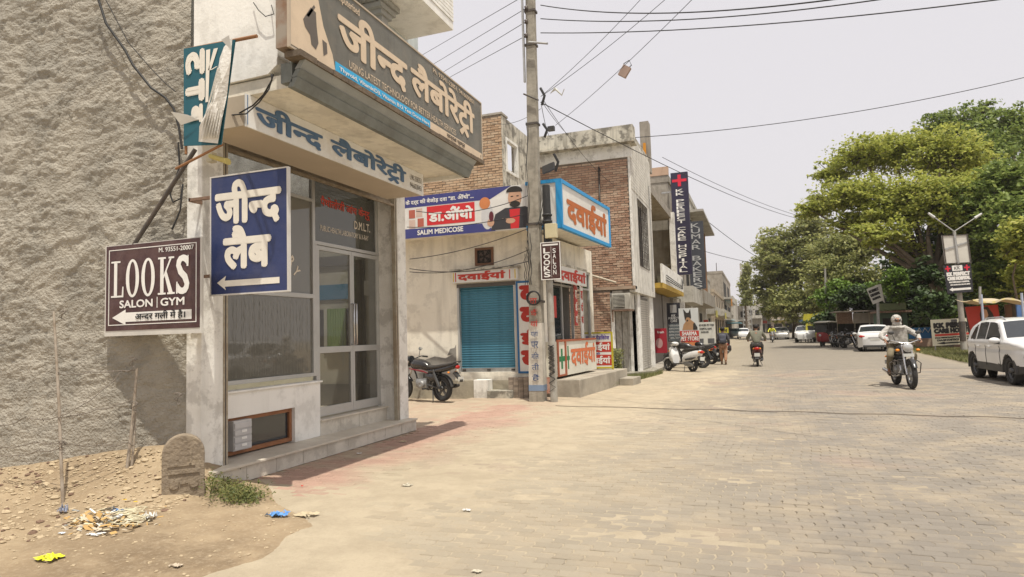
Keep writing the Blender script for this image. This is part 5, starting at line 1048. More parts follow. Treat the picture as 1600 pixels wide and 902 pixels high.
YB -= .25; b = MB(); b.box(xa0, xa1, YB+.2, YB+1.0, zac0, zac1); b.build('casing', ACW, ac, bev=.01); b = MB(); b.box(xa0+.05, xa1-.18, YB+.17, YB+.199, zac0+.06, zac1-.06); b.build('grille_back', DARK, ac)
for k in range(9): z = zac0+.08+k*(zac1-zac0-.18)/8; b = MB(); b.box(xa0+.05, xa1-.18, YB+.155, YB+.168, z, z+.02); b.build('louvre', ACW, ac)
b = MB(); b.box(xa0, xa1, YB+.15, YB+.9, zac0-.05, zac0-.005); b.box(xa0, xa0+.04, YB+.15, YB+.19, zac0-.4, zac0-.05); b.build('shelf', RUST, ac)['kind'] = 'stuff'; YB += .25
# ------------------------------------------------------------------ the row up the street
def openbox(pl, a0, a1, z0, z1, par, dep=.6, fr=None, m=DARK):
    b = MB(); b.pbox(pl, a0, a1, z0, z1, .004, .008); o = b.build('opening', m, par)
    if fr: frame(pl, a0-.05, a1+.05, z0-.05, z1+.05, .07, .009, .05, fr, par, 'opening_frame')
    return o
def house(name, label, X, Y0, Y1, H, m, x0=-13, par=.0):
    t = thing(name, label, 'building', (X, (Y0+Y1)/2, 0)); b = MB(); b.box(x0, X, Y0+.01, Y1-.01, -.1, H); b.build('wall', m, t)
    b = MB(); b.box(x0, X+.06, Y0-.02, Y0+.12, H+.002, H+.35); b.box(X-.12, X+.06, Y0+.12, Y1, H+.002, H+.35); b.build('parapet', m, t); return t
def yat(x, X, y=400): return PX(x, y, X).y
GB = mat('grey_brick_plaster', (.36, .33, .28), .9, (.24, .215, .18), 2, .8, .4, 20, streak=.4, gamt=.2); GB2 = mat('pale_grey_wash', (.5, .48, .42), .9, (.36, .34, .3), 1, .8, .2, 20, streak=.5, gamt=.3)
WAR = mat('warm_wash', (.5, .42, .32), .9, (.36, .3, .23), 1, .8, .2, 20, streak=.5)
# C: dark open first floor with a balcony
Yc, Yd = ye+.05, yat(1048, -3.9); XC = -3.75; FC = PL((XC, 0), math.pi/2)
hc = thing('open_front_house', 'house with a dark open upper floor, white slab post and yellow-edged balcony', 'building', (XC, (Yc+Yd)/2, 0))
zf = PX(1030, 440, -3.4).z; zto = PX(1020, 305, XC).z
b = MB(); b.box(-12, XC-2.2, Yc, Yd, 0, zto+.3); b.build('rear_wall', SHADE, hc); b = MB(); b.box(-12, XC-.02, Yc, Yc+.15, 0, zto+.6); b.build('side_wall', GB, hc)
b = MB(); b.box(XC-2.2, XC, Yc+.15, Yd, zto, zto+.35); b.build('roof_slab', GB, hc); b = MB(); b.box(XC-2.2, -3.35, Yc+.15, Yd, zf-.2, zf); b.build('balcony_floor', mat('yellow_soffit', (.5, .33, .06), .8), hc)
b = MB(); b.box(-3.42, -3.35, Yc+.1, Yd, zf, zf+.75); b.build('balcony_wall', WHITE2, hc)
b = MB(); b.box(XC-.1, -3.6, Yd-.5, Yd-.1, zf-.1, zto+.3); b.build('white_post', WHITE2, hc)
b = MB(); b.box(-4.6, -3.68, Yd-.1, Yd+1.6, zf-.25, zf+.9); b.build('projecting_box', mat('mouldy_box', (.5, .5, .42), .9, (.3, .31, .25), 2, .8, streak=.5), hc)
us = MB(); us.box(-.012, .012, -.5, .5, 0, 1); ume = us.mesh('shutter_panel'); ume.materials.append(mat('dull_shutter', (.2, .18, .16), .7, (.13, .115, .1), 3, .8))
for k in range(5): p = Yc+.1+(Yd-Yc-.1)*k/5; q_ = Yc+.1+(Yd-Yc-.1)*(k+1)/5; link('shutter_panel', ume, hc, (XC-.3+.03*(k % 2), (p+q_)/2, .15), (1, q_-p-.04, zf-.4))
b = MB(); b.box(XC-2.2, -3.2, Yc, Yd+.2, -.05, .14); b.build('threshold', CONC, hc)
b = MB()
for k in range(3): P = [(-3.3, Yd-1+.1*k, zf+.6-.05*k), (-3.25, Yd-1.5, zf+.2-.06*k), (-3.3, Yc+1, zf+.35-.1*k)]; b.tube(P, .02, 4)
b.build('slack_cables', CABLE, hc)
# D: grey house with a red brick parapet
YD1 = yat(1076, -3.9); XD = -3.9; zD = PY(1040, 275, Yd+.1).z
hd = house('grey_brick_house', 'grey rendered house with a low red brick parapet behind the tall hospital sign', XD, Yd+.2, YD1, zD-.3, GB)
b = MB(); b.box(-6.5, XD+.05, Yd+.15, Yd+.4, zD+.06, zD+.5); b.build('brick_parapet', BRICKM, hd)
FD = PL((XD, 0), math.pi/2)
for k in range(3):
    p = Yd+1+k*3.3; openbox(FD, p, p+1.6, 4.2, 5.8, hd); openbox(FD, p, p+2.4, .15, 2.6, hd)
b = MB(); b.pbox(FD, Yd+3.2, YD1-.3, 3.0, 3.9, .05, .75); b.build('balcony', GB2, hd)
b = MB(); b.pbox(FD, Yd+1.5, Yd+4.4, 4.3, 8.3, .01, .12); b.build('faded_poster', mat('faded_poster', (.42, .3, .24), .7, (.3, .33, .3), 1.5, .9), hd)
b = MB(); b.pbox(FD, Yd+.5, Yd+.8, 0, 2.9, .2, .5); b.build('column', WHITE2, hd)
ws = thing('water_tank', 'black flag rod and small shrine post on top of the corner house roof', 'roof post', (xf-.1, ye-.5, zpt)); p_ = PX(1012, 205, xf-.1)
b = MB(); b.box(xf-.35, xf+.0, ye+.2, ye+.7, zpt-.4, PX(1015, 208, xf-.1).z+.2); b.build('stub_wall', GB, ws); b = MB(); b.box(xf-.2, xf-.1, ye-.1, ye, zpt+.0, zpt+.7); b.build('orange_flag', mat('orange_cloth', (.6, .25, .02), .7), ws)
ws.name = 'roof_shrine'; ws['label'] = 'grey stub wall with a small orange flag on the corner house roof'
# E
XE = -3.9; YE1 = yat(1100, XE); zE = PY(1085, 293, YD1+.3).z
he = house('tall_grey_house', 'tall narrow grey house with projecting sunshades behind the bakery sign', XE, YD1+.15, YE1, zE-.35, GB2)
FE = PL((XE, 0), math.pi/2)
for k in range(2):
    for z in (1.0, 4.3, 7.4, 10.0):
        if z+1.4 < zE: openbox(FE, YD1+1.5+k*5, YD1+4+k*5, z, z+1.7, he)
b = MB(); b.pbox(FE, YD1+.8, YE1-1, 9.3, 9.45, .01, 1.0); b.build('sunshade', GB2, he); b = MB(); b.pbox(FE, YD1+.8, YE1-1, 3.2, 4.1, .01, .8); b.build('balcony', GB, he)
b = MB(); b.pbox(FE, YE1-3.0, YE1-2, 4.5, 9.3, .01, .3); b.build('brown_column', mat('brown_column', (.3, .16, .08), .8), he)
# F .. further
YF = yat(1127, -3.9); zF = PY(1115, 428, YF).z
hx = [('low_shop_house', 'low cluttered shop house beyond the bakery sign', -4.2, YE1+.3, YE1+11, 6.2, GB2), ('balcony_house', 'house with a pale upper balcony before the grey three-storey block', -3.9, YE1+11.2, YF-.3, 5.2, WAR)]
for nm, lb, X_, a, c_, h_, m_ in hx:
    t = house(nm, lb, X_, a, c_, h_, m_); FX = PL((X_, 0), math.pi/2); n_ = max(2, int((c_-a)/4))
    for k in range(n_):
        p = a+(c_-a)*k/n_+.5; openbox(FX, p, p+2.4, .2, 2.5, t); openbox(FX, p, p+1.6, 3.6, 4.9, t)
    b = MB(); b.pbox(FX, a+.5, c_-.5, 2.8, 3.5, .02, .9); b.build('balcony', GB2, t)
    b = MB(); b.pbox(FX, a+1, a+3.5, 2.5, 3.1, .95, 1.0); b.build('shop_board', mat('board_'+nm, (.5, .45, .12), .6), t)
hf = house('three_storey_house', 'grey three-storey house with dark square window openings and an orange cloth', -3.9, YF, YF+28, zF, GB)
FF = PL((-3.9, 0), math.pi/2); FS = PL((0, YF), 0)
for z in (2.8, 5.9):
    openbox(FF, YF+2, YF+10, z, z+2, hf); openbox(FF, YF+14, YF+22, z, z+2, hf)
openbox(FF, YF+2, YF+25, .1, 2.4, hf)
for z in (5.4, 2.6): b = MB(); b.pbox(FF, YF, YF+28, z, z+.25, .01, .8); b.build('balcony_slab', GB2, hf)
b = MB(); b.pbox(FF, YF+3, YF+7, 4.6, 5.6, .82, .86); b.build('orange_cloth', mat('orange_cloth', (.6, .25, .02)), hf)
b = MB(); b.pbox(FF, YF+4, YF+20, 2.2, 2.3, .1, 1.8); b.build('blue_awning', mat('blue_awning', (.1, .35, .45), .6), hf)
b = MB(); b.tube([(-5, YF+8, zF), (-5, YF+8, zF+2.2)], .05, 5); b.build('aerial', DARKIRON, hf)
far = [(-3.6, 122, 150, 7.2, GB2), (-1.5, 152, 175, 6.4, GB), (1.5, 178, 190, 7.2, GB2), (5.2, 180, 195, 8.4, GB), (9.0, 172, 190, 6.5, WAR), (13.5, 165, 186, 7.2, GB2), (18, 150, 180, 6.0, GB)]
for k, (X_, a, c_, h_, m_) in enumerate(far):
    lb = ['plain far building closing the left side of the street', 'far grey building left of the street end', 'far pale building with a white sunshade at the street end', 'tallest far building with a roof block at the street end', 'far warm-coloured building right of the street end', 'far building partly behind the left tree', 'far grey building behind the street tree trunks'][k]
    t = thing('far_building', lb, 'building', (X_-2, a, 0), 'buildings closing the far end of the street'); b = MB(); b.box(X_-5.5, X_, a, c_, -.1, h_); b.build('wall', m_, t)
    FQ = PL((0, a), 0)
    for j in range(3): openbox(FQ, X_-5+j*1.7, X_-4+j*1.7, h_-2.6, h_-1.3, t, m=DARK)
    for j in range(2): openbox(FQ, X_-5+j*2.4, X_-3.2+j*2.4, .2, 2.3, t, m=DARK)
    b = MB(); b.pbox(FQ, X_-5.4, X_-.1, h_-3.4, h_-3.1, .02, 1.0); b.build('sunshade', [GB2, WHITE][k % 2], t)
    b = MB(); b.pbox(FQ, X_-5.0, X_-2.6, 2.5, 3.2, .05, .1); b.build('shop_board', mat('far_board%d' % (k % 4), [(.5, .42, .08), (.1, .2, .4), (.55, .5, .45), (.45, .08, .05)][k % 4], .6), t)
    b = MB(); b.box(X_-4, X_-2.6, a+1, a+3, h_, h_+1.2); b.build('roof_block', m_, t)
tw = thing('telecom_tower', 'thin lattice telecom tower above the far roofs', 'tower', (PY(1163, 500, 150).x, 150, 0)); q_ = PY(1163, 412, 150)
b = MB(); r0, r1 = .9, .5; x_, zT = q_.x, q_.z
LG = [(1, 1), (1, -1), (-1, -1), (-1, 1)]
for (i, j) in LG: b.tube([(x_+i*r0, 150+j*r0, 0), (x_+i*r1, 150+j*r1, zT)], .09, 4)
b.build('leg', STEEL, tw)
b = MB(); nn = 14
for k in range(nn):
    z0_, z1_ = zT*k/nn, zT*(k+1)/nn; ra, rb_ = r0+(r1-r0)*k/nn, r0+(r1-r0)*(k+1)/nn
    for i in range(4): (a, c_), (d, e) = LG[i], LG[(i+1) % 4]; b.tube([(x_+a*ra, 150+c_*ra, z0_), (x_+d*rb_, 150+e*rb_, z1_)], .04, 3); b.tube([(x_+a*ra, 150+c_*ra, z0_), (x_+d*ra, 150+e*ra, z0_)], .04, 3)
b.build('bracing', STEEL, tw)
b = MB()
for z in (zT-.6, zT-2.2):
    for i in range(4): b.box(x_+LG[i][0]*.8-.15, x_+LG[i][0]*.8+.15, 149.2+LG[i][1]*.8, 149.5+LG[i][1]*.8, z-.7, z+.5)
b.build('antenna', GB2, tw)
# ------------------------------------------------------------------ street signs on the left row
def panel_sign(Y, p0, p1, nm, lb, m, dep=.12, back=0):
    pl = PL((0, Y), 0); a0, z0 = pl.uv(*p0); a1, z1 = pl.uv(*p1); s = thing(nm, lb, 'sign', pl.pt((a0+a1)/2, z0)); b = MB(); b.pbox(pl, a0, a1, z0, z1, -dep, 0); b.build('board', m, s); return s, pl, a0, a1, z0, z1
BLK = mat('black_board', (.025, .025, .032), .5, (.045, .045, .05), 1, .5)
s, pl, a0, a1, z0, z1 = panel_sign(34, (1055, 430), (1074, 268), 'hospital_sign', 'tall black vertical hospital sign with a red cross and white stacked letters', mat('indigo_black_board', (.03, .026, .055), .5), .25)
text(pl, 'KK PERFECT CARE HOSPITAL', a0+.27*(a1-a0), a1-.27*(a1-a0), z0+.12, z1-.85, INKW, s, .01, .02, rot=1)
w_ = a1-a0; cx, cz = (a0+a1)/2, z1-.42; b = MB(); b.pbox(pl, cx-.42*w_, cx+.42*w_, cz-.07, cz+.07, .001, .01); b.pbox(pl, cx-.08, cx+.08, cz-.3, cz-.071, .001, .01); b.pbox(pl, cx-.08, cx+.08, cz+.071, cz+.3, .001, .01); b.build('red_cross', ink('cross_red', (.65, .02, .05)), s)
for z in (z0+.5, z1-1): b = MB(); b.box(-4.2, a0-.002, 34.05, 34.12, z, z+.08); b.build('bracket', STEEL, s)
s, pl, a0, a1, z0, z1 = panel_sign(42.5, (1079, 452), (1098, 345), 'bakery_sign', 'tall dark grey vertical bakery sign with pale stacked letters', mat('slate_board', (.06, .065, .08), .6), .25)
text(pl, 'KUMAR BAKERS', a0+.22*(a1-a0), a1-.22*(a1-a0), z0+.05, z1-.1, ink('pale_letter', (.45, .46, .46)), s, .01, .012, rot=1)
b = MB(); b.box(-4.2, a0-.002, 42.55, 42.62, z1-.6, z1-.5); b.build('bracket', STEEL, s)
s, pl, a0, a1, z0, z1 = panel_sign(30.2, (1044, 534), (1062, 473), 'hospital_board', 'black and grey hospital notice board behind the parked white scooter', BLK, .05)
H = z1-z0; b = MB(); b.pbox(pl, a0+.03, a1-.03, z0+.02, z0+.46*H, .001, .008); b.build('grey_panel', ink('slate_print', (.12, .14, .15)), s)
b = MB(); b.pbox(pl, a0+.15, a1-.15, z1-.32*H*.8, z1-.05*H, .001, .006); b.build('printed_picture', ink('grey_print', (.35, .34, .32)), s)
lines(pl, [('KK', a0+.2, a1-.2, z0+.64*H, z0+.70*H), ('PERFECT', a0+.06, a1-.06, z0+.57*H, z0+.63*H), ('CARE', a0+.15, a1-.15, z0+.5*H, z0+.56*H)]+[('HOSPITAL 24 HOURS', a0+.06, a1-.06, z0+(.07+.08*k)*H, z0+(.11+.08*k)*H) for k in range(5)], INKW, s, .012)
s, pl, a0, a1, z0, z1 = panel_sign(29.6, (1063, 543), (1090.5, 481), 'pet_shop_board', 'pet shop board with a dog portrait above red and white letters', mat('board_pale', (.62, .64, .62), .5, (.5, .5, .48), 2, .4), .05)
H = z1-z0; W = a1-a0; b = MB(); b.pbox(pl, a0+.01, a1-.01, z0+.13*H, z0+.42*H, .001, .006); b.build('red_panel', RED, s)
lines(pl, [('SHARMA', a0+.12*W, a1-.12*W, z0+.30*H, z0+.40*H), ('PET STORE', a0+.05*W, a1-.03*W, z0+.17*H, z0+.27*H)], INKW, s, .01, .04)
shape(pl, [(a0+.1*W, z0+.13*H), (a0+.3*W, z0+.04*H), (a0+.75*W, z0+.04*H), (a0+.93*W, z0+.13*H)], .007, ink('orange', (.6, .22, .08)), s)
def Q(x, z): return (a0+x*W, z0+z*H)
shape(pl, [Q(.15, .44), Q(.22, .58), Q(.35, .66), Q(.6, .7), Q(.8, .62), Q(.93, .44)], .005, ink('dog_tan', (.42, .24, .12)), s, 'printed_dog_body')
shape(pl, [Q(.7, .44), Q(.72, .6), Q(.8, .62), Q(.93, .5), Q(.93, .44)], .007, ink('dog_black', (.04, .035, .03)), s, 'printed_dog_back')
shape(pl, [Q(.3, .72), Q(.24, .98), Q(.4, .88), Q(.5, .88), Q(.6, .98), Q(.63, .76), Q(.55, .64), Q(.38, .64)], .008, MATS['ink_dog_black'], s, 'printed_dog_head')
shape(pl, [Q(.33, .7), Q(.4, .76), Q(.52, .76), Q(.6, .72), Q(.52, .6), Q(.4, .6)], .009, MATS['ink_dog_tan'], s, 'printed_dog_muzzle'); blob(pl, *Q(.43, .68), .035, .04, .011, MATS['ink_dog_black'], s, 'printed_dog_nose')
s, pl, a0, a1, z0, z1 = panel_sign(31.5, (1091.5, 548), (1117, 503), 'notice_board', 'white notice board with black printed lines beside the pet shop board', mat('board_white', (.66, .65, .58), .5, (.55, .53, .45), 2, .4), .05)
H = z1-z0; lines(pl, [('NO MORE PET PAIN', a0+.05, a1-.05, z1-.14*H, z1-.07*H), ('HOSPITAL NAME', a0+.1, a1-.15, z1-.27*H, z1-.2*H), ('24 HOURS OPEN', a0+.15, a1-.3, z1-.38*H, z1-.32*H)], ink('black', (.02, .02, .02)), s, .008, .03)
b = MB(); b.pbox(pl, a0+.06, a0+.25, z0+.27*H, z0+.42*H, .001, .005); b.pbox(pl, a1-.35, a1-.06, z0+.25*H, z0+.42*H, .001, .005); b.build('printed_picture', ink('print_grey', (.12, .12, .12)), s)['kind'] = 'stuff'; b = MB(); b.pbox(pl, a0+.03, a1-.03, z0+.02, z0+.09*H, .001, .005); b.build('red_line', RED, s)
for q_ in (a0+.05, a1-.1): b = MB(); b.pbox(pl, q_, q_+.05, 0, z0-.002, -.05, -.01); b.build('leg', DARKIRON, s)
s, pl, a0, a1, z0, z1 = panel_sign(27.6, (1023, 552), (1041, 513), 'drink_board', 'dark red advertising board leaning by the shutters behind the white scooter', mat('dark_red_board', (.36, .02, .035), .5, (.28, .02, .03), 2, .5), .05)
H = z1-z0; b = MB(); blob(pl, (a0+a1)/2-.05, z0+.4*H, .14, .2*H, .004, None, None, '', mb=b); b.build('printed_shape', ink('pale_pink', (.5, .3, .28)), s); text(pl, 'fresh', a0+.14, a1-.1, z1-.2*H, z1-.1*H, INKW, s, .004, .03)
s, pl, a0, a1, z0, z1 = panel_sign(52, (1100, 520), (1106, 500), 'red_box_sign', 'small red upright board far up the left side', RED, .2)
s, pl, a0, a1, z0, z1 = panel_sign(60, (1124, 521), (1138, 512), 'yellow_board', 'yellow roadside board far up the left pavement', mat('yel_board', (.55, .5, .05), .6), .1)
text(pl, 'दवाई', a0+.1, a1-.1, z0+.1, z1-.1, ink('black', (.02, .02, .02)), s, .01, .04)
# grass tuft and weeds
GRS = leafmat('grass_blade', (.15, .18, .06), (.3, .27, .12), .3)
def grass(name, label, region, n, h, size=.02):
    V = []; Fs = []
    for i in range(n):
        c = region(); a = random.uniform(0, 6.3); hh = h*random.uniform(.5, 1.2); dx, dy = math.cos(a)*size*.4, math.sin(a)*size*.4; lx, ly = random.gauss(0, .4)*hh, random.gauss(0, .4)*hh
        o = len(V); V += [(c[0]-dx, c[1]-dy, c[2]), (c[0]+dx, c[1]+dy, c[2]), (c[0]+lx, c[1]+ly, c[2]+hh)]; Fs.append((o, o+1, o+2))
    mb = MB(); mb.v = V; mb.f = Fs; return tag(fastbuild(name, mb, GRS), None, None, kind='stuff')
def reg1():
    while True:
        px_, py_ = random.uniform(955, 1035), random.uniform(570, 606); t = (px_-955)/75
        if py_ < 606-20*t and py_ > 573+.12*(px_-955): c = G(px_, py_); return (c.x, c.y, .0)
grass('grass_patch', '', reg1, 9000, .16)
vp_ = []
for i in range(1300): c = PY(random.gauss(962, 6), random.uniform(545, 590), 20.6+random.uniform(-.5, .5)); vp_.append(tuple(c))
leafcloud('weed', 'tall straggly green weeds growing by the yellow framed sign', 'plant', vp_, .04, GRS)
# ------------------------------------------------------------------ overhead wires
def wire(p, q, sag, label, r=.011, grp='overhead wires', name='overhead_wire', extra=None):
    P = []
    for i in range(25): t = i/24; c = Vector(p).lerp(Vector(q), t); c.z -= sag*4*t*(1-t); P.append(c)
    b = MB(); b.tube(P, r, 4); o = b.build(name, CABLE, None, loc=P[0]); tag(o, label, 'wire', grp); return o
ends = [(653, 90, 'topmost'), (668, 106, 'second'), (684, 118, 'third'), (697, 124, 'lowest')]
src = [INS[3], INS[0], INS[1], INS[2]]
for k, ((x, y, nm), s0_) in enumerate(zip(ends, src)):
    q_ = PY(x, y, 22); d = (q_-s0_); wire(s0_, s0_+d*2.2, .0, f'{nm} of the four bare wires running left from the pole top', .009, 'bare wires running left from the pole')
for k, (xe_, ye_, s0_, nm) in enumerate(((1010, 0, INS[0], 'uppermost'), (1195, 0, INS[1], 'middle'), (1380, -2, INS[2], 'lowest'))):
    p = s0_+Vector((.35, 0, 0)); q_ = PY(xe_, ye_, 11.5); d = q_-p; wire(p, p+d*(2.3 if k == 0 else 1.6), .25, f'{nm} of the thick wires sagging right from the pole over the road', .0105, 'thick wires over the road')
p0_ = PY(845, 151, pb.y)
for (xe_, ye_, Y_, nm) in ((995, 0, 12.5, 'thin service wire rising steeply right from the pole clamp'), (1032, 0, 12.5, 'second thin service wire rising right beside the first')): q_ = PY(xe_, ye_, Y_); wire(p0_, p0_+(q_-p0_)*1.3, .1, nm, .007, 'service wires')
a = PY(868, 196, 19); c_ = PY(1075, 0, 12); wire(a, a+(c_-a)*1.2, .12, 'thin wire with a hanging box crossing the sky right of the pole', .008)
P = [G(868, 634, .012)]+[G(868+k*38, 634+k*1.0+.7*math.sin(k*1.7), .012) for k in range(1, 21)]; cable('road_line', 'long thin black cable lying straight across the whole road from the pole foot', [(p.x, p.y, .012) for p in P], .006, mat('road_line_brown', (.16, .13, .1), .9))  # thin brown strand drawn along the dark line across the road
hb = thing('hanging_box', 'small square box hanging from a loop on the overhead wire right of the pole', 'box', a.lerp(c_, .5)); hc_ = PY(976, 112, a.lerp(c_, .52).y); b = MB(); M_ = Matrix.Rotation(.6, 3, 'Y')
b.add([hc_+M_@Vector(v) for v in ((-.1, -.05, -.13), (.1, -.05, -.13), (.1, .05, -.13), (-.1, .05, -.13), (-.1, -.05, .13), (.1, -.05, .13), (.1, .05, .13), (-.1, .05, .13))], [(3, 2, 1, 0), (4, 5, 6, 7), (0, 1, 5, 4), (1, 2, 6, 5), (2, 3, 7, 6), (3, 0, 4, 7)]); b.build('box_body', mat('brown_box', (.35, .25, .2), .8), hb)
t_ = PY(980, 100, hc_.y); b = MB(); b.tube([hc_, t_+Vector((.1, 0, -.05)), t_+Vector((.05, 0, .08)), t_+Vector((-.08, 0, .02)), hc_], .012, 5); b.build('hanger_loop', CABLE, hb)
hk = thing('wire_clamp', 'pale knotted cloth strip tied to the service wires', 'rag', PY(870, 140, 13.9)); b = MB(); q_ = PY(868, 138, 13.9); b.tube([q_, q_+Vector((-.12, 0, -.1)), q_+Vector((.0, 0, -.02)), q_+Vector((.14, 0, -.18)), q_+Vector((.2, 0, -.05))], [.03, .01, .03, .02, .01], 6); b.build('rag_strip', mat('pale_rag', (.6, .6, .55), .8), hk); hk.name = 'cloth_strip'
wire(PY(820, 222, 21), PY(1700, 96, 26), .6, 'long single wire crossing the sky to the upper right edge', .012)
wire(PY(845, 160, pb.y), PY(1330, 345, 75), 1.2, 'wire running from the pole up the street above the roofs', .013)
wire(PY(1035, 246, 34), PY(1330, 352, 75), .8, 'lower wire converging towards the tree over the far roofs', .016)
wire(PY(1098, 340, 50), PY(1230, 425, 95), .5, 'short far wire sloping down beyond the bakery sign', .03)
wire(PY(1098, 392, 50), PY(1240, 415, 95), .4, 'nearly level far wire beyond the bakery sign', .02)
wire(PY(845, 170, pb.y), PY(760, 190, 18), .2, 'short wire from the pole to the brick house top', .006)
for k, (x0, y0, Y0, x1, y1, Y1) in enumerate(((846, 158, 14, 900, 220, 21.3), (846, 165, 14, 860, 215, 20.5), (848, 155, 14, 960, 290, 21.2), (640, 405, 14.2, 838, 352, 14), (640, 420, 14.6, 838, 405, 14), (640, 425, 14.6, 838, 385, 14), (636, 355, 14.1, 838, 330, 14), (850, 300, 14, 838, 352, 13.9), (650, 330, 14.0, 838, 300, 14))):
    wire(PY(x0, y0, Y0), PY(x1, y1, Y1), .12+.05*(k % 3), ['wire from the pole to the corner house parapet, left one', 'steep wire from the pole down behind the hoarding', 'wire from the pole slanting over the red brick wall', 'service cable crossing the banner at the jacket level', 'lower service cable crossing the cream wall above the shutter', 'sagging cable beneath the banner over the fan', 'cable crossing the banner over the printed man', 'short cable linking pole and steel pole', 'thin cable crossing the upper banner'][k], .007 if k < 3 else .009, 'cables around the pole')
dg = thing('wire_spacer', 'small dark box on the wires just right of the pole', 'box', PY(861, 200, 15)); b = MB(); q_ = PY(861, 200, 15); b.box(q_.x-.09, q_.x+.07, 15, 15.1, q_.z-.06, q_.z+.05); b.build('case', BPLAST, dg); dg.name = 'cable_joint'
# ================================================================== VEHICLES  (built along +x, wheels on z = 0)
RIM = mat('dark_rim', (.1, .1, .1), .4, metal=.6); RIML = mat('alloy_rim', (.35, .35, .34), .4, metal=.7); REDL = mat('red_lens', (.45, .02, .015), .25); AMB = mat('amber_lens', (.85, .28, .02), .25); LENS = mat('clear_lens', (.55, .56, .55), .12, metal=.3, spec=.8); SEATM = mat('black_seat', (.035, .033, .03), .6, (.07, .06, .05), 5)
MIR = mat('mirror_glass', (.75, .77, .78), .08, metal=.9); PLT = mat('number_plate', (.6, .6, .55), .5)
def wheel(root, x, y, r, wd, spokes=5, rim=RIM, name='wheel', rr=.68):
    t = MB(); t.ring((x, y, r), [(r*rr, -wd*.4), (r*.9, -wd*.5), (r*.985, -wd*.3), (r, 0), (r*.985, wd*.3), (r*.9, wd*.5), (r*rr, wd*.4)], 32); w_ = t.build('tyre', BLACK, root)
    t = MB(); t.ring((x, y, r), [(r*rr*.98, -wd*.36), (r*rr*.98, wd*.36), (r*rr*.86, wd*.3), (r*rr*.86, -wd*.3)], 28); t.ring((x, y, r), [(.001, -wd*.5), (r*.18, -wd*.45), (r*.18, wd*.45), (.001, wd*.5)], 16)
    for k in range(spokes):
        a = 2*math.pi*k/spokes+.3; c, s = math.cos(a), math.sin(a); w0, w1 = r*.11, r*.07; i, o = r*.15, r*rr*.9
        P = [(x+i*c-w0*s, y-wd*.12, r+i*s+w0*c), (x+o*c-w1*s, y-wd*.12, r+o*s+w1*c), (x+o*c+w1*s, y-wd*.12, r+o*s-w1*c), (x+i*c+w0*s, y-wd*.12, r+i*s-w0*c)]; t.prism(P, (0, wd*.24, 0))
    rm_ = t.build('rim', rim, w_); return w_
def fender(root, x, r, wd, a0, a1, m, name='mudguard'):
    t = MB(); t.ring((x, 0, r), [(r*1.08, -wd), (r*1.13, -wd*.55), (r*1.15, 0), (r*1.13, wd*.55), (r*1.08, wd), (r*1.11, 0)], 14, a0=a0, a1=a1); return t.build(name, m, root)
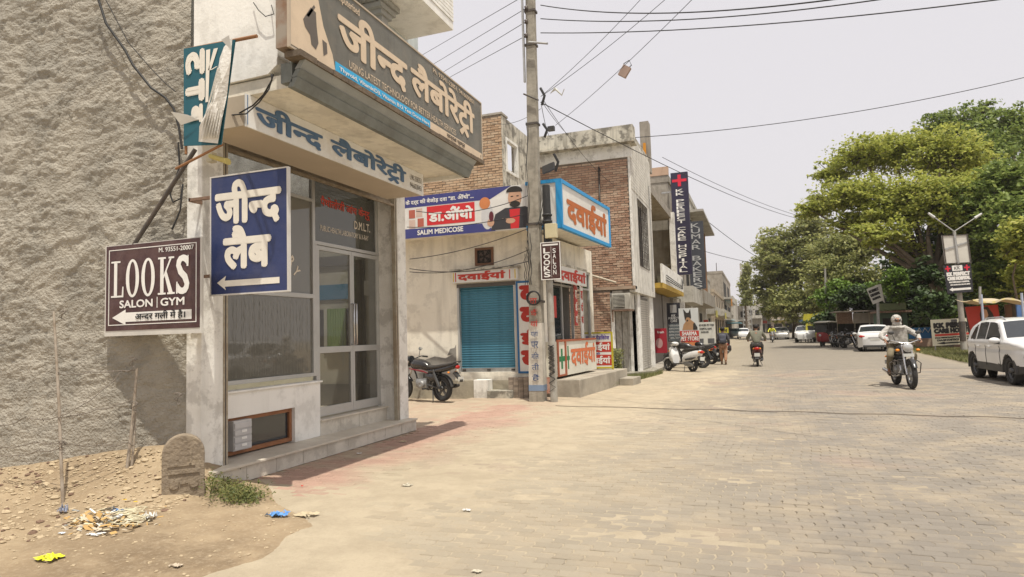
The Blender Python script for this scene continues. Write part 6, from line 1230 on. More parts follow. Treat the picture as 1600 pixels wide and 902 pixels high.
def motorcycle(label, loc, ang, group=None, tank=BPAINT, classic=False, accent=None, name='motorcycle', lean=0, headwhite=False, plate='', guard=False):
    R = thing(name, label, 'motorcycle', (0, 0, 0), group); WB = 1.30; r = .30 if not classic else .325; wd = .10 if not classic else .12
    wheel(R, 0, 0, r, wd, 5, RIM if not classic else RIML); wheel(R, WB, 0, r, wd*.85, 5, RIM if not classic else RIML)
    fender(R, 0, r, .065, 1.1, 3.0, tank if classic else BPLAST); fender(R, WB, r, .055, .5, 2.7, tank if not classic else BPAINT)
    hz = .95 if not classic else 1.0; hx_ = WB-.30
    for s in (-1, 1): t = MB(); t.tube([(WB, s*.085, r), (WB-.14, s*.09, .62), (hx_+.02, s*.09, hz)], [.024, .027, .02], 8); t.build('fork_leg', CHROME, R)
    t = MB(); t.tube([(hx_-.16, -.36, hz+.08), (hx_-.05, -.27, hz+.1), (hx_+.02, -.1, hz+.04), (hx_+.02, .1, hz+.04), (hx_-.05, .27, hz+.1), (hx_-.16, .36, hz+.08)], .013, 8); hb_ = t.build('handlebar', CHROME if classic else BPLAST, R)
    for s in (-1, 1):
        t = MB(); t.tube([(hx_-.18, s*.37, hz+.078), (hx_-.08, s*.285, hz+.096)], .02, 8); t.build('grip', BLACK, hb_)
        t = MB(); t.tube([(hx_-.05, s*.2, hz+.1), (hx_-.02, s*.26, hz+.24)], .008, 6); c = (hx_-.02, s*.28, hz+.28); t.ell(c, (.018, .065, .042), 12, 6); t.build('mirror', BPLAST, R)
        t = MB(); t.ell((hx_-.037, s*.28, hz+.28), (.004, .058, .036), 12, 5); t.build('mirror_glass', MIR, R)
        t = MB(); yy = s*(.17 if not classic else .21); t.ell((hx_+.14, yy, hz-.12), (.035, .045, .03), 10, 6); t.build('front_indicator', AMB, R)
        t = MB(); t.ell((-.32, s*.12, .68), (.035, .03, .022), 10, 6); t.build('rear_indicator', AMB, R)
    hr = .085 if not classic else .105
    t = MB(); t.loft([(hx_+.02, 0, hz-.06, .05, .05), (hx_+.08, 0, hz-.06, hr, hr), (hx_+.17, 0, hz-.06, hr*1.03, hr*1.03)], 18, p=2); t.build('headlight_shell', BPAINT if not headwhite else CHROME, R)
    t = MB(); t.ell((hx_+.165, 0, hz-.06), (.05, hr*.95, hr*.95), 18, 8); t.build('headlight', LENS, R)
    t = MB(); t.box(hx_+.20, hx_+.21, -.11, .11, hz-.27, hz-.2) if classic else t.box(WB+.02, WB+.03, -.09, .09, .74, .8); t.build('number_plate', PLT, R)
    if not classic:
        t = MB(); t.loft([(hx_+.0, 0, hz+.02, .1, .1), (hx_+.12, 0, hz+.0, .11, .12), (hx_+.2, 0, hz-.02, .07, .09)], 12, p=2.2); t.build('cowl', tank, R)
    t = MB(); t.loft([(.38, 0, .78, .07, .06), (.46, 0, .82, .11, .10), (.62, 0, .86, .14, .12), (.8, 0, .87, .145, .13), (.93, 0, .86, .11, .11), (1.0, 0, .85, .05, .06)], 18, p=2.3); t.build('fuel_tank', tank, R)
    if accent:
        for s in (-1, 1): t = MB(); t.loft([(.36, s*.12, .66, .006, .01), (.5, s*.135, .7, .008, .022), (.95, s*.14, .76, .006, .012)], 8); t.build('side_stripe', accent, R)
    t = MB(); t.loft([(-.42, 0, .88, .07, .03), (-.3, 0, .86, .10, .045), (-.05, 0, .825, .125, .05), (.2, 0, .79, .125, .05), (.38, 0, .80, .10, .05), (.46, 0, .83, .06, .04)], 16, p=2.8); t.build('seat', SEATM, R)
    t = MB(); t.loft([(-.5, 0, .86, .03, .03), (-.42, 0, .82, .09, .05), (-.2, 0, .77, .11, .07), (.1, 0, .72, .12, .06), (.36, 0, .7, .1, .05)], 14, p=2.6); t.build('tail_body', tank, R)
    t = MB(); t.ell((-.5, 0, .8), (.04, .07, .045), 12, 8); t.build('tail_light', REDL, R)
    t = MB(); t.tube([(-.44, -.1, .9), (-.52, -.09, .93), (-.52, .09, .93), (-.44, .1, .9)], .012, 6); t.build('grab_rail', BPLAST, R)
    t = MB(); t.prism([(-.44, -.05, .7), (-.62, -.05, .5), (-.6, -.05, .46), (-.38, -.05, .66)], (0, .1, 0)); t.build('rear_mudflap', BPLAST, R)
    t = MB(); t.box(-.6, -.585, -.09, .09, .48, .58); t.build('rear_plate', PLT, R)
    t = MB(); t.loft([(.42, 0, .4, .12, .12), (.6, 0, .4, .15, .14), (.76, 0, .42, .12, .12)], 14, p=3); t.ring((.56, .0, .39), [(.001, -.18), (.09, -.18), (.1, -.14), (.1, .14), (.09, .18), (.001, .18)], 20); t.build('engine_case', mat('engine_grey', (.3, .3, .29), .5, metal=.5), R)
    for k in range(6): t = MB(); z = .5+k*.026; t.box(.6-.06, .6+.1+.01*k, -.09, .09, z, z+.014); t.build('cooling_fin', MATS['engine_grey'], R)
    t = MB(); t.tube([(.72, -.08, .52), (.84, -.1, .42), (.78, -.14, .27), (.5, -.16, .25), (.25, -.17, .28)], .02, 8); t.tube([(.25, -.17, .28), (.15, -.175, .3), (-.3, -.185, .36), (-.36, -.185, .37)], [.025, .045, .048, .03], 12); t.build('exhaust', CHROME if classic else BPLAST, R)
    for s in (-1, 1):
        t = MB(); t.tube([(0, s*.1, r), (.18, s*.11, .74)], .03, 8); t.tube([(0, s*.1, r+.04), (.16, s*.11, .66)], .04, 8); t.build('shock_absorber', RIM, R)
        t = MB(); t.tube([(0, s*.08, r), (.38, s*.09, .38)], .02, 6); t.build('swing_arm', BPLAST, R); t = MB(); t.tube([(.38, s*.1, .3), (.38, s*.26, .3)], .013, 6); t.tube([(.38, s*.17, .3), (.38, s*.27, .3)], .022, 6); t.build('footpeg', BLACK, R)
    t = MB(); t.tube([(1.0, 0, .86), (.86, 0, .62), (.76, 0, .32), (.45, 0, .26), (.38, 0, .4), (.3, 0, .74)], .02, 6); t.tube([(1.0, 0, .8), (.5, 0, .74), (-.35, 0, .78)], .018, 6); t.build('frame_tube', BPAINT, R)
    t = MB(); t.loft([(.14, 0, .56, .1, .1), (.3, 0, .56, .12, .11), (.42, 0, .58, .1, .09)], 12, p=3); t.build('side_cover', tank, R)
    if classic or guard:
        t = MB()
        for s in (-1, 1): t.tube([(.84, s*.04, .62), (.86, s*.26, .62), (.86, s*.33, .56), (.85, s*.30, .34), (.8, s*.05, .3)], .013, 6)
        t.build('crash_guard', CHROME if not classic else DARKIRON, R)
    else:
        t = MB(); t.tube([(.25, .06, .3), (.15, .16, .02)], .014, 6); t.tube([(.25, -.06, .3), (.15, -.16, .02)], .014, 6); t.build('stand', BPLAST, R)
        t = MB(); t.tube([(.86, -.2, .66), (.9, -.22, .5), (.84, -.2, .34)], .012, 6); t.build('leg_guard', CHROME, R)
    R.location = loc; R.rotation_euler = (lean, 0, ang); return R
def scooter(label, loc, ang, body, group=None, lean=0, name='scooter', rearplate=True):
    R = thing(name, label, 'scooter', (0, 0, 0), group); WB = 1.24; r = .225
    wheel(R, 0, 0, r, .095, 6); wheel(R, WB, 0, r, .09, 6)
    t = MB(); t.ring((WB, 0, r), [(r*1.12, -.07), (r*1.2, -.05), (r*1.22, 0), (r*1.2, .05), (r*1.12, .07), (r*1.16, 0)], 14, a0=.3, a1=2.9); t.build('mudguard', body, R)
    t = MB(); t.loft([(-.42, 0, .72, .05, .04), (-.34, 0, .66, .12, .12), (-.15, 0, .60, .175, .17), (.1, 0, .53, .185, .19), (.32, 0, .46, .16, .17), (.42, 0, .42, .12, .13)], 20, p=2.6); t.build('rear_body', body, R)
    t = MB(); t.loft([(-.36, 0, .83, .08, .03), (-.2, 0, .815, .14, .05), (.1, 0, .785, .15, .055), (.35, 0, .76, .13, .055), (.45, 0, .74, .07, .04)], 18, p=2.8); t.build('seat', SEATM, R)
    t = MB(); t.hexa([(.36, -.16, .25), (.9, -.17, .25), (.9, .17, .25), (.36, .17, .25), (.36, -.16, .29), (.9, -.17, .29), (.9, .17, .29), (.36, .17, .29)]); t.build('floorboard', BPLAST, R)
    t = MB(); t.loft([(.84, 0, .44, .17, .17), (.92, 0, .55, .20, .27), (1.0, 0, .63, .19, .3), (1.08, 0, .62, .13, .27), (1.13, 0, .55, .05, .18)], 18, p=2.5); t.build('front_apron', body, R)
    t = MB(); t.tube([(WB, 0, r+.1), (1.12, 0, .42)], .03, 8); t.tube([(1.0, 0, .82), (.92, 0, .98)], .05, 8)
    for s in (-1, 1): t.tube([(WB, s*.05, r), (WB-.04, s*.06, r+.2)], .018, 6)
    t.build('steering_column', BPLAST, R)
    t = MB(); t.loft([(.8, 0, 1.0, .07, .03), (.88, 0, 1.0, .16, .07), (.98, 0, .98, .15, .08), (1.05, 0, .95, .08, .06)], 16, p=2.4); t.build('handlebar_cowl', body, R)
    t = MB(); t.ell((1.04, 0, .965), (.035, .085, .05), 14, 8); t.build('headlight', LENS, R)
    for s in (-1, 1):
        t = MB(); t.tube([(.9, s*.14, 1.0), (.82, s*.33, .98)], .018, 8); t.build('grip', BLACK, R)
        t = MB(); t.tube([(.9, s*.17, 1.02), (.92, s*.22, 1.16)], .008, 5); t.ell((.93, s*.25, 1.2), (.016, .06, .04), 12, 6); t.build('mirror', BPLAST, R)
        t = MB(); t.ell((1.1, s*.11, .72), (.03, .035, .03), 10, 6); t.build('front_indicator', AMB, R); t = MB(); t.ell((-.39, s*.12, .7), (.03, .035, .03), 10, 6); t.build('rear_indicator', AMB, R)
        t = MB(); t.loft([(-.3, s*.165, .5, .012, .01), (-.1, s*.185, .46, .014, .045), (.2, s*.19, .42, .012, .03)], 8); t.build('side_trim', BPLAST, R)
    t = MB(); t.ell((-.42, 0, .7), (.035, .1, .055), 14, 8); t.build('tail_light', REDL, R)
    t = MB(); t.tube([(-.3, -.11, .86), (-.46, -.1, .88), (-.46, .1, .88), (-.3, .11, .86)], .014, 6); t.build('grab_rail', RIM, R)
    t = MB(); t.prism([(-.34, -.08, .56), (-.46, -.07, .32), (-.44, -.07, .3), (-.28, -.08, .52)], (0, .16, 0)); t.build('rear_mudflap', BPLAST, R)
    t = MB(); t.box(-.455, -.445, -.1, .1, .4, .53); t.build('rear_plate', PLT, R)
    t = MB(); t.loft([(-.1, .08, .24, .05, .05), (.1, .09, .26, .08, .1), (.34, .08, .3, .05, .07)], 12, p=3); t.build('engine_case', MATS['engine_grey'], R)
    t = MB(); t.tube([(.2, -.12, .22), (.0, -.16, .24), (-.3, -.17, .3)], [.02, .045, .05], 10); t.build('exhaust', RIM, R)
    t = MB(); t.tube([(.3, .08, .25), (.24, .18, .02)], .012, 6); t.tube([(.3, -.08, .25), (.24, -.18, .02)], .012, 6); t.build('stand', BPLAST, R)
    R.location = loc; R.rotation_euler = (lean, 0, ang); return R
# ---- cars: lofted shells with wheel openings and separate glass
def car(label, loc, ang, P, paint, name='car', group=None, fine=.03, extras=None):
    L, W, top, bot, belt = P['L'], P['W'], P['top'], P['bot'], P['belt']; r = P['r']; xw = P['wheels']; R = thing(name, label, 'car', (0, 0, 0), group)
    tx, tz = zip(*top); zt = lambda x: float(np.interp(x, tx, tz))
    def hw(x, z):
        e = min(x/.55, (L-x)/.6, 1); e = max(0, e); w_ = W/2*(.70+.30*(1-(1-e)**2.4))
        if z > belt: w_ -= (z-belt)*P.get('tumble', .33)+.012
        else: w_ -= .05*((belt-z)/belt)**2+.0; w_ -= .018*math.exp(-((z-belt+.17)/.05)**2)
        return w_
    nx = int(L/fine); nz_ = int(1.0/fine); xs = np.linspace(0, L, nx+1); V = []; F_ = [[], [], []]
    def inpoly(x, z, pg):
        c = False; j = len(pg)-1
        for i in range(len(pg)):
            if (pg[i][1] > z) != (pg[j][1] > z) and x < (pg[j][0]-pg[i][0])*(z-pg[i][1])/(pg[j][1]-pg[i][1])+pg[i][0]: c = not c
            j = i
        return c
    ny = 8
    for x in xs:
        T_ = zt(x); B_ = bot if .35 < x < L-.35 else bot+.06*(1-min(x, L-x)/.35)
        zs = [B_+(T_-B_)*k/nz_ for k in range(nz_+1)]
        # round the shoulder
        row = []
        for z in zs: sh_ = max(0, 1-((T_-z)/.07))*.05 if T_ > z else .05; row.append((x, -(hw(x, z)-sh_), z-(.012 if z == zs[-1] else 0)))
        wt = hw(x, T_)-.05
        for k in range(1, ny): y = -wt+2*wt*k/ny; row.append((x, y, T_+.035*(1-(y/wt)**2)-.012))
        row += [(a, -b_, c) for a, b_, c in reversed(row[:nz_+1])]
        V += row
    m = len(V)//(nx+1)
    for i in range(nx):
        for k in range(m-1):
            q = (i*m+k, (i+1)*m+k, (i+1)*m+k+1, i*m+k+1); c = sum((Vector(V[j]) for j in q), Vector())/4; side_ = k < nz_ or k >= nz_+ny
            if side_:
                if any((c.x-w_)**2+(c.z-r)**2 < (r*1.16)**2 for w_ in xw): continue
                g = 1 if any(inpoly(c.x, c.z, pg) for pg in P['glass']) else (2 if c.z < P['clad'] else 0)
            else:
                g = 0
                for (g0, g1) in P['topglass']:
                    if g0 < c.x < g1 and abs(c.y) < hw(c.x, zt(c.x))-.09: g = 1
            F_[g].append(q)
    for e, i in ((0, 0), (1, nx)): F_[0].append(tuple(range(i*m, (i+1)*m)))
    def sub(fs, nm, mt, sm=True):
        used = sorted({j for q in fs for j in q}); mp = {j: i for i, j in enumerate(used)}; t = MB(); t.add([V[j] for j in used], [tuple(mp[j] for j in q) for q in fs], 0, sm); return t.build(nm, mt, R)
    def pieces(fs):
        fs = list(fs); out = []; own = {}
        par = {}
        def fd(i):
            while par[i] != i: par[i] = par[par[i]]; i = par[i]
            return i
        for q in fs:
            for j in q: par.setdefault(j, j)
            for j in q[1:]: par[fd(j)] = fd(q[0])
        for q in fs: own.setdefault(fd(q[0]), []).append(q)
        return list(own.values())
    sub(F_[0], 'body', paint)
    for g in pieces(F_[1]): sub(g, 'window', CGLASS)
    for g in pieces(F_[2]): sub(g, 'sill_cladding', BPLAST)
    for k, x in enumerate(xw):
        for s in (-1, 1):
            yy = s*(W/2-.13); w_ = wheel(R, x, yy, r, .2, P.get('spokes', 5), P.get('rim', RIML), rr=.66)
            t = MB(); y0_ = s*(hw(x, r)+.012); t.ring((x, 0, r), [(r*1.12, y0_-s*.25), (r*1.12, y0_), (r*(1.3 if P.get('arch') else 1.17), y0_-s*.008), (r*(1.3 if P.get('arch') else 1.17), y0_-s*.04)], 22, a0=-.15, a1=math.pi+.15); t.build('wheel_arch', BPLAST if P.get('arch') else paint, R)
            t = MB(); t.ring((x, s*.45, r), [(.001, -.02), (r*1.14, -.02), (r*1.14, .02), (.001, .02)], 20); t.build('wheel_housing', DARK, R)
    t = MB(); t.box(.3, L-.3, -W/2+.25, W/2-.25, bot+.02, bot+.1); t.build('underbody', DARK, R)
    if extras: extras(R, P, hw, zt)
    R.location = loc; R.rotation_euler = (0, 0, ang); return R
CARW = mat('white_car_paint', (.72, .72, .71), .14, (.66, .65, .62), 2, .5, spec=.8)
CARS = mat('silver_car_paint', (.45, .44, .42), .3, (.4, .39, .36), 2, .4, metal=.4)
def suv_extra(R, P, hw, zt):
    L, W = P['L'], P['W']
    for s in (-1, 1):
        t = MB(); t.tube([(.75, s*.56, zt(.75)+.0), (.95, s*.56, zt(.95)+.055), (2.1, s*.57, zt(2.1)+.05), (2.35, s*.57, zt(2.35)-.01)], .018, 6); t.build('roof_rail', CHROME, R)
        t = MB(); xm, zm = 2.78, 1.02; t.ell((xm, s*(hw(xm, zm)+.12), zm), (.08, .12, .075), 14, 8); t.build('mirror', CARW if 'white' in P['nm'] else CARS, R); t = MB(); t.box(xm-.05, xm+.03, min(s*(hw(xm, zm)+.0), s*(hw(xm, zm)+.12)), max(s*(hw(xm, zm)), s*(hw(xm, zm)+.12)), zm-.085, zm-.055); t.build('mirror_arm', BPLAST, R)
        for x in (1.28, 2.05): t = MB(); y = s*(hw(x, .88)+.012); t.tube([(x-.1, y, .86), (x-.05, y+s*.02, .87), (x+.07, y+s*.02, .87), (x+.12, y, .86)], .012, 6); t.build('door_handle', CARW, R)
        for x in (1.03, 1.78, 2.72): t = MB(); t.tube([(x, s*(hw(x, .4+.07*k)+.003), .4+.07*k) for k in range(8)], .006, 4); t.build('door_gap', DARK, R)
        t = MB(); y = W/2*.80; t.hexa([(L-.42, s*y-.06, .90), (L-.1, s*(y-.14)-.06, .88), (L-.1, s*(y-.14)+.06, .88), (L-.42, s*y+.08*s, .90), (L-.42, s*y-.06, .93), (L-.1, s*(y-.14)-.06, .91), (L-.1, s*(y-.14)+.06, .91), (L-.42, s*y+.08*s, .93)]); t.build('daytime_lamp', LENS, R)
        t = MB(); t.ell((L-.12, s*.62, .66), (.11, .13, .10), 14, 8); t.build('headlight', LENS, R); t = MB(); t.ell((L-.135, s*.62, .66), (.11, .155, .125), 14, 8); t.build('headlight_surround', BPLAST, R)
        t = MB(); t.ell((.12, s*.62, .88), (.1, .14, .07), 12, 8); t.build('tail_light', REDL, R)
    t = MB(); t.box(L-.03, L+.012, -.52, .52, .6, .84); g_ = t.build('grille', BPLAST, R)
    t = MB(); t.box(L-.06, L+.02, -.7, .7, .26, .42); t.build('bumper_skid', BPLAST, R); t = MB(); t.box(L+.012, L+.02, -.22, .22, .44, .54); t.build('number_plate', PLT, R)
SUV = dict(nm='white', L=3.99, W=1.77, r=.33, wheels=(.72, 3.2), bot=.27, belt=.98, clad=.46, arch=True, rim=RIM, tumble=.30, top=[(0, .93), (.08, 1.06), (.3, 1.24), (.58, 1.42), (.9, 1.51), (1.5, 1.545), (2.1, 1.53), (2.45, 1.48), (3.0, 1.09), (3.1, 1.075), (3.7, .98), (3.9, .88), (3.99, .72)],
  glass=[[(.62, 1.08), (.78, 1.32), (1.0, 1.42), (1.02, 1.03), (.66, 1.02)], [(1.1, 1.03), (1.1, 1.44), (1.73, 1.46), (1.73, 1.03)], [(1.81, 1.03), (1.81, 1.46), (2.3, 1.43), (2.72, 1.12), (2.72, 1.03)]], topglass=[(.1, .5), (2.45, 3.0)])
car('white compact SUV parked facing the camera at the right edge of the road', (6.22, 20.85+.72, 0), -math.pi/2+.02, SUV, CARW, fine=.03, extras=suv_extra)
def sed_extra(R, P, hw, zt):
    L, W = P['L'], P['W']; pm = CARW
    for s in (-1, 1):
        t = MB(); t.ell((.12, s*.60, .84), (.12, .19, .075), 14, 8); t.build('tail_light', REDL, R); t = MB(); t.ell((L-.2, s*.6, .66), (.16, .16, .07), 12, 8); t.build('headlight', LENS, R)
        t = MB(); xm = L-1.55; t.ell((xm, s*(hw(xm, .98)+.11), .98), (.07, .11, .06), 12, 6); t.build('mirror', pm, R)
        for x in (1.35, 2.2): t = MB(); y = s*(hw(x, .8)+.012); t.tube([(x-.1, y, .8), (x, y+s*.02, .81), (x+.1, y, .8)], .012, 6); t.build('door_handle', pm, R)
        for x in (1.05, 1.95, 2.85): t = MB(); t.tube([(x, s*(hw(x, .35+.07*k)+.003), .35+.07*k) for k in range(8)], .006, 4); t.build('door_gap', DARK, R)
    t = MB(); t.box(-.012, .01, -.24, .24, .62, .73); t.build('number_plate', PLT, R); t = MB(); t.box(-.02, .03, -.35, .35, .77, .79); t.build('boot_trim', CHROME, R); t = MB(); t.box(-.03, .08, -.6, .6, .26, .36); t.build('bumper_insert', BPLAST, R)
SED = dict(nm='white', L=4.2, W=1.7, r=.30, wheels=(.78, 3.35), bot=.22, belt=.95, clad=.0, tumble=.38, top=[(0, .72), (.03, .92), (.12, 1.0), (.62, 1.05), (.7, 1.07), (1.2, 1.36), (1.55, 1.44), (2.2, 1.46), (2.6, 1.40), (3.15, 1.02), (3.3, .97), (3.9, .86), (4.12, .72), (4.2, .55)],
  glass=[[(.95, 1.0), (1.2, 1.27), (1.5, 1.35), (1.5, .99)], [(1.56, .99), (1.56, 1.36), (2.12, 1.38), (2.12, .99)], [(2.2, .99), (2.2, 1.38), (2.55, 1.33), (2.95, 1.02)]], topglass=[(.74, 1.22), (2.62, 3.12)])
car('white saloon car parked with its rear towards the camera near the tilted sign', (6.0, 41.2-.78, 0), math.radians(84), SED, CARW, fine=.045, extras=sed_extra)
MINI = dict(SED, L=3.6, wheels=(.6, 2.95), top=[(0, .75), (.05, 1.05), (.35, 1.35), (.8, 1.46), (1.8, 1.47), (2.1, 1.4), (2.65, 1.02), (3.2, .92), (3.5, .75), (3.6, .55)], glass=[[(.5, 1.0), (.6, 1.35), (1.2, 1.38), (1.2, 1.0)], [(1.28, 1.0), (1.28, 1.38), (2.05, 1.34), (2.5, 1.02)]], topglass=[(.08, .4), (2.12, 2.62)])
fc = G(1222, 531); car('small silver car coming along the far road', (fc.x, fc.y+3.6, 0), -math.pi/2, MINI, CARS, fine=.08, extras=suv_extra if 0 else None)
fc = G(1256, 537, 0); car('white car parked behind the red electric rickshaw', (PY(1263, 534, 67).x, 69, 0), -math.pi/2-.1, SUV, CARW, fine=.07)
for k, (x_, Y_, m_, lb) in enumerate(((1162, 100, CARW, 'white far car on the left side of the street end'), (1150, 112, CARS, 'grey far car on the left side of the street end'))):
    p = PY(x_, 524, Y_); car(lb, (p.x, Y_, 0), -math.pi/2, MINI, m_, fine=.12)
# e-rickshaw
er = thing('electric_rickshaw', 'dark red electric rickshaw with a cream roof between the parked cars', 'rickshaw', (0, 0, 0))
REDP = mat('dark_red_paint', (.28, .03, .03), .4, (.2, .03, .03), 3)
for (x, y) in ((0, .42), (0, -.42), (1.9, 0)): wheel(er, x, y, .22, .09, 6)
b = MB(); b.loft([(-.35, 0, .55, .45, .2), (-.2, 0, .55, .5, .27), (.6, 0, .5, .5, .24), (.9, 0, .42, .46, .14), (1.4, 0, .42, .42, .12)], 14, p=5); b.build('tub', REDP, er)
b = MB(); b.loft([(1.4, 0, .6, .4, .3), (1.75, 0, .68, .38, .38), (2.0, 0, .66, .26, .34), (2.12, 0, .6, .1, .2)], 14, p=4); b.build('front_panel', REDP, er)
b = MB(); b.loft([(-.45, 0, 1.72, .44, .03), (-.3, 0, 1.75, .5, .05), (1.0, 0, 1.77, .52, .06), (1.9, 0, 1.73, .46, .04)], 14, p=4); b.build('roof', mat('cream_roof', (.62, .58, .48), .5), er)
for x in (-.35, .75, 1.6):
    for s in (-1, 1): b = MB(); b.tube([(x, s*.46, .5), (x, s*.47, 1.74)], .018, 5); b.build('roof_post', BPLAST, er)
b = MB(); b.hexa([(1.85, -.38, 1.0), (1.9, -.38, 1.0), (1.9, .38, 1.0), (1.85, .38, 1.0), (1.65, -.4, 1.7), (1.7, -.4, 1.7), (1.7, .4, 1.7), (1.65, .4, 1.7)]); b.build('windscreen', CGLASS, er)
b = MB(); b.box(-.2, .2, -.4, .4, .75, .85); b.box(-.28, -.18, -.4, .4, .85, 1.2); b.build('rear_seat', SEATM, er); b = MB(); b.box(.9, 1.2, -.38, .38, .7, .8); b.build('driver_seat', SEATM, er); b = MB(); b.ell((2.1, 0, .8), (.05, .09, .09), 12, 8); b.build('headlight', LENS, er)
b = MB(); b.box(-.5, -.46, -.42, .42, .9, 1.65); b.build('rear_curtain', BLACK, er)
p = G(1290, 543); er.location = (PY(1299, 540, 53).x, 54, 0); er.rotation_euler = (0, 0, math.radians(-112))
# two-wheelers
p = PY(696, 625, 14.15); motorcycle('black commuter motorcycle with red stripe parked before the cream wall', (p.x, 14.0, 0), math.pi-.3, accent=mat('red_stripe', (.22, .02, .03), .4), lean=0)
CW = mat('scooter_white', (.66, .66, .64), .3, (.58, .57, .54), 3, .5)
scooter('white scooter parked alone on the sand beside the dark red board', (-2.2, 24.3, 0), math.radians(140), CW, lean=.08)
def near_(px_, py_, Y_): p = PY(px_, py_, Y_); return (p.x, Y_, 0)
motorcycle('black motorcycle parked just behind the white scooter', near_(1098, 570, 26.6), math.radians(165), 'motorcycles parked by the pet shop', lean=.06)
motorcycle('dark motorcycle in front of the white notice board', near_(1112, 566, 29.3), math.radians(150), 'motorcycles parked by the pet shop', lean=.06)
motorcycle('third motorcycle of the row, beside the walking person', near_(1122, 560, 31.5), math.radians(150), 'motorcycles parked by the pet shop', lean=.06, tank=mat('grey_tank', (.25, .25, .25), .3))
scooter('pale scooter at the far end of the left parked row', near_(1126, 552, 34.5), math.radians(150), CW)
for k, (x_, Y_, lb) in enumerate(((1318, 47.5, 'dark motorcycle standing nearest the white saloon car'), (1309, 49.5, 'dark motorcycle in the middle of the group by the saloon'), (1301, 51.0, 'dark motorcycle nearest the electric rickshaw'))): motorcycle(lb, near_(x_, 545, Y_), math.radians(-60-15*k), 'motorcycles parked by the saloon', lean=.08)
BUL = (3.16, 18.6, 0); BANG = math.atan2(-1.3, .09)
bullet = motorcycle('black classic motorcycle with round headlight and orange indicators ridden towards the camera', BUL, BANG, classic=True, name='classic_motorcycle', headwhite=True)
SRT = (-.03, 27.3, 0); scoot = scooter('dark scooter with red tail light ridden away from the camera', SRT, math.pi/2, mat('dark_red_scooter', (.1, .025, .025), .35))
# ================================================================== PEOPLE
SKIN = mat('brown_skin', (.28, .15, .09), .6, (.22, .11, .07), 6)
def skinmesh(name, nodes, edges, m, parent, sub=2, root=0):
    me = bpy.data.meshes.new(name); off = ORG[parent.name]; me.from_pydata([tuple(Vector(p[0])-off) for p in nodes], edges, []); me.materials.append(m)
    o = bpy.data.objects.new(name, me); C.objects.link(o); o.parent = parent; bm = bmesh.new(); bm.from_mesh(me); ly = bm.verts.layers.skin.verify(); bm.verts.ensure_lookup_table()
    for i, p in enumerate(nodes): r = p[1]; bm.verts[i][ly].radius = (r, r) if not isinstance(r, tuple) else r; bm.verts[i][ly].use_root = (i == root)
    bm.to_mesh(me); bm.free(); sk = o.modifiers.new('skin', 'SKIN'); sk.use_smooth_shade = True; sd = o.modifiers.new('subdivision', 'SUBSURF'); sd.levels = sub; sd.render_levels = sub; return o
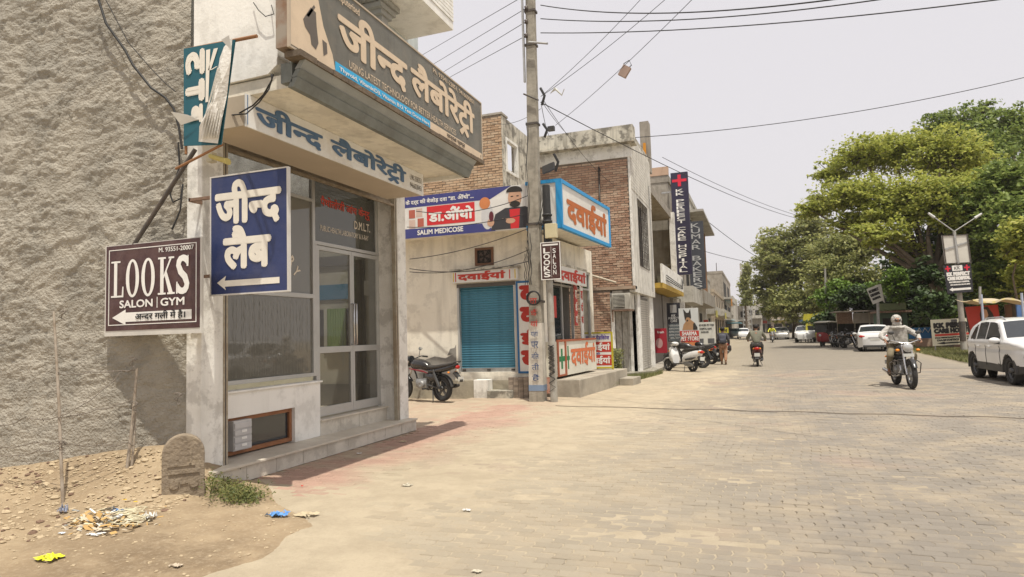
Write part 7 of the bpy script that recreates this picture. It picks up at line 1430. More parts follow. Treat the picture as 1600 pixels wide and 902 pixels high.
def person(label, J, shirt, trousers, shoe=BLACK, hair=HAIR, scale=1, name='person', grip=True, sleeve=True):
    """J: joint positions in world; every limb listed left then right"""
    R = thing(name, label, 'person', Vector((J['pelvis'][0], J['pelvis'][1], 0))); g = {k: Vector(v) for k, v in J.items()}
    N = []; E = []
    def n(p, r): N.append((p, r)); return len(N)-1
    pel = n(g['pelvis'], (.13, .105)); wst = n(g['pelvis'].lerp(g['chest'], .45), (.125, .095)); ch = n(g['chest'], (.15, .1)); nk = n(g['neck'], .05); hd0 = n(g['head']-Vector((0, 0, .07)), .068); hd = n(g['head']+Vector((0, 0, .02)), .088); ht = n(g['head']+Vector((0, 0, .085)), .062)
    E += [(pel, wst), (wst, ch), (ch, nk), (nk, hd0), (hd0, hd), (hd, ht)]
    for s in 'lr':
        sh = n(g['sh'+s], .058); el_ = n(g['el'+s], .042); wr = n(g['wr'+s], .027); d = (g['wr'+s]-g['el'+s]).normalized(); pm = n(g['wr'+s]+d*.06, (.036, .02)); E += [(ch, sh), (sh, el_), (el_, wr), (wr, pm)]
        across = d.cross(Vector((0, 0, 1))).normalized(); dn = Vector((0, 0, -1)) if grip else d
        for k in range(4):
            b0 = g['wr'+s]+d*.085+across*(.027-.018*k); L_ = (.04, .046, .044, .034)[k]; a = n(b0, .0095); c = n(b0+d*L_*.6+dn*.015, .0088); e = n(b0+d*L_*.5+dn*.05*(L_/.046), .0075); E += [(pm, a), (a, c), (c, e)]
        t0 = n(g['wr'+s]+d*.045+across*.04-Vector((0, 0, .005)), .0105); t1 = n(g['wr'+s]+d*.075+across*.045+dn*.03, .009); E += [(pm, t0), (t0, t1)]
        hp = n(g['hp'+s], .088); kn = n(g['kn'+s], .058); an = n(g['an'+s], .038); to = n(g['to'+s], .03); E += [(pel, hp), (hp, kn), (kn, an), (an, to)]
    skinmesh('body', N, E, SKIN, R)
    def cloth(nm, keys, radii, ed, m): return skinmesh(nm, [(g[k] if isinstance(k, str) else k, r) for k, r in zip(keys, radii)], ed, m, R)
    mid = g['pelvis'].lerp(g['chest'], .45)
    cloth('shirt', [g['pelvis']+Vector((0, 0, -.03)), mid, 'chest', g['neck']-Vector((0, 0, .04)), 'shl', 'ell', g['ell'].lerp(g['wrl'], .85 if sleeve else .1), 'shr', 'elr', g['elr'].lerp(g['wrr'], .85 if sleeve else .1)],
      [(.165, .13), (.155, .12), (.175, .125), .07, .08, .062, .045, .08, .062, .045], [(0, 1), (1, 2), (2, 3), (2, 4), (4, 5), (5, 6), (2, 7), (7, 8), (8, 9)], shirt)
    cloth('trousers', ['pelvis', 'hpl', 'knl', g['anl']+Vector((0, 0, .04)), 'hpr', 'knr', g['anr']+Vector((0, 0, .04))], [(.15, .12), .108, .078, .058, .108, .078, .058], [(0, 1), (1, 2), (2, 3), (0, 4), (4, 5), (5, 6)], trousers)
    for s in 'lr':
        d = (g['to'+s]-g['an'+s]); d.z = 0; d.normalize(); t = MB(); P = [g['an'+s]+Vector((0, 0, -.02))-d*.05, g['an'+s]-Vector((0, 0, .045))+d*.04, g['to'+s]+d*.02]; t.tube(P, [.048, .05, .035], 8); t.build('shoe', shoe, R)
    # face
    f = Vector(J.get('face', (0, -1, 0))).normalized(); sd = f.cross(Vector((0, 0, 1))); h = g['head']; t = MB(); t.ell(h+f*.092+Vector((0, 0, -.01)), (.016, .016, .022), 8, 6); t.build('nose', SKIN, R)
    for k in (-1, 1): t = MB(); t.ell(h+f*.082+sd*.034*k+Vector((0, 0, .018)), (.012, .012, .008), 8, 5); t.build('eye', BLACK, R); t = MB(); t.ell(h+sd*.09*k, (.018, .02, .03), 8, 5); t.build('ear', SKIN, R)
    t = MB(); t.ell(h+f*.083+Vector((0, 0, -.048)), (.022, .022, .006), 8, 5); t.build('mouth', mat('lips', (.25, .08, .06), .6), R)
    if hair: t = MB(); t.ell(h-f*.018+Vector((0, 0, .045)), (.1, .1, .092), 16, 10); t.build('hair', mat('black_hair', (.02, .017, .015), .7), R)
    return R
def tf(loc, ang):
    M_ = Matrix.Translation(Vector(loc)) @ Matrix.Rotation(ang, 4, 'Z'); return lambda x, y, z: tuple(M_ @ Vector((x, y, z)))
A_ = tf(BUL, BANG)   # rider sits at x ~ .25 of the machine; machine forward is +x
J = dict(pelvis=A_(.22, 0, .95), chest=A_(.30, 0, 1.28), neck=A_(.33, 0, 1.43), head=A_(.38, 0, 1.56), shl=A_(.31, .19, 1.38), ell=A_(.50, .40, 1.20), wrl=A_(.78, .36, 1.10), shr=A_(.31, -.19, 1.38), elr=A_(.50, -.40, 1.20), wrr=A_(.78, -.36, 1.10),
  hpl=A_(.26, .11, .90), knl=A_(.66, .26, .74), anl=A_(.42, .24, .36), tol=A_(.58, .27, .28), hpr=A_(.26, -.11, .90), knr=A_(.66, -.26, .74), anr=A_(.42, -.24, .36), tor=A_(.58, -.27, .28), face=Vector(A_(1, 0, 0))-Vector(A_(0, 0, 0)))
WSH = mat('white_cotton', (.55, .53, .49), .9, (.3, .28, .25), 9, .9, 1., 26, bdist=.05); KHA = mat('khaki_cloth', (.2, .17, .11), .9, (.12, .1, .07), 7, .8)
rider = person('person in a white head scarf and sunglasses riding the classic motorcycle', J, WSH, KHA, mat('brown_shoe', (.08, .05, .03), .6))
h = Vector(J['head']); f = J['face'].normalized(); sd = f.cross(Vector((0, 0, 1)))
b = MB(); b.ell(h+Vector((0, 0, .03))-f*.012, (.118, .118, .125), 20, 12); b.ell(h+Vector((0, 0, -.075))+f*.018, (.105, .105, .08), 18, 10); b.ell(h+Vector((0, 0, -.16)), (.17, .17, .06), 18, 8); b.build('head_scarf', mat('scarf_white', (.56, .54, .49), .9, (.32, .3, .27), 16, .95, 1., 30, bdist=.05), rider)
b = MB()
b.ell(h+f*.085+Vector((0, 0, .02)), (.068, .068, .052), 14, 8); b.build('brow_skin', SKIN, rider)
for k in (-1, 1): b = MB(); b.ell(h+f*.128+sd*.036*k+Vector((0, 0, .018)), (.034, .034, .026), 12, 8); b.build('sunglass_lens', BPAINT, rider)
b = MB(); b.loft([(0, 0, 0, .001, .001)], 3) if 0 else None
v_ = []; 
for i in range(9):
    for j in range(7): u, w_ = i/8, j/6; c = Vector(A_(.42+.02*math.sin(u*13), -.2+.4*u, 1.38-.36*w_+.01*math.sin(u*20))); v_.append(c+f*(.075*math.sin(math.pi*u)+.03*w_))
b = MB(); b.add(v_, [(i*7+j, i*7+j+1, (i+1)*7+j+1, (i+1)*7+j) for i in range(8) for j in range(6)], 0, True); b.build('shawl', mat('grey_shawl', (.2, .185, .16), .9, (.42, .4, .36), 7, .9, .8, 20), rider)
B_ = tf(SRT, math.pi/2)
J = dict(pelvis=B_(.02, 0, .87), chest=B_(.10, 0, 1.22), neck=B_(.13, 0, 1.38), head=B_(.16, 0, 1.50), shl=B_(.1, .19, 1.33), ell=B_(.36, .33, 1.10), wrl=B_(.66, .32, 1.02), shr=B_(.1, -.19, 1.33), elr=B_(.36, -.33, 1.10), wrr=B_(.66, -.32, 1.02),
  hpl=B_(.06, .11, .84), knl=B_(.48, .19, .80), anl=B_(.62, .17, .36), tol=B_(.78, .17, .33), hpr=B_(.06, -.11, .84), knr=B_(.48, -.19, .80), anr=B_(.62, -.17, .36), tor=B_(.78, -.17, .33), face=(0, 1, 0))
person('person in a grey-green shirt riding the dark scooter, seen from behind', J, mat('greygreen_shirt', (.2, .2, .15), .85, (.14, .14, .11), 8, .8), mat('dark_trousers', (.06, .055, .05), .9))
p = G(1133, 568); D_ = tf((p.x, 29.0, 0), math.pi/2)
J = dict(pelvis=D_(0, 0, .84), chest=D_(.02, 0, 1.16), neck=D_(.03, 0, 1.31), head=D_(.05, 0, 1.44), shl=D_(0, .16, 1.26), ell=D_(-.02, .22, 1.0), wrl=D_(.12, .22, .82), shr=D_(0, -.16, 1.26), elr=D_(-.02, -.23, 1.0), wrr=D_(.1, -.24, .8),
  hpl=D_(0, .08, .8), knl=D_(.12, .09, .46), anl=D_(.02, .08, .09), tol=D_(.16, .08, .04), hpr=D_(0, -.08, .8), knr=D_(-.04, -.09, .46), anr=D_(-.22, -.08, .1), tor=D_(-.08, -.08, .04), face=(0, 1, 0))
wk = person('person walking away with a dark backpack and loose rust-brown trousers', J, mat('dark_top', (.07, .065, .07), .9), mat('rust_cloth', (.33, .16, .09), .9, (.42, .28, .18), 6, .8), mat('brown_sandal', (.1, .06, .03), .7), grip=False)
c = Vector(J['chest']); b = MB(); b.loft([(c.x-.14, c.y-.19, c.z-.08, .06, .15), (c.x-.1, c.y-.2, c.z-.08, .09, .2), (c.x+.1, c.y-.2, c.z-.08, .09, .2), (c.x+.14, c.y-.19, c.z-.08, .06, .15)], 14, p=3); b.loft([(c.x-.09, c.y-.3, c.z-.16, .03, .08), (c.x+.09, c.y-.3, c.z-.16, .03, .08)], 12, p=3)
tag(b.build('backpack', mat('slate_backpack', (.08, .085, .11), .8), None, loc=(c.x, c.y, c.z-.3)), 'dark slate backpack carried by the walking person', 'backpack')
c = Vector(J['wrr']); b = MB(); b.loft([(c.x-.05, c.y+.02, c.z-.12, .05, .08), (c.x, c.y+.02, c.z-.12, .08, .13), (c.x+.08, c.y+.02, c.z-.12, .06, .1)], 12, p=2.5); tag(b.build('hand_bag', mat('dark_bag', (.05, .04, .04), .7), None, loc=tuple(c)), 'dark bag in the right hand of the walking person', 'bag')
# far riders
FR = (1.4, 70, 0); scooter('far scooter coming with a rider in yellow', FR, -math.pi/2, mat('far_scooter', (.2, .2, .2), .4), name='scooter')
Q_ = tf(FR, -math.pi/2); J = dict(pelvis=Q_(.02, 0, .87), chest=Q_(.10, 0, 1.22), neck=Q_(.13, 0, 1.38), head=Q_(.16, 0, 1.50), shl=Q_(.1, .19, 1.33), ell=Q_(.36, .33, 1.10), wrl=Q_(.66, .32, 1.02), shr=Q_(.1, -.19, 1.33), elr=Q_(.36, -.33, 1.10), wrr=Q_(.66, -.32, 1.02),
  hpl=Q_(.06, .11, .84), knl=Q_(.48, .19, .80), anl=Q_(.62, .17, .36), tol=Q_(.78, .17, .33), hpr=Q_(.06, -.11, .84), knr=Q_(.48, -.19, .80), anr=Q_(.62, -.17, .36), tor=Q_(.78, -.17, .33), face=(0, -1, 0))
person('far person in a bright yellow shirt riding a scooter towards the camera', J, mat('yellow_shirt', (.6, .6, .05), .8), mat('dark_trousers', (.06, .055, .05), .9))
# ================================================================== RIGHT SIDE OF THE ROAD
# verge
vg = MB(); sheet(vg, 7.6, 60, 24, 200, .02, 0, 20, 60)
for i, v in enumerate(vg.v): vg.v[i] = (v[0], v[1], v[2]+.05*fbm(v[0], v[1], 0, 3, .4)+.05*min(1, (v[0]-7.6)/2))
tag(vg.build('verge', DIRTM), None, None, kind='structure')
def reg2():
    while True:
        px_, py_ = random.uniform(1428, 1515), random.uniform(541, 567); t = (px_-1428)/87
        if py_ < 548+18*t+2 and py_ > 541+6*t: c = G(px_, py_, .03); return (c.x, c.y, .03)
grass('grass_verge', '', reg2, 9000, .14, .05)
s = thing('low_brick_wall', 'low reddish brick wall under the blue fence beyond the grass verge', 'wall', (7.2, 44, 0))
LB = PL((0, 44), 0); a0 = LB.uv(1432, 540)[0]; a1 = LB.uv(1530, 540)[0]; b = MB(); b.pbox(LB, a0, a1, -.1, LB.uv(1450, 529)[1], -.25, 0); b.build('masonry', mat('worn_red_brick', (.3, .17, .12), .9, (.38, .3, .22), 1.5, .8, .4, 20), s)
s = thing('blue_fence', 'bright blue sheet fence with small white peaks behind the low brick wall', 'fence', (7.5, 45, 0))
LF = PL((0, 45), 0); z0, z1 = LF.uv(1440, 529)[1], LF.uv(1440, 512)[1]; x = LF.uv(1420, 520)[0]; BF = mat('fence_blue', (.04, .17, .36), .6, (.03, .12, .28), 2)
while x < LF.uv(1535, 520)[0]: b = MB(); b.pbox(LF, x, x+.55, z0, z1, -.04, .02*(int(x*3) % 2)); b.build('fence_panel', BF, s); x += .57
for k in range(5): a = LF.uv(1432+k*9, 520)[0]; b = MB(); b.tube([LF.pt(a-.15, z1-.05, .05), LF.pt(a, z1-.3, .05), LF.pt(a+.15, z1-.02, .05)], .02, 4); b.build('white_stay', INKW, s)
# lamp pole with two signs
lp = G(1507, 551); YLp = lp.y; s = thing('street_lamp', 'leaning grey street lamp pole with a double-arm lantern top beside the road signs', 'street lamp', lp)
tp = PY(1491, 362, YLp); b = MB(); b.tube([lp, lp.lerp(tp, .5), tp], [.15, .11, .07], 10); b.build('pole', mat('lamp_pole', (.36, .35, .31), .7, (.24, .22, .19), 3, .8), s)
for (x, y) in ((1453, 335), (1531, 336)): q_ = PY(x, y, YLp); b = MB(); b.tube([tp, q_], .03, 6); b.build('lamp_arm', STEEL, s); b = MB(); d = (q_-tp).normalized(); b.tube([q_-d*.25, q_+d*.1], [.07, .05], 8); b.build('lamp_head', mat('lamp_white', (.6, .6, .58), .4), s)
b = MB(); b.tube([lp+Vector((-.02, -.02, .55)), lp+Vector((-.02, -.02, 1.5))], .14, 8); b.build('dark_wrap', DARKIRON, s)
def tilted(Y, quad, nm, lb, m, par=None, dep=.08):
    pl = PL((0, Y), 0); q = [pl.uv(*p) for p in quad]; s = thing(nm, lb, 'sign', pl.pt(*q[0])); b = MB(); b.pprism(pl, q, -dep, 0); b.build('board', m, s); return s, pl, q
def bil(q, u, v): a = [q[0][i]+(q[1][i]-q[0][i])*u for i in (0, 1)]; b_ = [q[3][i]+(q[2][i]-q[3][i])*u for i in (0, 1)]; return (a[0]+(b_[0]-a[0])*v, a[1]+(b_[1]-a[1])*v)
def qtext(pl, q, s_, u0, u1, v0, v1, m, par, off=.0, d=.01):
    v, f = word(s_); mn, mx_ = v.min(0), v.max(0); t = (v-mn)/(mx_-mn); mb = MB(); _spread(mb, [bil(q, u0+p[0]*(u1-u0), v0+p[1]*(v1-v0)) for p in t], f, pl.pt, off, d); o = mb.build('lettering', m, par); o['kind'] = 'stuff'; return o
def qshape(pl, q, P, m, par, d, nm='printed_shape'): return shape(pl, [bil(q, *p) for p in P], d, m, par, nm)
s, pl, q = tilted(YLp-.3, [(1477, 413), (1518, 411), (1512, 366), (1471, 368)], 'blank_sign', 'weathered blank white sign seen from its back with a cross frame on the lamp pole', mat('grimy_white_sheet', (.6, .58, .52), .6, (.5, .48, .43), 3, .6), dep=.06)
b = MB(); b.pprism(pl, [bil(q, .46, .0), bil(q, .54, 0), bil(q, .54, 1), bil(q, .46, 1)], .002, .06); b.build('stiffener', STEEL, s)
b = MB(); b.pprism(pl, [bil(q, .06, .48), bil(q, .44, .56), bil(q, .44, .62), bil(q, .06, .54)], .002, .03); b.pprism(pl, [bil(q, .56, .6), bil(q, .94, .68), bil(q, .94, .74), bil(q, .56, .66)], .002, .03); b.build('cross_bar', STEEL, s)
for e in (((0, 0), (1, 0), (1, .03), (0, .03)), ((0, .97), (1, .97), (1, 1), (0, 1)), ((0, .03), (.05, .03), (.05, .97), (0, .97)), ((.95, .03), (1, .03), (1, .97), (.95, .97))): b = MB(); b.pprism(pl, [bil(q, *p) for p in e], .001, .03); b.build('frame_bar', DARKIRON, s)
s, pl, q = tilted(YLp-.3, [(1481, 459), (1521, 456), (1517, 412), (1474, 415)], 'hospital_sign', 'black hospital sign with two red crosses and a white arrow on the lamp pole', BLK)
for cu in (.14, .84): qshape(pl, q, [(cu-.1, .85), (cu+.1, .85), (cu+.1, .9), (cu-.1, .9)], MATS['ink_cross_red'], s, .008, 'red_cross'); qshape(pl, q, [(cu-.03, .77), (cu+.03, .77), (cu+.03, .97), (cu-.03, .97)], MATS['ink_cross_red'], s, .011, 'red_cross')
qshape(pl, q, [(.3, .78), (.68, .78), (.68, .97), (.3, .97)], INKW, s, .008, 'white_panel')
qtext(pl, q, 'KK', .38, .6, .82, .93, ink('black', (.02, .02, .02)), s, 0, .014); qtext(pl, q, 'KK PERFECT', .08, .92, .61, .73, INKW, s, .02); qtext(pl, q, 'CARE HOSPITAL', .08, .92, .46, .57, INKW, s, .02)
qtext(pl, q, 'MULTISPECIALITY HOSPITAL', .12, .88, .36, .41, INKW, s, .008); qtext(pl, q, 'ON SAFIDON ROAD JIND', .15, .9, .26, .31, INKW, s, .008)
qshape(pl, q, [(.08, .13), (.22, .2), (.22, .165), (.92, .165), (.92, .09), (.22, .09), (.22, .06)], INKW, s, .008, 'arrow')
s, pl, q = tilted(YLp+.5, [(1458, 541), (1533, 536), (1530, 496), (1454, 500)], 'hospital_board', 'cream roadside hospital board with black and red letters beside the lamp pole', mat('cream_board', (.62, .6, .46), .5, (.52, .49, .38), 2, .4))
BKK = ink('black', (.02, .02, .02)); qtext(pl, q, 'KK PERFECT', .06, .94, .68, .85, BKK, s, .035); qtext(pl, q, 'CARE HOSPITAL', .06, .94, .48, .63, BKK, s, .03)
qshape(pl, q, [(.06, .36), (.94, .36), (.94, .44), (.06, .44)], RED, s, .008, 'red_line'); qtext(pl, q, 'MULTISPECIALITY HOSPITAL JIND', .06, .9, .26, .32, BKK, s, .01); qtext(pl, q, 'DIAGNOSTICS 24 HOURS', .1, .9, .17, .23, BKK, s, .01)
qshape(pl, q, [(.08, .09), (.25, .14), (.25, .11), (.85, .11), (.85, .06), (.25, .06), (.25, .04)], BKK, s, .008, 'arrow'); qshape(pl, q, [(.42, .88), (.55, .88), (.55, .97), (.42, .97)], ink('print_grey', (.12, .12, .12)), s, .008, 'logo')
for u in (.05, .9): a = bil(q, u, 0); b = MB(); b.tube([pl.pt(a[0], -.0, -.04), pl.pt(a[0], a[1], -.04)], .03, 5); b.build('leg', STEEL, s)
# red banner with a woman's picture
s, pl, q = tilted(33, [(1519, 529), (1567, 528), (1559, 476), (1508, 480)], 'portrait_banner', 'red cloth banner with a printed portrait hanging behind the parked SUV', mat('red_banner', (.45, .045, .03), .6, (.36, .03, .02), 2, .5), dep=.03)
qshape(pl, q, [(.38, .3), (.4, .75), (.5, .95), (.68, .97), (.8, .75), (.86, .5), (.9, .3)], ink('dark_hair', (.04, .03, .025)), s, .006, 'printed_hair'); qshape(pl, q, [(.48, .62), (.46, .78), (.54, .9), (.64, .86), (.66, .7), (.58, .58)], ink('print_skin', (.55, .33, .22)), s, .009, 'printed_face'); qshape(pl, q, [(.36, .3), (.38, .5), (.5, .6), (.66, .58), (.78, .4), (.8, .3)], ink('print_olive', (.22, .2, .14)), s, .012, 'printed_dress')
for u in (.02, .98): a = bil(q, u, 0); b = MB(); b.tube([pl.pt(a[0], -.1, -.05), pl.pt(*bil(q, u, 1), -.05)], .03, 5); b.build('pole', DARKIRON, s)
# cloth awning stall
s = thing('cloth_awning', 'striped yellow and cream cloth awning on thin poles behind the SUV', 'awning', PY(1560, 530, 31)); pl = PL((0, 31), 0)
V_ = []; nu, nv = 22, 6
for i in range(nu+1):
    for j in range(nv+1):
        u, w_ = i/nu, j/nv; a = pl.uv(1520+110*u, 468+3*math.sin(u*9)+2*u); V_.append((a[0], 31+w_*2.6, a[1]+.25*w_*(1-w_)*-2+.02*math.sin(u*16+w_*3)+.12*w_))
b = MB(); b.add(V_, [(i*(nv+1)+j, i*(nv+1)+j+1, (i+1)*(nv+1)+j+1, (i+1)*(nv+1)+j) for i in range(nu) for j in range(nv)], 0, True); TA = mat('tan_awning', (.42, .36, .26), .8, (.5, .4, .2), 1.2, .7); b.build('canopy', TA, s)
b = MB()
for i in range(nu): a, c = V_[i*(nv+1)], V_[(i+1)*(nv+1)]; b.add([a, c, (c[0], c[1]-.03, c[2]-.07-.02*math.sin(i*1.3)), (a[0], a[1]-.03, a[2]-.07-.02*math.sin((i-1)*1.3))], [(0, 1, 2, 3)], i % 3 == 0 and 1 or 0)
b.build('hanging_edge', [TA, mat('yellow_trim', (.5, .42, .18), .8)], s)
for (x, y) in ((1533, 460), (1596, 458)): a = pl.uv(x, y); b = MB(); b.tube([pl.pt(a[0], -.1), pl.pt(a[0], a[1])], .045, 6); b.build('awning_pole', mat('blue_white_pole', (.4, .45, .55), .6), s)
b = MB(); b.tube([pl.pt(*pl.uv(1531, 448)), pl.pt(*pl.uv(1531, 475))], .05, 5); b.build('pole_tip', STEEL, s)
pl = PL((0, 33.6), 0)
for k, (x0, x1, c_) in enumerate(((1570, 1584, 'brown'), (1588, 1604, 'blue'))): a0, z1 = pl.uv(x0, 476); a1, z0 = pl.uv(x1, 520); b = MB(); b.pbox(pl, a0, a1, 0, z1, -.1, 0); b.build('stall_cloth', mat(c_+'_cloth', (.14, .08, .05) if k == 0 else (.1, .2, .45), .9), s)
# kiosk row and sheds
s = thing('tin_shed', 'low roadside shed with a pale corrugated tin front panel under the trees', 'shed', PY(1345, 540, 60)); pl = PL((0, 60), 0)
a0, z0 = pl.uv(1333, 505); a1, z1 = pl.uv(1374, 488); z0, z1 = pl.uv(1350, 505)[1], pl.uv(1350, 489)[1]
b = MB(); n = 40
for k in range(n): p, q_ = a0+(a1-a0)*k/n, a0+(a1-a0)*(k+1)/n; d = .03*(k % 2); b.add([pl.pt(p, z0, d), pl.pt(q_, z0, .03-d), pl.pt(q_, z1, .03-d), pl.pt(p, z1, d)], [(0, 1, 2, 3)])
b.build('corrugated_front', mat('pale_tin', (.42, .38, .33), .7, (.3, .26, .22), 1, .8), s)
b = MB(); b.pbox(pl, a0-1.2, a0-.02, z0, z1+.1, -.1, 0); b.build('tin_side', RUST, s); b = MB(); b.pbox(pl, a0-1.4, a1+.3, z1+.1, z1+.2, -3, .6); b.build('roof', mat('shed_roof', (.2, .17, .14), .9), s)
b = MB(); b.pbox(pl, a0-1.2, a1+.2, 0, z0, -3, -2.8); b.build('back', DARK, s)
for a in (a0-1.2, a0+1.2, a1): b = MB(); b.tube([pl.pt(a, -.1), pl.pt(a, z1)], .05, 5); b.build('post', mat('bleached_wood', (.5, .44, .34)), s)
s = thing('green_kiosk', 'dull green roadside kiosk behind the white saloon car', 'kiosk', PY(1395, 545, 56)); pl = PL((0, 56), 0); a0, a1 = pl.uv(1374, 530)[0], pl.uv(1420, 530)[0]
b = MB(); b.pbox(pl, a0, a1, -.1, 2.3, -2, 0); b.build('walls', mat('kiosk_green', (.07, .14, .1), .6, (.1, .12, .08), 2, .8), s); b = MB(); b.pbox(pl, a0-.2, a1+.2, 2.3, 2.45, -2.2, .7); b.build('roof', RUST, s); b = MB(); b.pbox(pl, a0+.3, a1-.4, .9, 1.9, .005, .03); b.build('hatch', DARK, s)
b = MB(); b.pbox(pl, a0+.1, a1-.1, 2.5, 3.0, -.1, .3); b.build('fascia', mat('kiosk_fascia', (.2, .24, .12), .7), s)
for k, (quad, lb, sz) in enumerate((([(1259, 527), (1293, 529), (1293, 500), (1259, 498)], 'lower yellow roadside board with black letters', 1), ([(1254, 506), (1284, 500), (1284, 490), (1256, 491)], 'upper yellow board above the lettered one', 0))):
    s, pl, q = tilted(66+k*.5, quad, 'yellow_board', lb, mat('yel_board', (.55, .5, .05)))
    if sz: qtext(pl, q, 'पवन टायर', .1, .9, .35, .6, BKK, s, .05); qtext(pl, q, 'TYRE SHOP', .1, .9, .72, .88, BKK, s, .03)
    a = bil(q, .1, 0); b = MB(); b.tube([pl.pt(a[0], -.1, -.05), pl.pt(a[0], a[1], -.05)], .05, 5); b.build('leg', STEEL, s)
s, pl, q = tilted(47, [(1364, 476), (1381, 469), (1372, 445), (1354, 452)], 'tilted_sign', 'white metal sign tilted sideways on a pole above the saloon car', mat('grimy_white_sheet', (.6, .58, .52))); qtext(pl, q, 'KK PERFECT', .1, .9, .7, .85, BKK, s, .02); qtext(pl, q, 'CARE HOSPITAL', .1, .9, .45, .6, BKK, s, .02); qtext(pl, q, 'HOSPITAL', .15, .85, .22, .34, BKK, s, .02)
b = MB(); b.pprism(pl, [pl.uv(1383, 473), pl.uv(1377, 444), pl.uv(1368, 446), pl.uv(1381, 471)], -.3, -.1); b.build('second_board', mat('grimy_white_sheet', (.6, .58, .52)), s)
a = pl.uv(1372, 470); b = MB(); b.tube([pl.pt(pl.uv(1374, 540)[0], -.1, -.2), pl.pt(a[0], a[1], -.2)], .09, 7); b.build('pole', STEEL, s)
# utility poles under the trees
for k, (x, y0_, y1_, Y_, r) in enumerate(((1293, 430, 530, 68, .09), (1384, 420, 520, 75, .16), (1395, 440, 520, 60, .09), (1337, 455, 535, 62, .06))):
    p, q_ = PY(x, 540, Y_), PY(x-4, y0_-10, Y_); p.z = -.1; b = MB(); b.tube([p, q_], [r*1.2, r], 7); tag(b.build('utility_pole', mat('lamp_pole', (.36, .35, .31)), None, loc=p), ['slim pole rising beside the yellow boards', 'thick pale pole leaning behind the tilted sign', 'thin pole right of the tilted sign', 'thin pole at the tin shed'][k], 'pole', 'poles under the roadside trees')
for k, (p, q_, sg) in enumerate(((PY(1393, 358, 45), PY(1625, 372, 40), .3), (PY(1380, 470, 60), PY(1625, 412, 40), .6), (PY(1400, 460, 60), PY(1625, 437, 36), .8), (PY(1440, 480, 60), PY(1625, 446, 36), .5))): wire(p, q_, sg, ['high wire passing in front of the tree behind the lamp', 'slanting wire behind the black hospital sign', 'lower slanting wire behind the black hospital sign', 'lowest wire above the cloth awning'][k], .022, 'wires before the right trees')
# ------------------------------------------------------------------ trees
BARK = mat('tree_bark', (.16, .125, .09), .95, (.09, .07, .05), 3, .8, .6, 20)
def tree(label, base, trunk, clumps, leaf, size, n, kind='tree', group='trees along the right side of the road', density=1):
    t = thing('tree', label, 'tree', base, group); B = Vector(base); fork = B+Vector(trunk[0]); b = MB(); b.tube([B-Vector((0, 0, .3)), B.lerp(fork, .5)+Vector((.1, 0, 0)), fork], [trunk[1], trunk[1]*.8, trunk[1]*.65], 10); b.build('trunk', BARK, t)
    b = MB(); pts = []; vol = [c[1][0]*c[1][1]*c[1][2] for c in clumps]; tot = sum(v**(2/3) for v in vol)
    for (c, r), v in zip(clumps, vol):
        c = Vector(c); m_ = fork.lerp(c, .5)+Vector((random.uniform(-.4, .4), random.uniform(-.4, .4), random.uniform(-.6, .1))); b.tube([fork-Vector((0, 0, .3)), m_, c], [trunk[1]*.42, trunk[1]*.25, .05], 6)
        nn = int(n*(v**(2/3))/tot); ns = max(12, int(nn/26))
        for k in range(ns):
            d = Vector(rng.normal(size=3)); d.normalize(); rad = random.random()**.42*(.7+.62*random.random()); q_ = Vector((c.x+d.x*r[0]*rad, c.y+d.y*r[1]*rad, c.z+d.z*r[2]*rad))
            if k % 3 == 0: b.tube([c.lerp(q_, .15), c.lerp(q_, .6)+Vector((0, 0, random.uniform(-.2, .2))), q_], [.06, .035, .015], 4)
            sp = random.uniform(.16, .42)*max(.6, min(1.6, r[0]/2.2)); m2 = nn//ns; g_ = rng.normal(size=(m2, 3))*np.array([sp, sp, sp*.5])
            pts.append(np.array(q_)+g_)
    b.build('branches', BARK, t)
    P = np.vstack(pts); leafcloud('crown', None, None, P, size, leaf, par=t, aspect=.6); return t
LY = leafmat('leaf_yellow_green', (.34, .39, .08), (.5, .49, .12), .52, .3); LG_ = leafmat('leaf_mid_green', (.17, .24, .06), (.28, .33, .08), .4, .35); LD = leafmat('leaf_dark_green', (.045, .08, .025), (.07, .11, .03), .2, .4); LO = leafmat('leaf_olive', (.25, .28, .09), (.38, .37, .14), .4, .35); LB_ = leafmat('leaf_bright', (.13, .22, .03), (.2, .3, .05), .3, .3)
def cl(px_, py_, Y_, rx, rz, ry=None):  # crown clump centred at a pixel, radii given in pixels at that depth
    px_ += random.uniform(-9, 9); py_ += random.uniform(-12, 12); c = PY(px_, py_, Y_*(1+max(0, 370-py_)*.0010+random.uniform(-.035, .035))); k = c.y*.94/F_PX+c.x*.0; return ((c.x, c.y, c.z), (rx*k*1.03, (ry or rx)*k, rz*k))
tree('large spreading tree with yellow-green sunlit crown and an arm over the road', (PY(1478, 560, 44).x, 44, 0), ((-.3, 0, 4.2), .45), [cl(1300, 262, 46, 26, 22), cl(1345, 240, 45, 42, 28), cl(1400, 235, 44, 46, 30), cl(1455, 240, 44, 46, 34), cl(1500, 262, 43, 38, 36), cl(1280, 305, 46, 28, 20), cl(1335, 300, 45, 46, 26), cl(1400, 300, 44, 50, 28), cl(1465, 305, 43, 46, 30), cl(1275, 338, 47, 22, 12), cl(1330, 342, 46, 30, 14), cl(1440, 340, 44, 40, 18), cl(1375, 345, 45, 30, 14), cl(1385, 372, 44, 34, 18), cl(1425, 385, 44, 26, 16), cl(1350, 366, 45, 24, 10), cl(1480, 350, 43, 30, 26), cl(1500, 310, 42, 30, 26), cl(1530, 285, 42, 24, 26)], LY, .12, 56000)
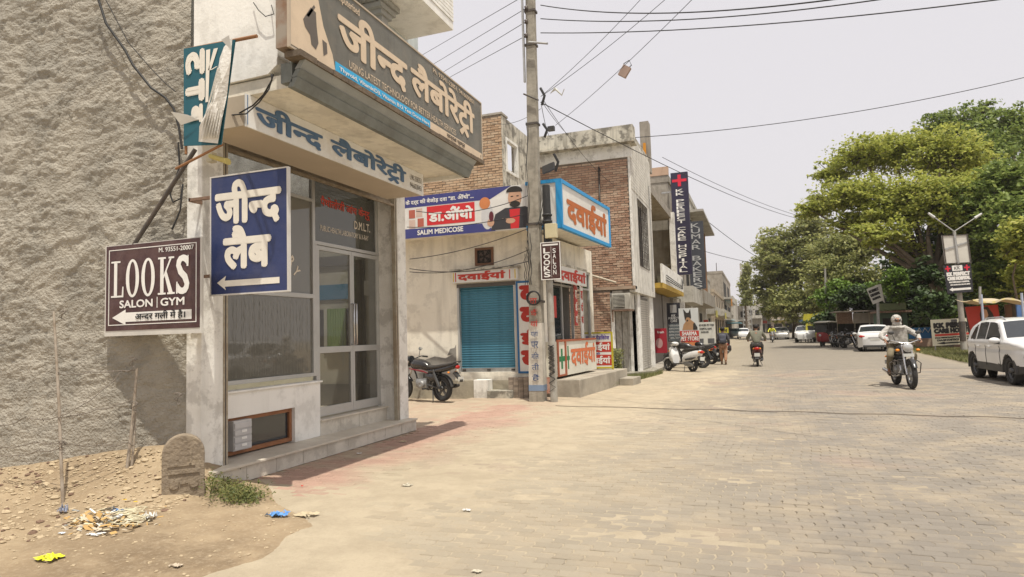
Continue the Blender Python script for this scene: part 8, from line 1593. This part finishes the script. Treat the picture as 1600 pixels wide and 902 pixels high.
tree('tall dark green tree rising behind the yellow-green one', (PY(1520, 560, 56).x, 56, 0), ((0, 0, 5), .5), [cl(1465, 195, 56, 30, 24), cl(1510, 195, 56, 34, 30), cl(1560, 205, 56, 34, 34), cl(1605, 200, 55, 36, 36), cl(1545, 178, 57, 18, 16), cl(1530, 260, 54, 50, 50), cl(1590, 280, 53, 46, 60), cl(1640, 240, 53, 40, 60)], LG_, .16, 34000)
tree('dense mid-green tree filling the right edge above the awning', (PY(1590, 560, 42).x, 42, 0), ((0, 0, 3), .35), [cl(1545, 330, 42, 40, 40), cl(1600, 350, 41, 44, 46), cl(1540, 400, 43, 36, 40), cl(1590, 430, 41, 42, 34), cl(1640, 400, 40, 40, 60), cl(1510, 355, 43, 30, 34), cl(1560, 290, 41, 34, 36), cl(1605, 290, 41, 34, 40), cl(1530, 445, 42, 30, 26)], LG_, .13, 40000)
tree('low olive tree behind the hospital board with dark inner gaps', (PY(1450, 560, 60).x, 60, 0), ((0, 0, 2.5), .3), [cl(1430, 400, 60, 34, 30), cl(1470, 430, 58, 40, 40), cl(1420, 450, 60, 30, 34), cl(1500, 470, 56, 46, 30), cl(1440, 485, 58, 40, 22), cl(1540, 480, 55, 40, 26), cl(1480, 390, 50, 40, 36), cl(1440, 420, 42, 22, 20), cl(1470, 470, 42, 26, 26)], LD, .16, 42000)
tree('wide olive-green tree at the far left of the tree row', (PY(1245, 560, 92).x, 92, 0), ((0, 0, 3.5), .5), [cl(1192, 400, 90, 26, 28), cl(1185, 440, 90, 20, 26), cl(1225, 385, 92, 34, 24), cl(1262, 370, 90, 32, 28), cl(1225, 430, 88, 38, 36), cl(1270, 425, 86, 38, 40), cl(1240, 465, 88, 42, 26), cl(1205, 470, 90, 26, 20), cl(1290, 470, 84, 30, 30), cl(1255, 345, 92, 16, 14)], LO, .2, 38000)
tree('olive tree between the far tree and the yellow-green crown', (PY(1320, 560, 74).x, 74, 0), ((0, 0, 3), .4), [cl(1305, 385, 74, 34, 26), cl(1340, 400, 73, 32, 24), cl(1310, 430, 74, 40, 28), cl(1355, 435, 72, 26, 24)], LO, .17, 19000)
tree('bright green young tree by the yellow boards', (PY(1325, 560, 70).x, 66, 0), ((0, 0, 1.6), .15), [cl(1318, 455, 66, 26, 18), cl(1345, 450, 66, 22, 16), cl(1300, 475, 66, 24, 20)], LB_, .15, 9000)
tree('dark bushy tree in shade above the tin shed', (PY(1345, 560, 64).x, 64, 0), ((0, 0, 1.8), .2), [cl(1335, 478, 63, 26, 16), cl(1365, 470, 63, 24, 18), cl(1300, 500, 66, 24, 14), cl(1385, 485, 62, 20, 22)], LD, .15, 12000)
tree('small yellow-green bush left of the hospital board', (PY(1408, 560, 58).x, 56, 0), ((0, 0, 1.2), .1), [cl(1405, 455, 56, 16, 24), cl(1412, 490, 56, 18, 18), cl(1487, 492, 50, 12, 8)], LB_, .13, 6000)
tree('light green leafy tree at the far right edge', (PY(1598, 560, 38).x, 38, 0), ((0, 0, 2.4), .15), [cl(1595, 385, 38, 22, 30), cl(1610, 430, 38, 20, 22)], LY, .12, 7000)
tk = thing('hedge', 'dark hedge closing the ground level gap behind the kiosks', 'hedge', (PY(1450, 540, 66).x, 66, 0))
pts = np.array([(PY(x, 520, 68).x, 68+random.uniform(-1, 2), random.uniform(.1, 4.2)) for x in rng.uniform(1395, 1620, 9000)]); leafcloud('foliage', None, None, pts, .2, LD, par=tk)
th = thing('wall', 'long plain boundary wall behind the right-hand trees', 'wall', (20, 90, 0)); b = MB(); b.box(9, 60, 96, 96.3, -.1, 2.2); b.build('masonry', GB2, th); th.name = 'boundary_wall'
tg = thing('slender_tree', 'tall thin leafy trees around the far telecom tower', 'tree', (PY(1160, 530, 140).x, 140, 0))
pts = []
for i in range(2600): y = random.uniform(0, 1); q_ = PY(1165+random.gauss(0, 6-3*y)+3*math.sin(y*9), 478-64*y, 140+random.uniform(-1, 1)); pts.append(tuple(q_))
leafcloud('crown', None, None, pts, .3, LO, par=tg); b = MB(); q_ = PY(1165, 480, 140); b.tube([(q_.x, 140, -.1), tuple(q_), tuple(PY(1166, 430, 140))], [.25, .2, .08], 6); b.build('trunk', BARK, tg)
# ------------------------------------------------------------------ hot dusty air
hm = bpy.data.materials.new('dusty_air'); hm.use_nodes = True; N = hm.node_tree.nodes; N.remove(N['Principled BSDF']); pv_ = N.new('ShaderNodeVolumePrincipled'); pv_.inputs['Color'].default_value = (.95, .92, .88, 1); pv_.inputs['Density'].default_value = .0003; pv_.inputs['Anisotropy'].default_value = .2
hm.node_tree.links.new(pv_.outputs[0], N['Material Output'].inputs['Volume'])
b = MB(); b.box(-120, 120, -40, 330, -1.1, 30); tag(b.build('haze', hm), None, None, kind='stuff')
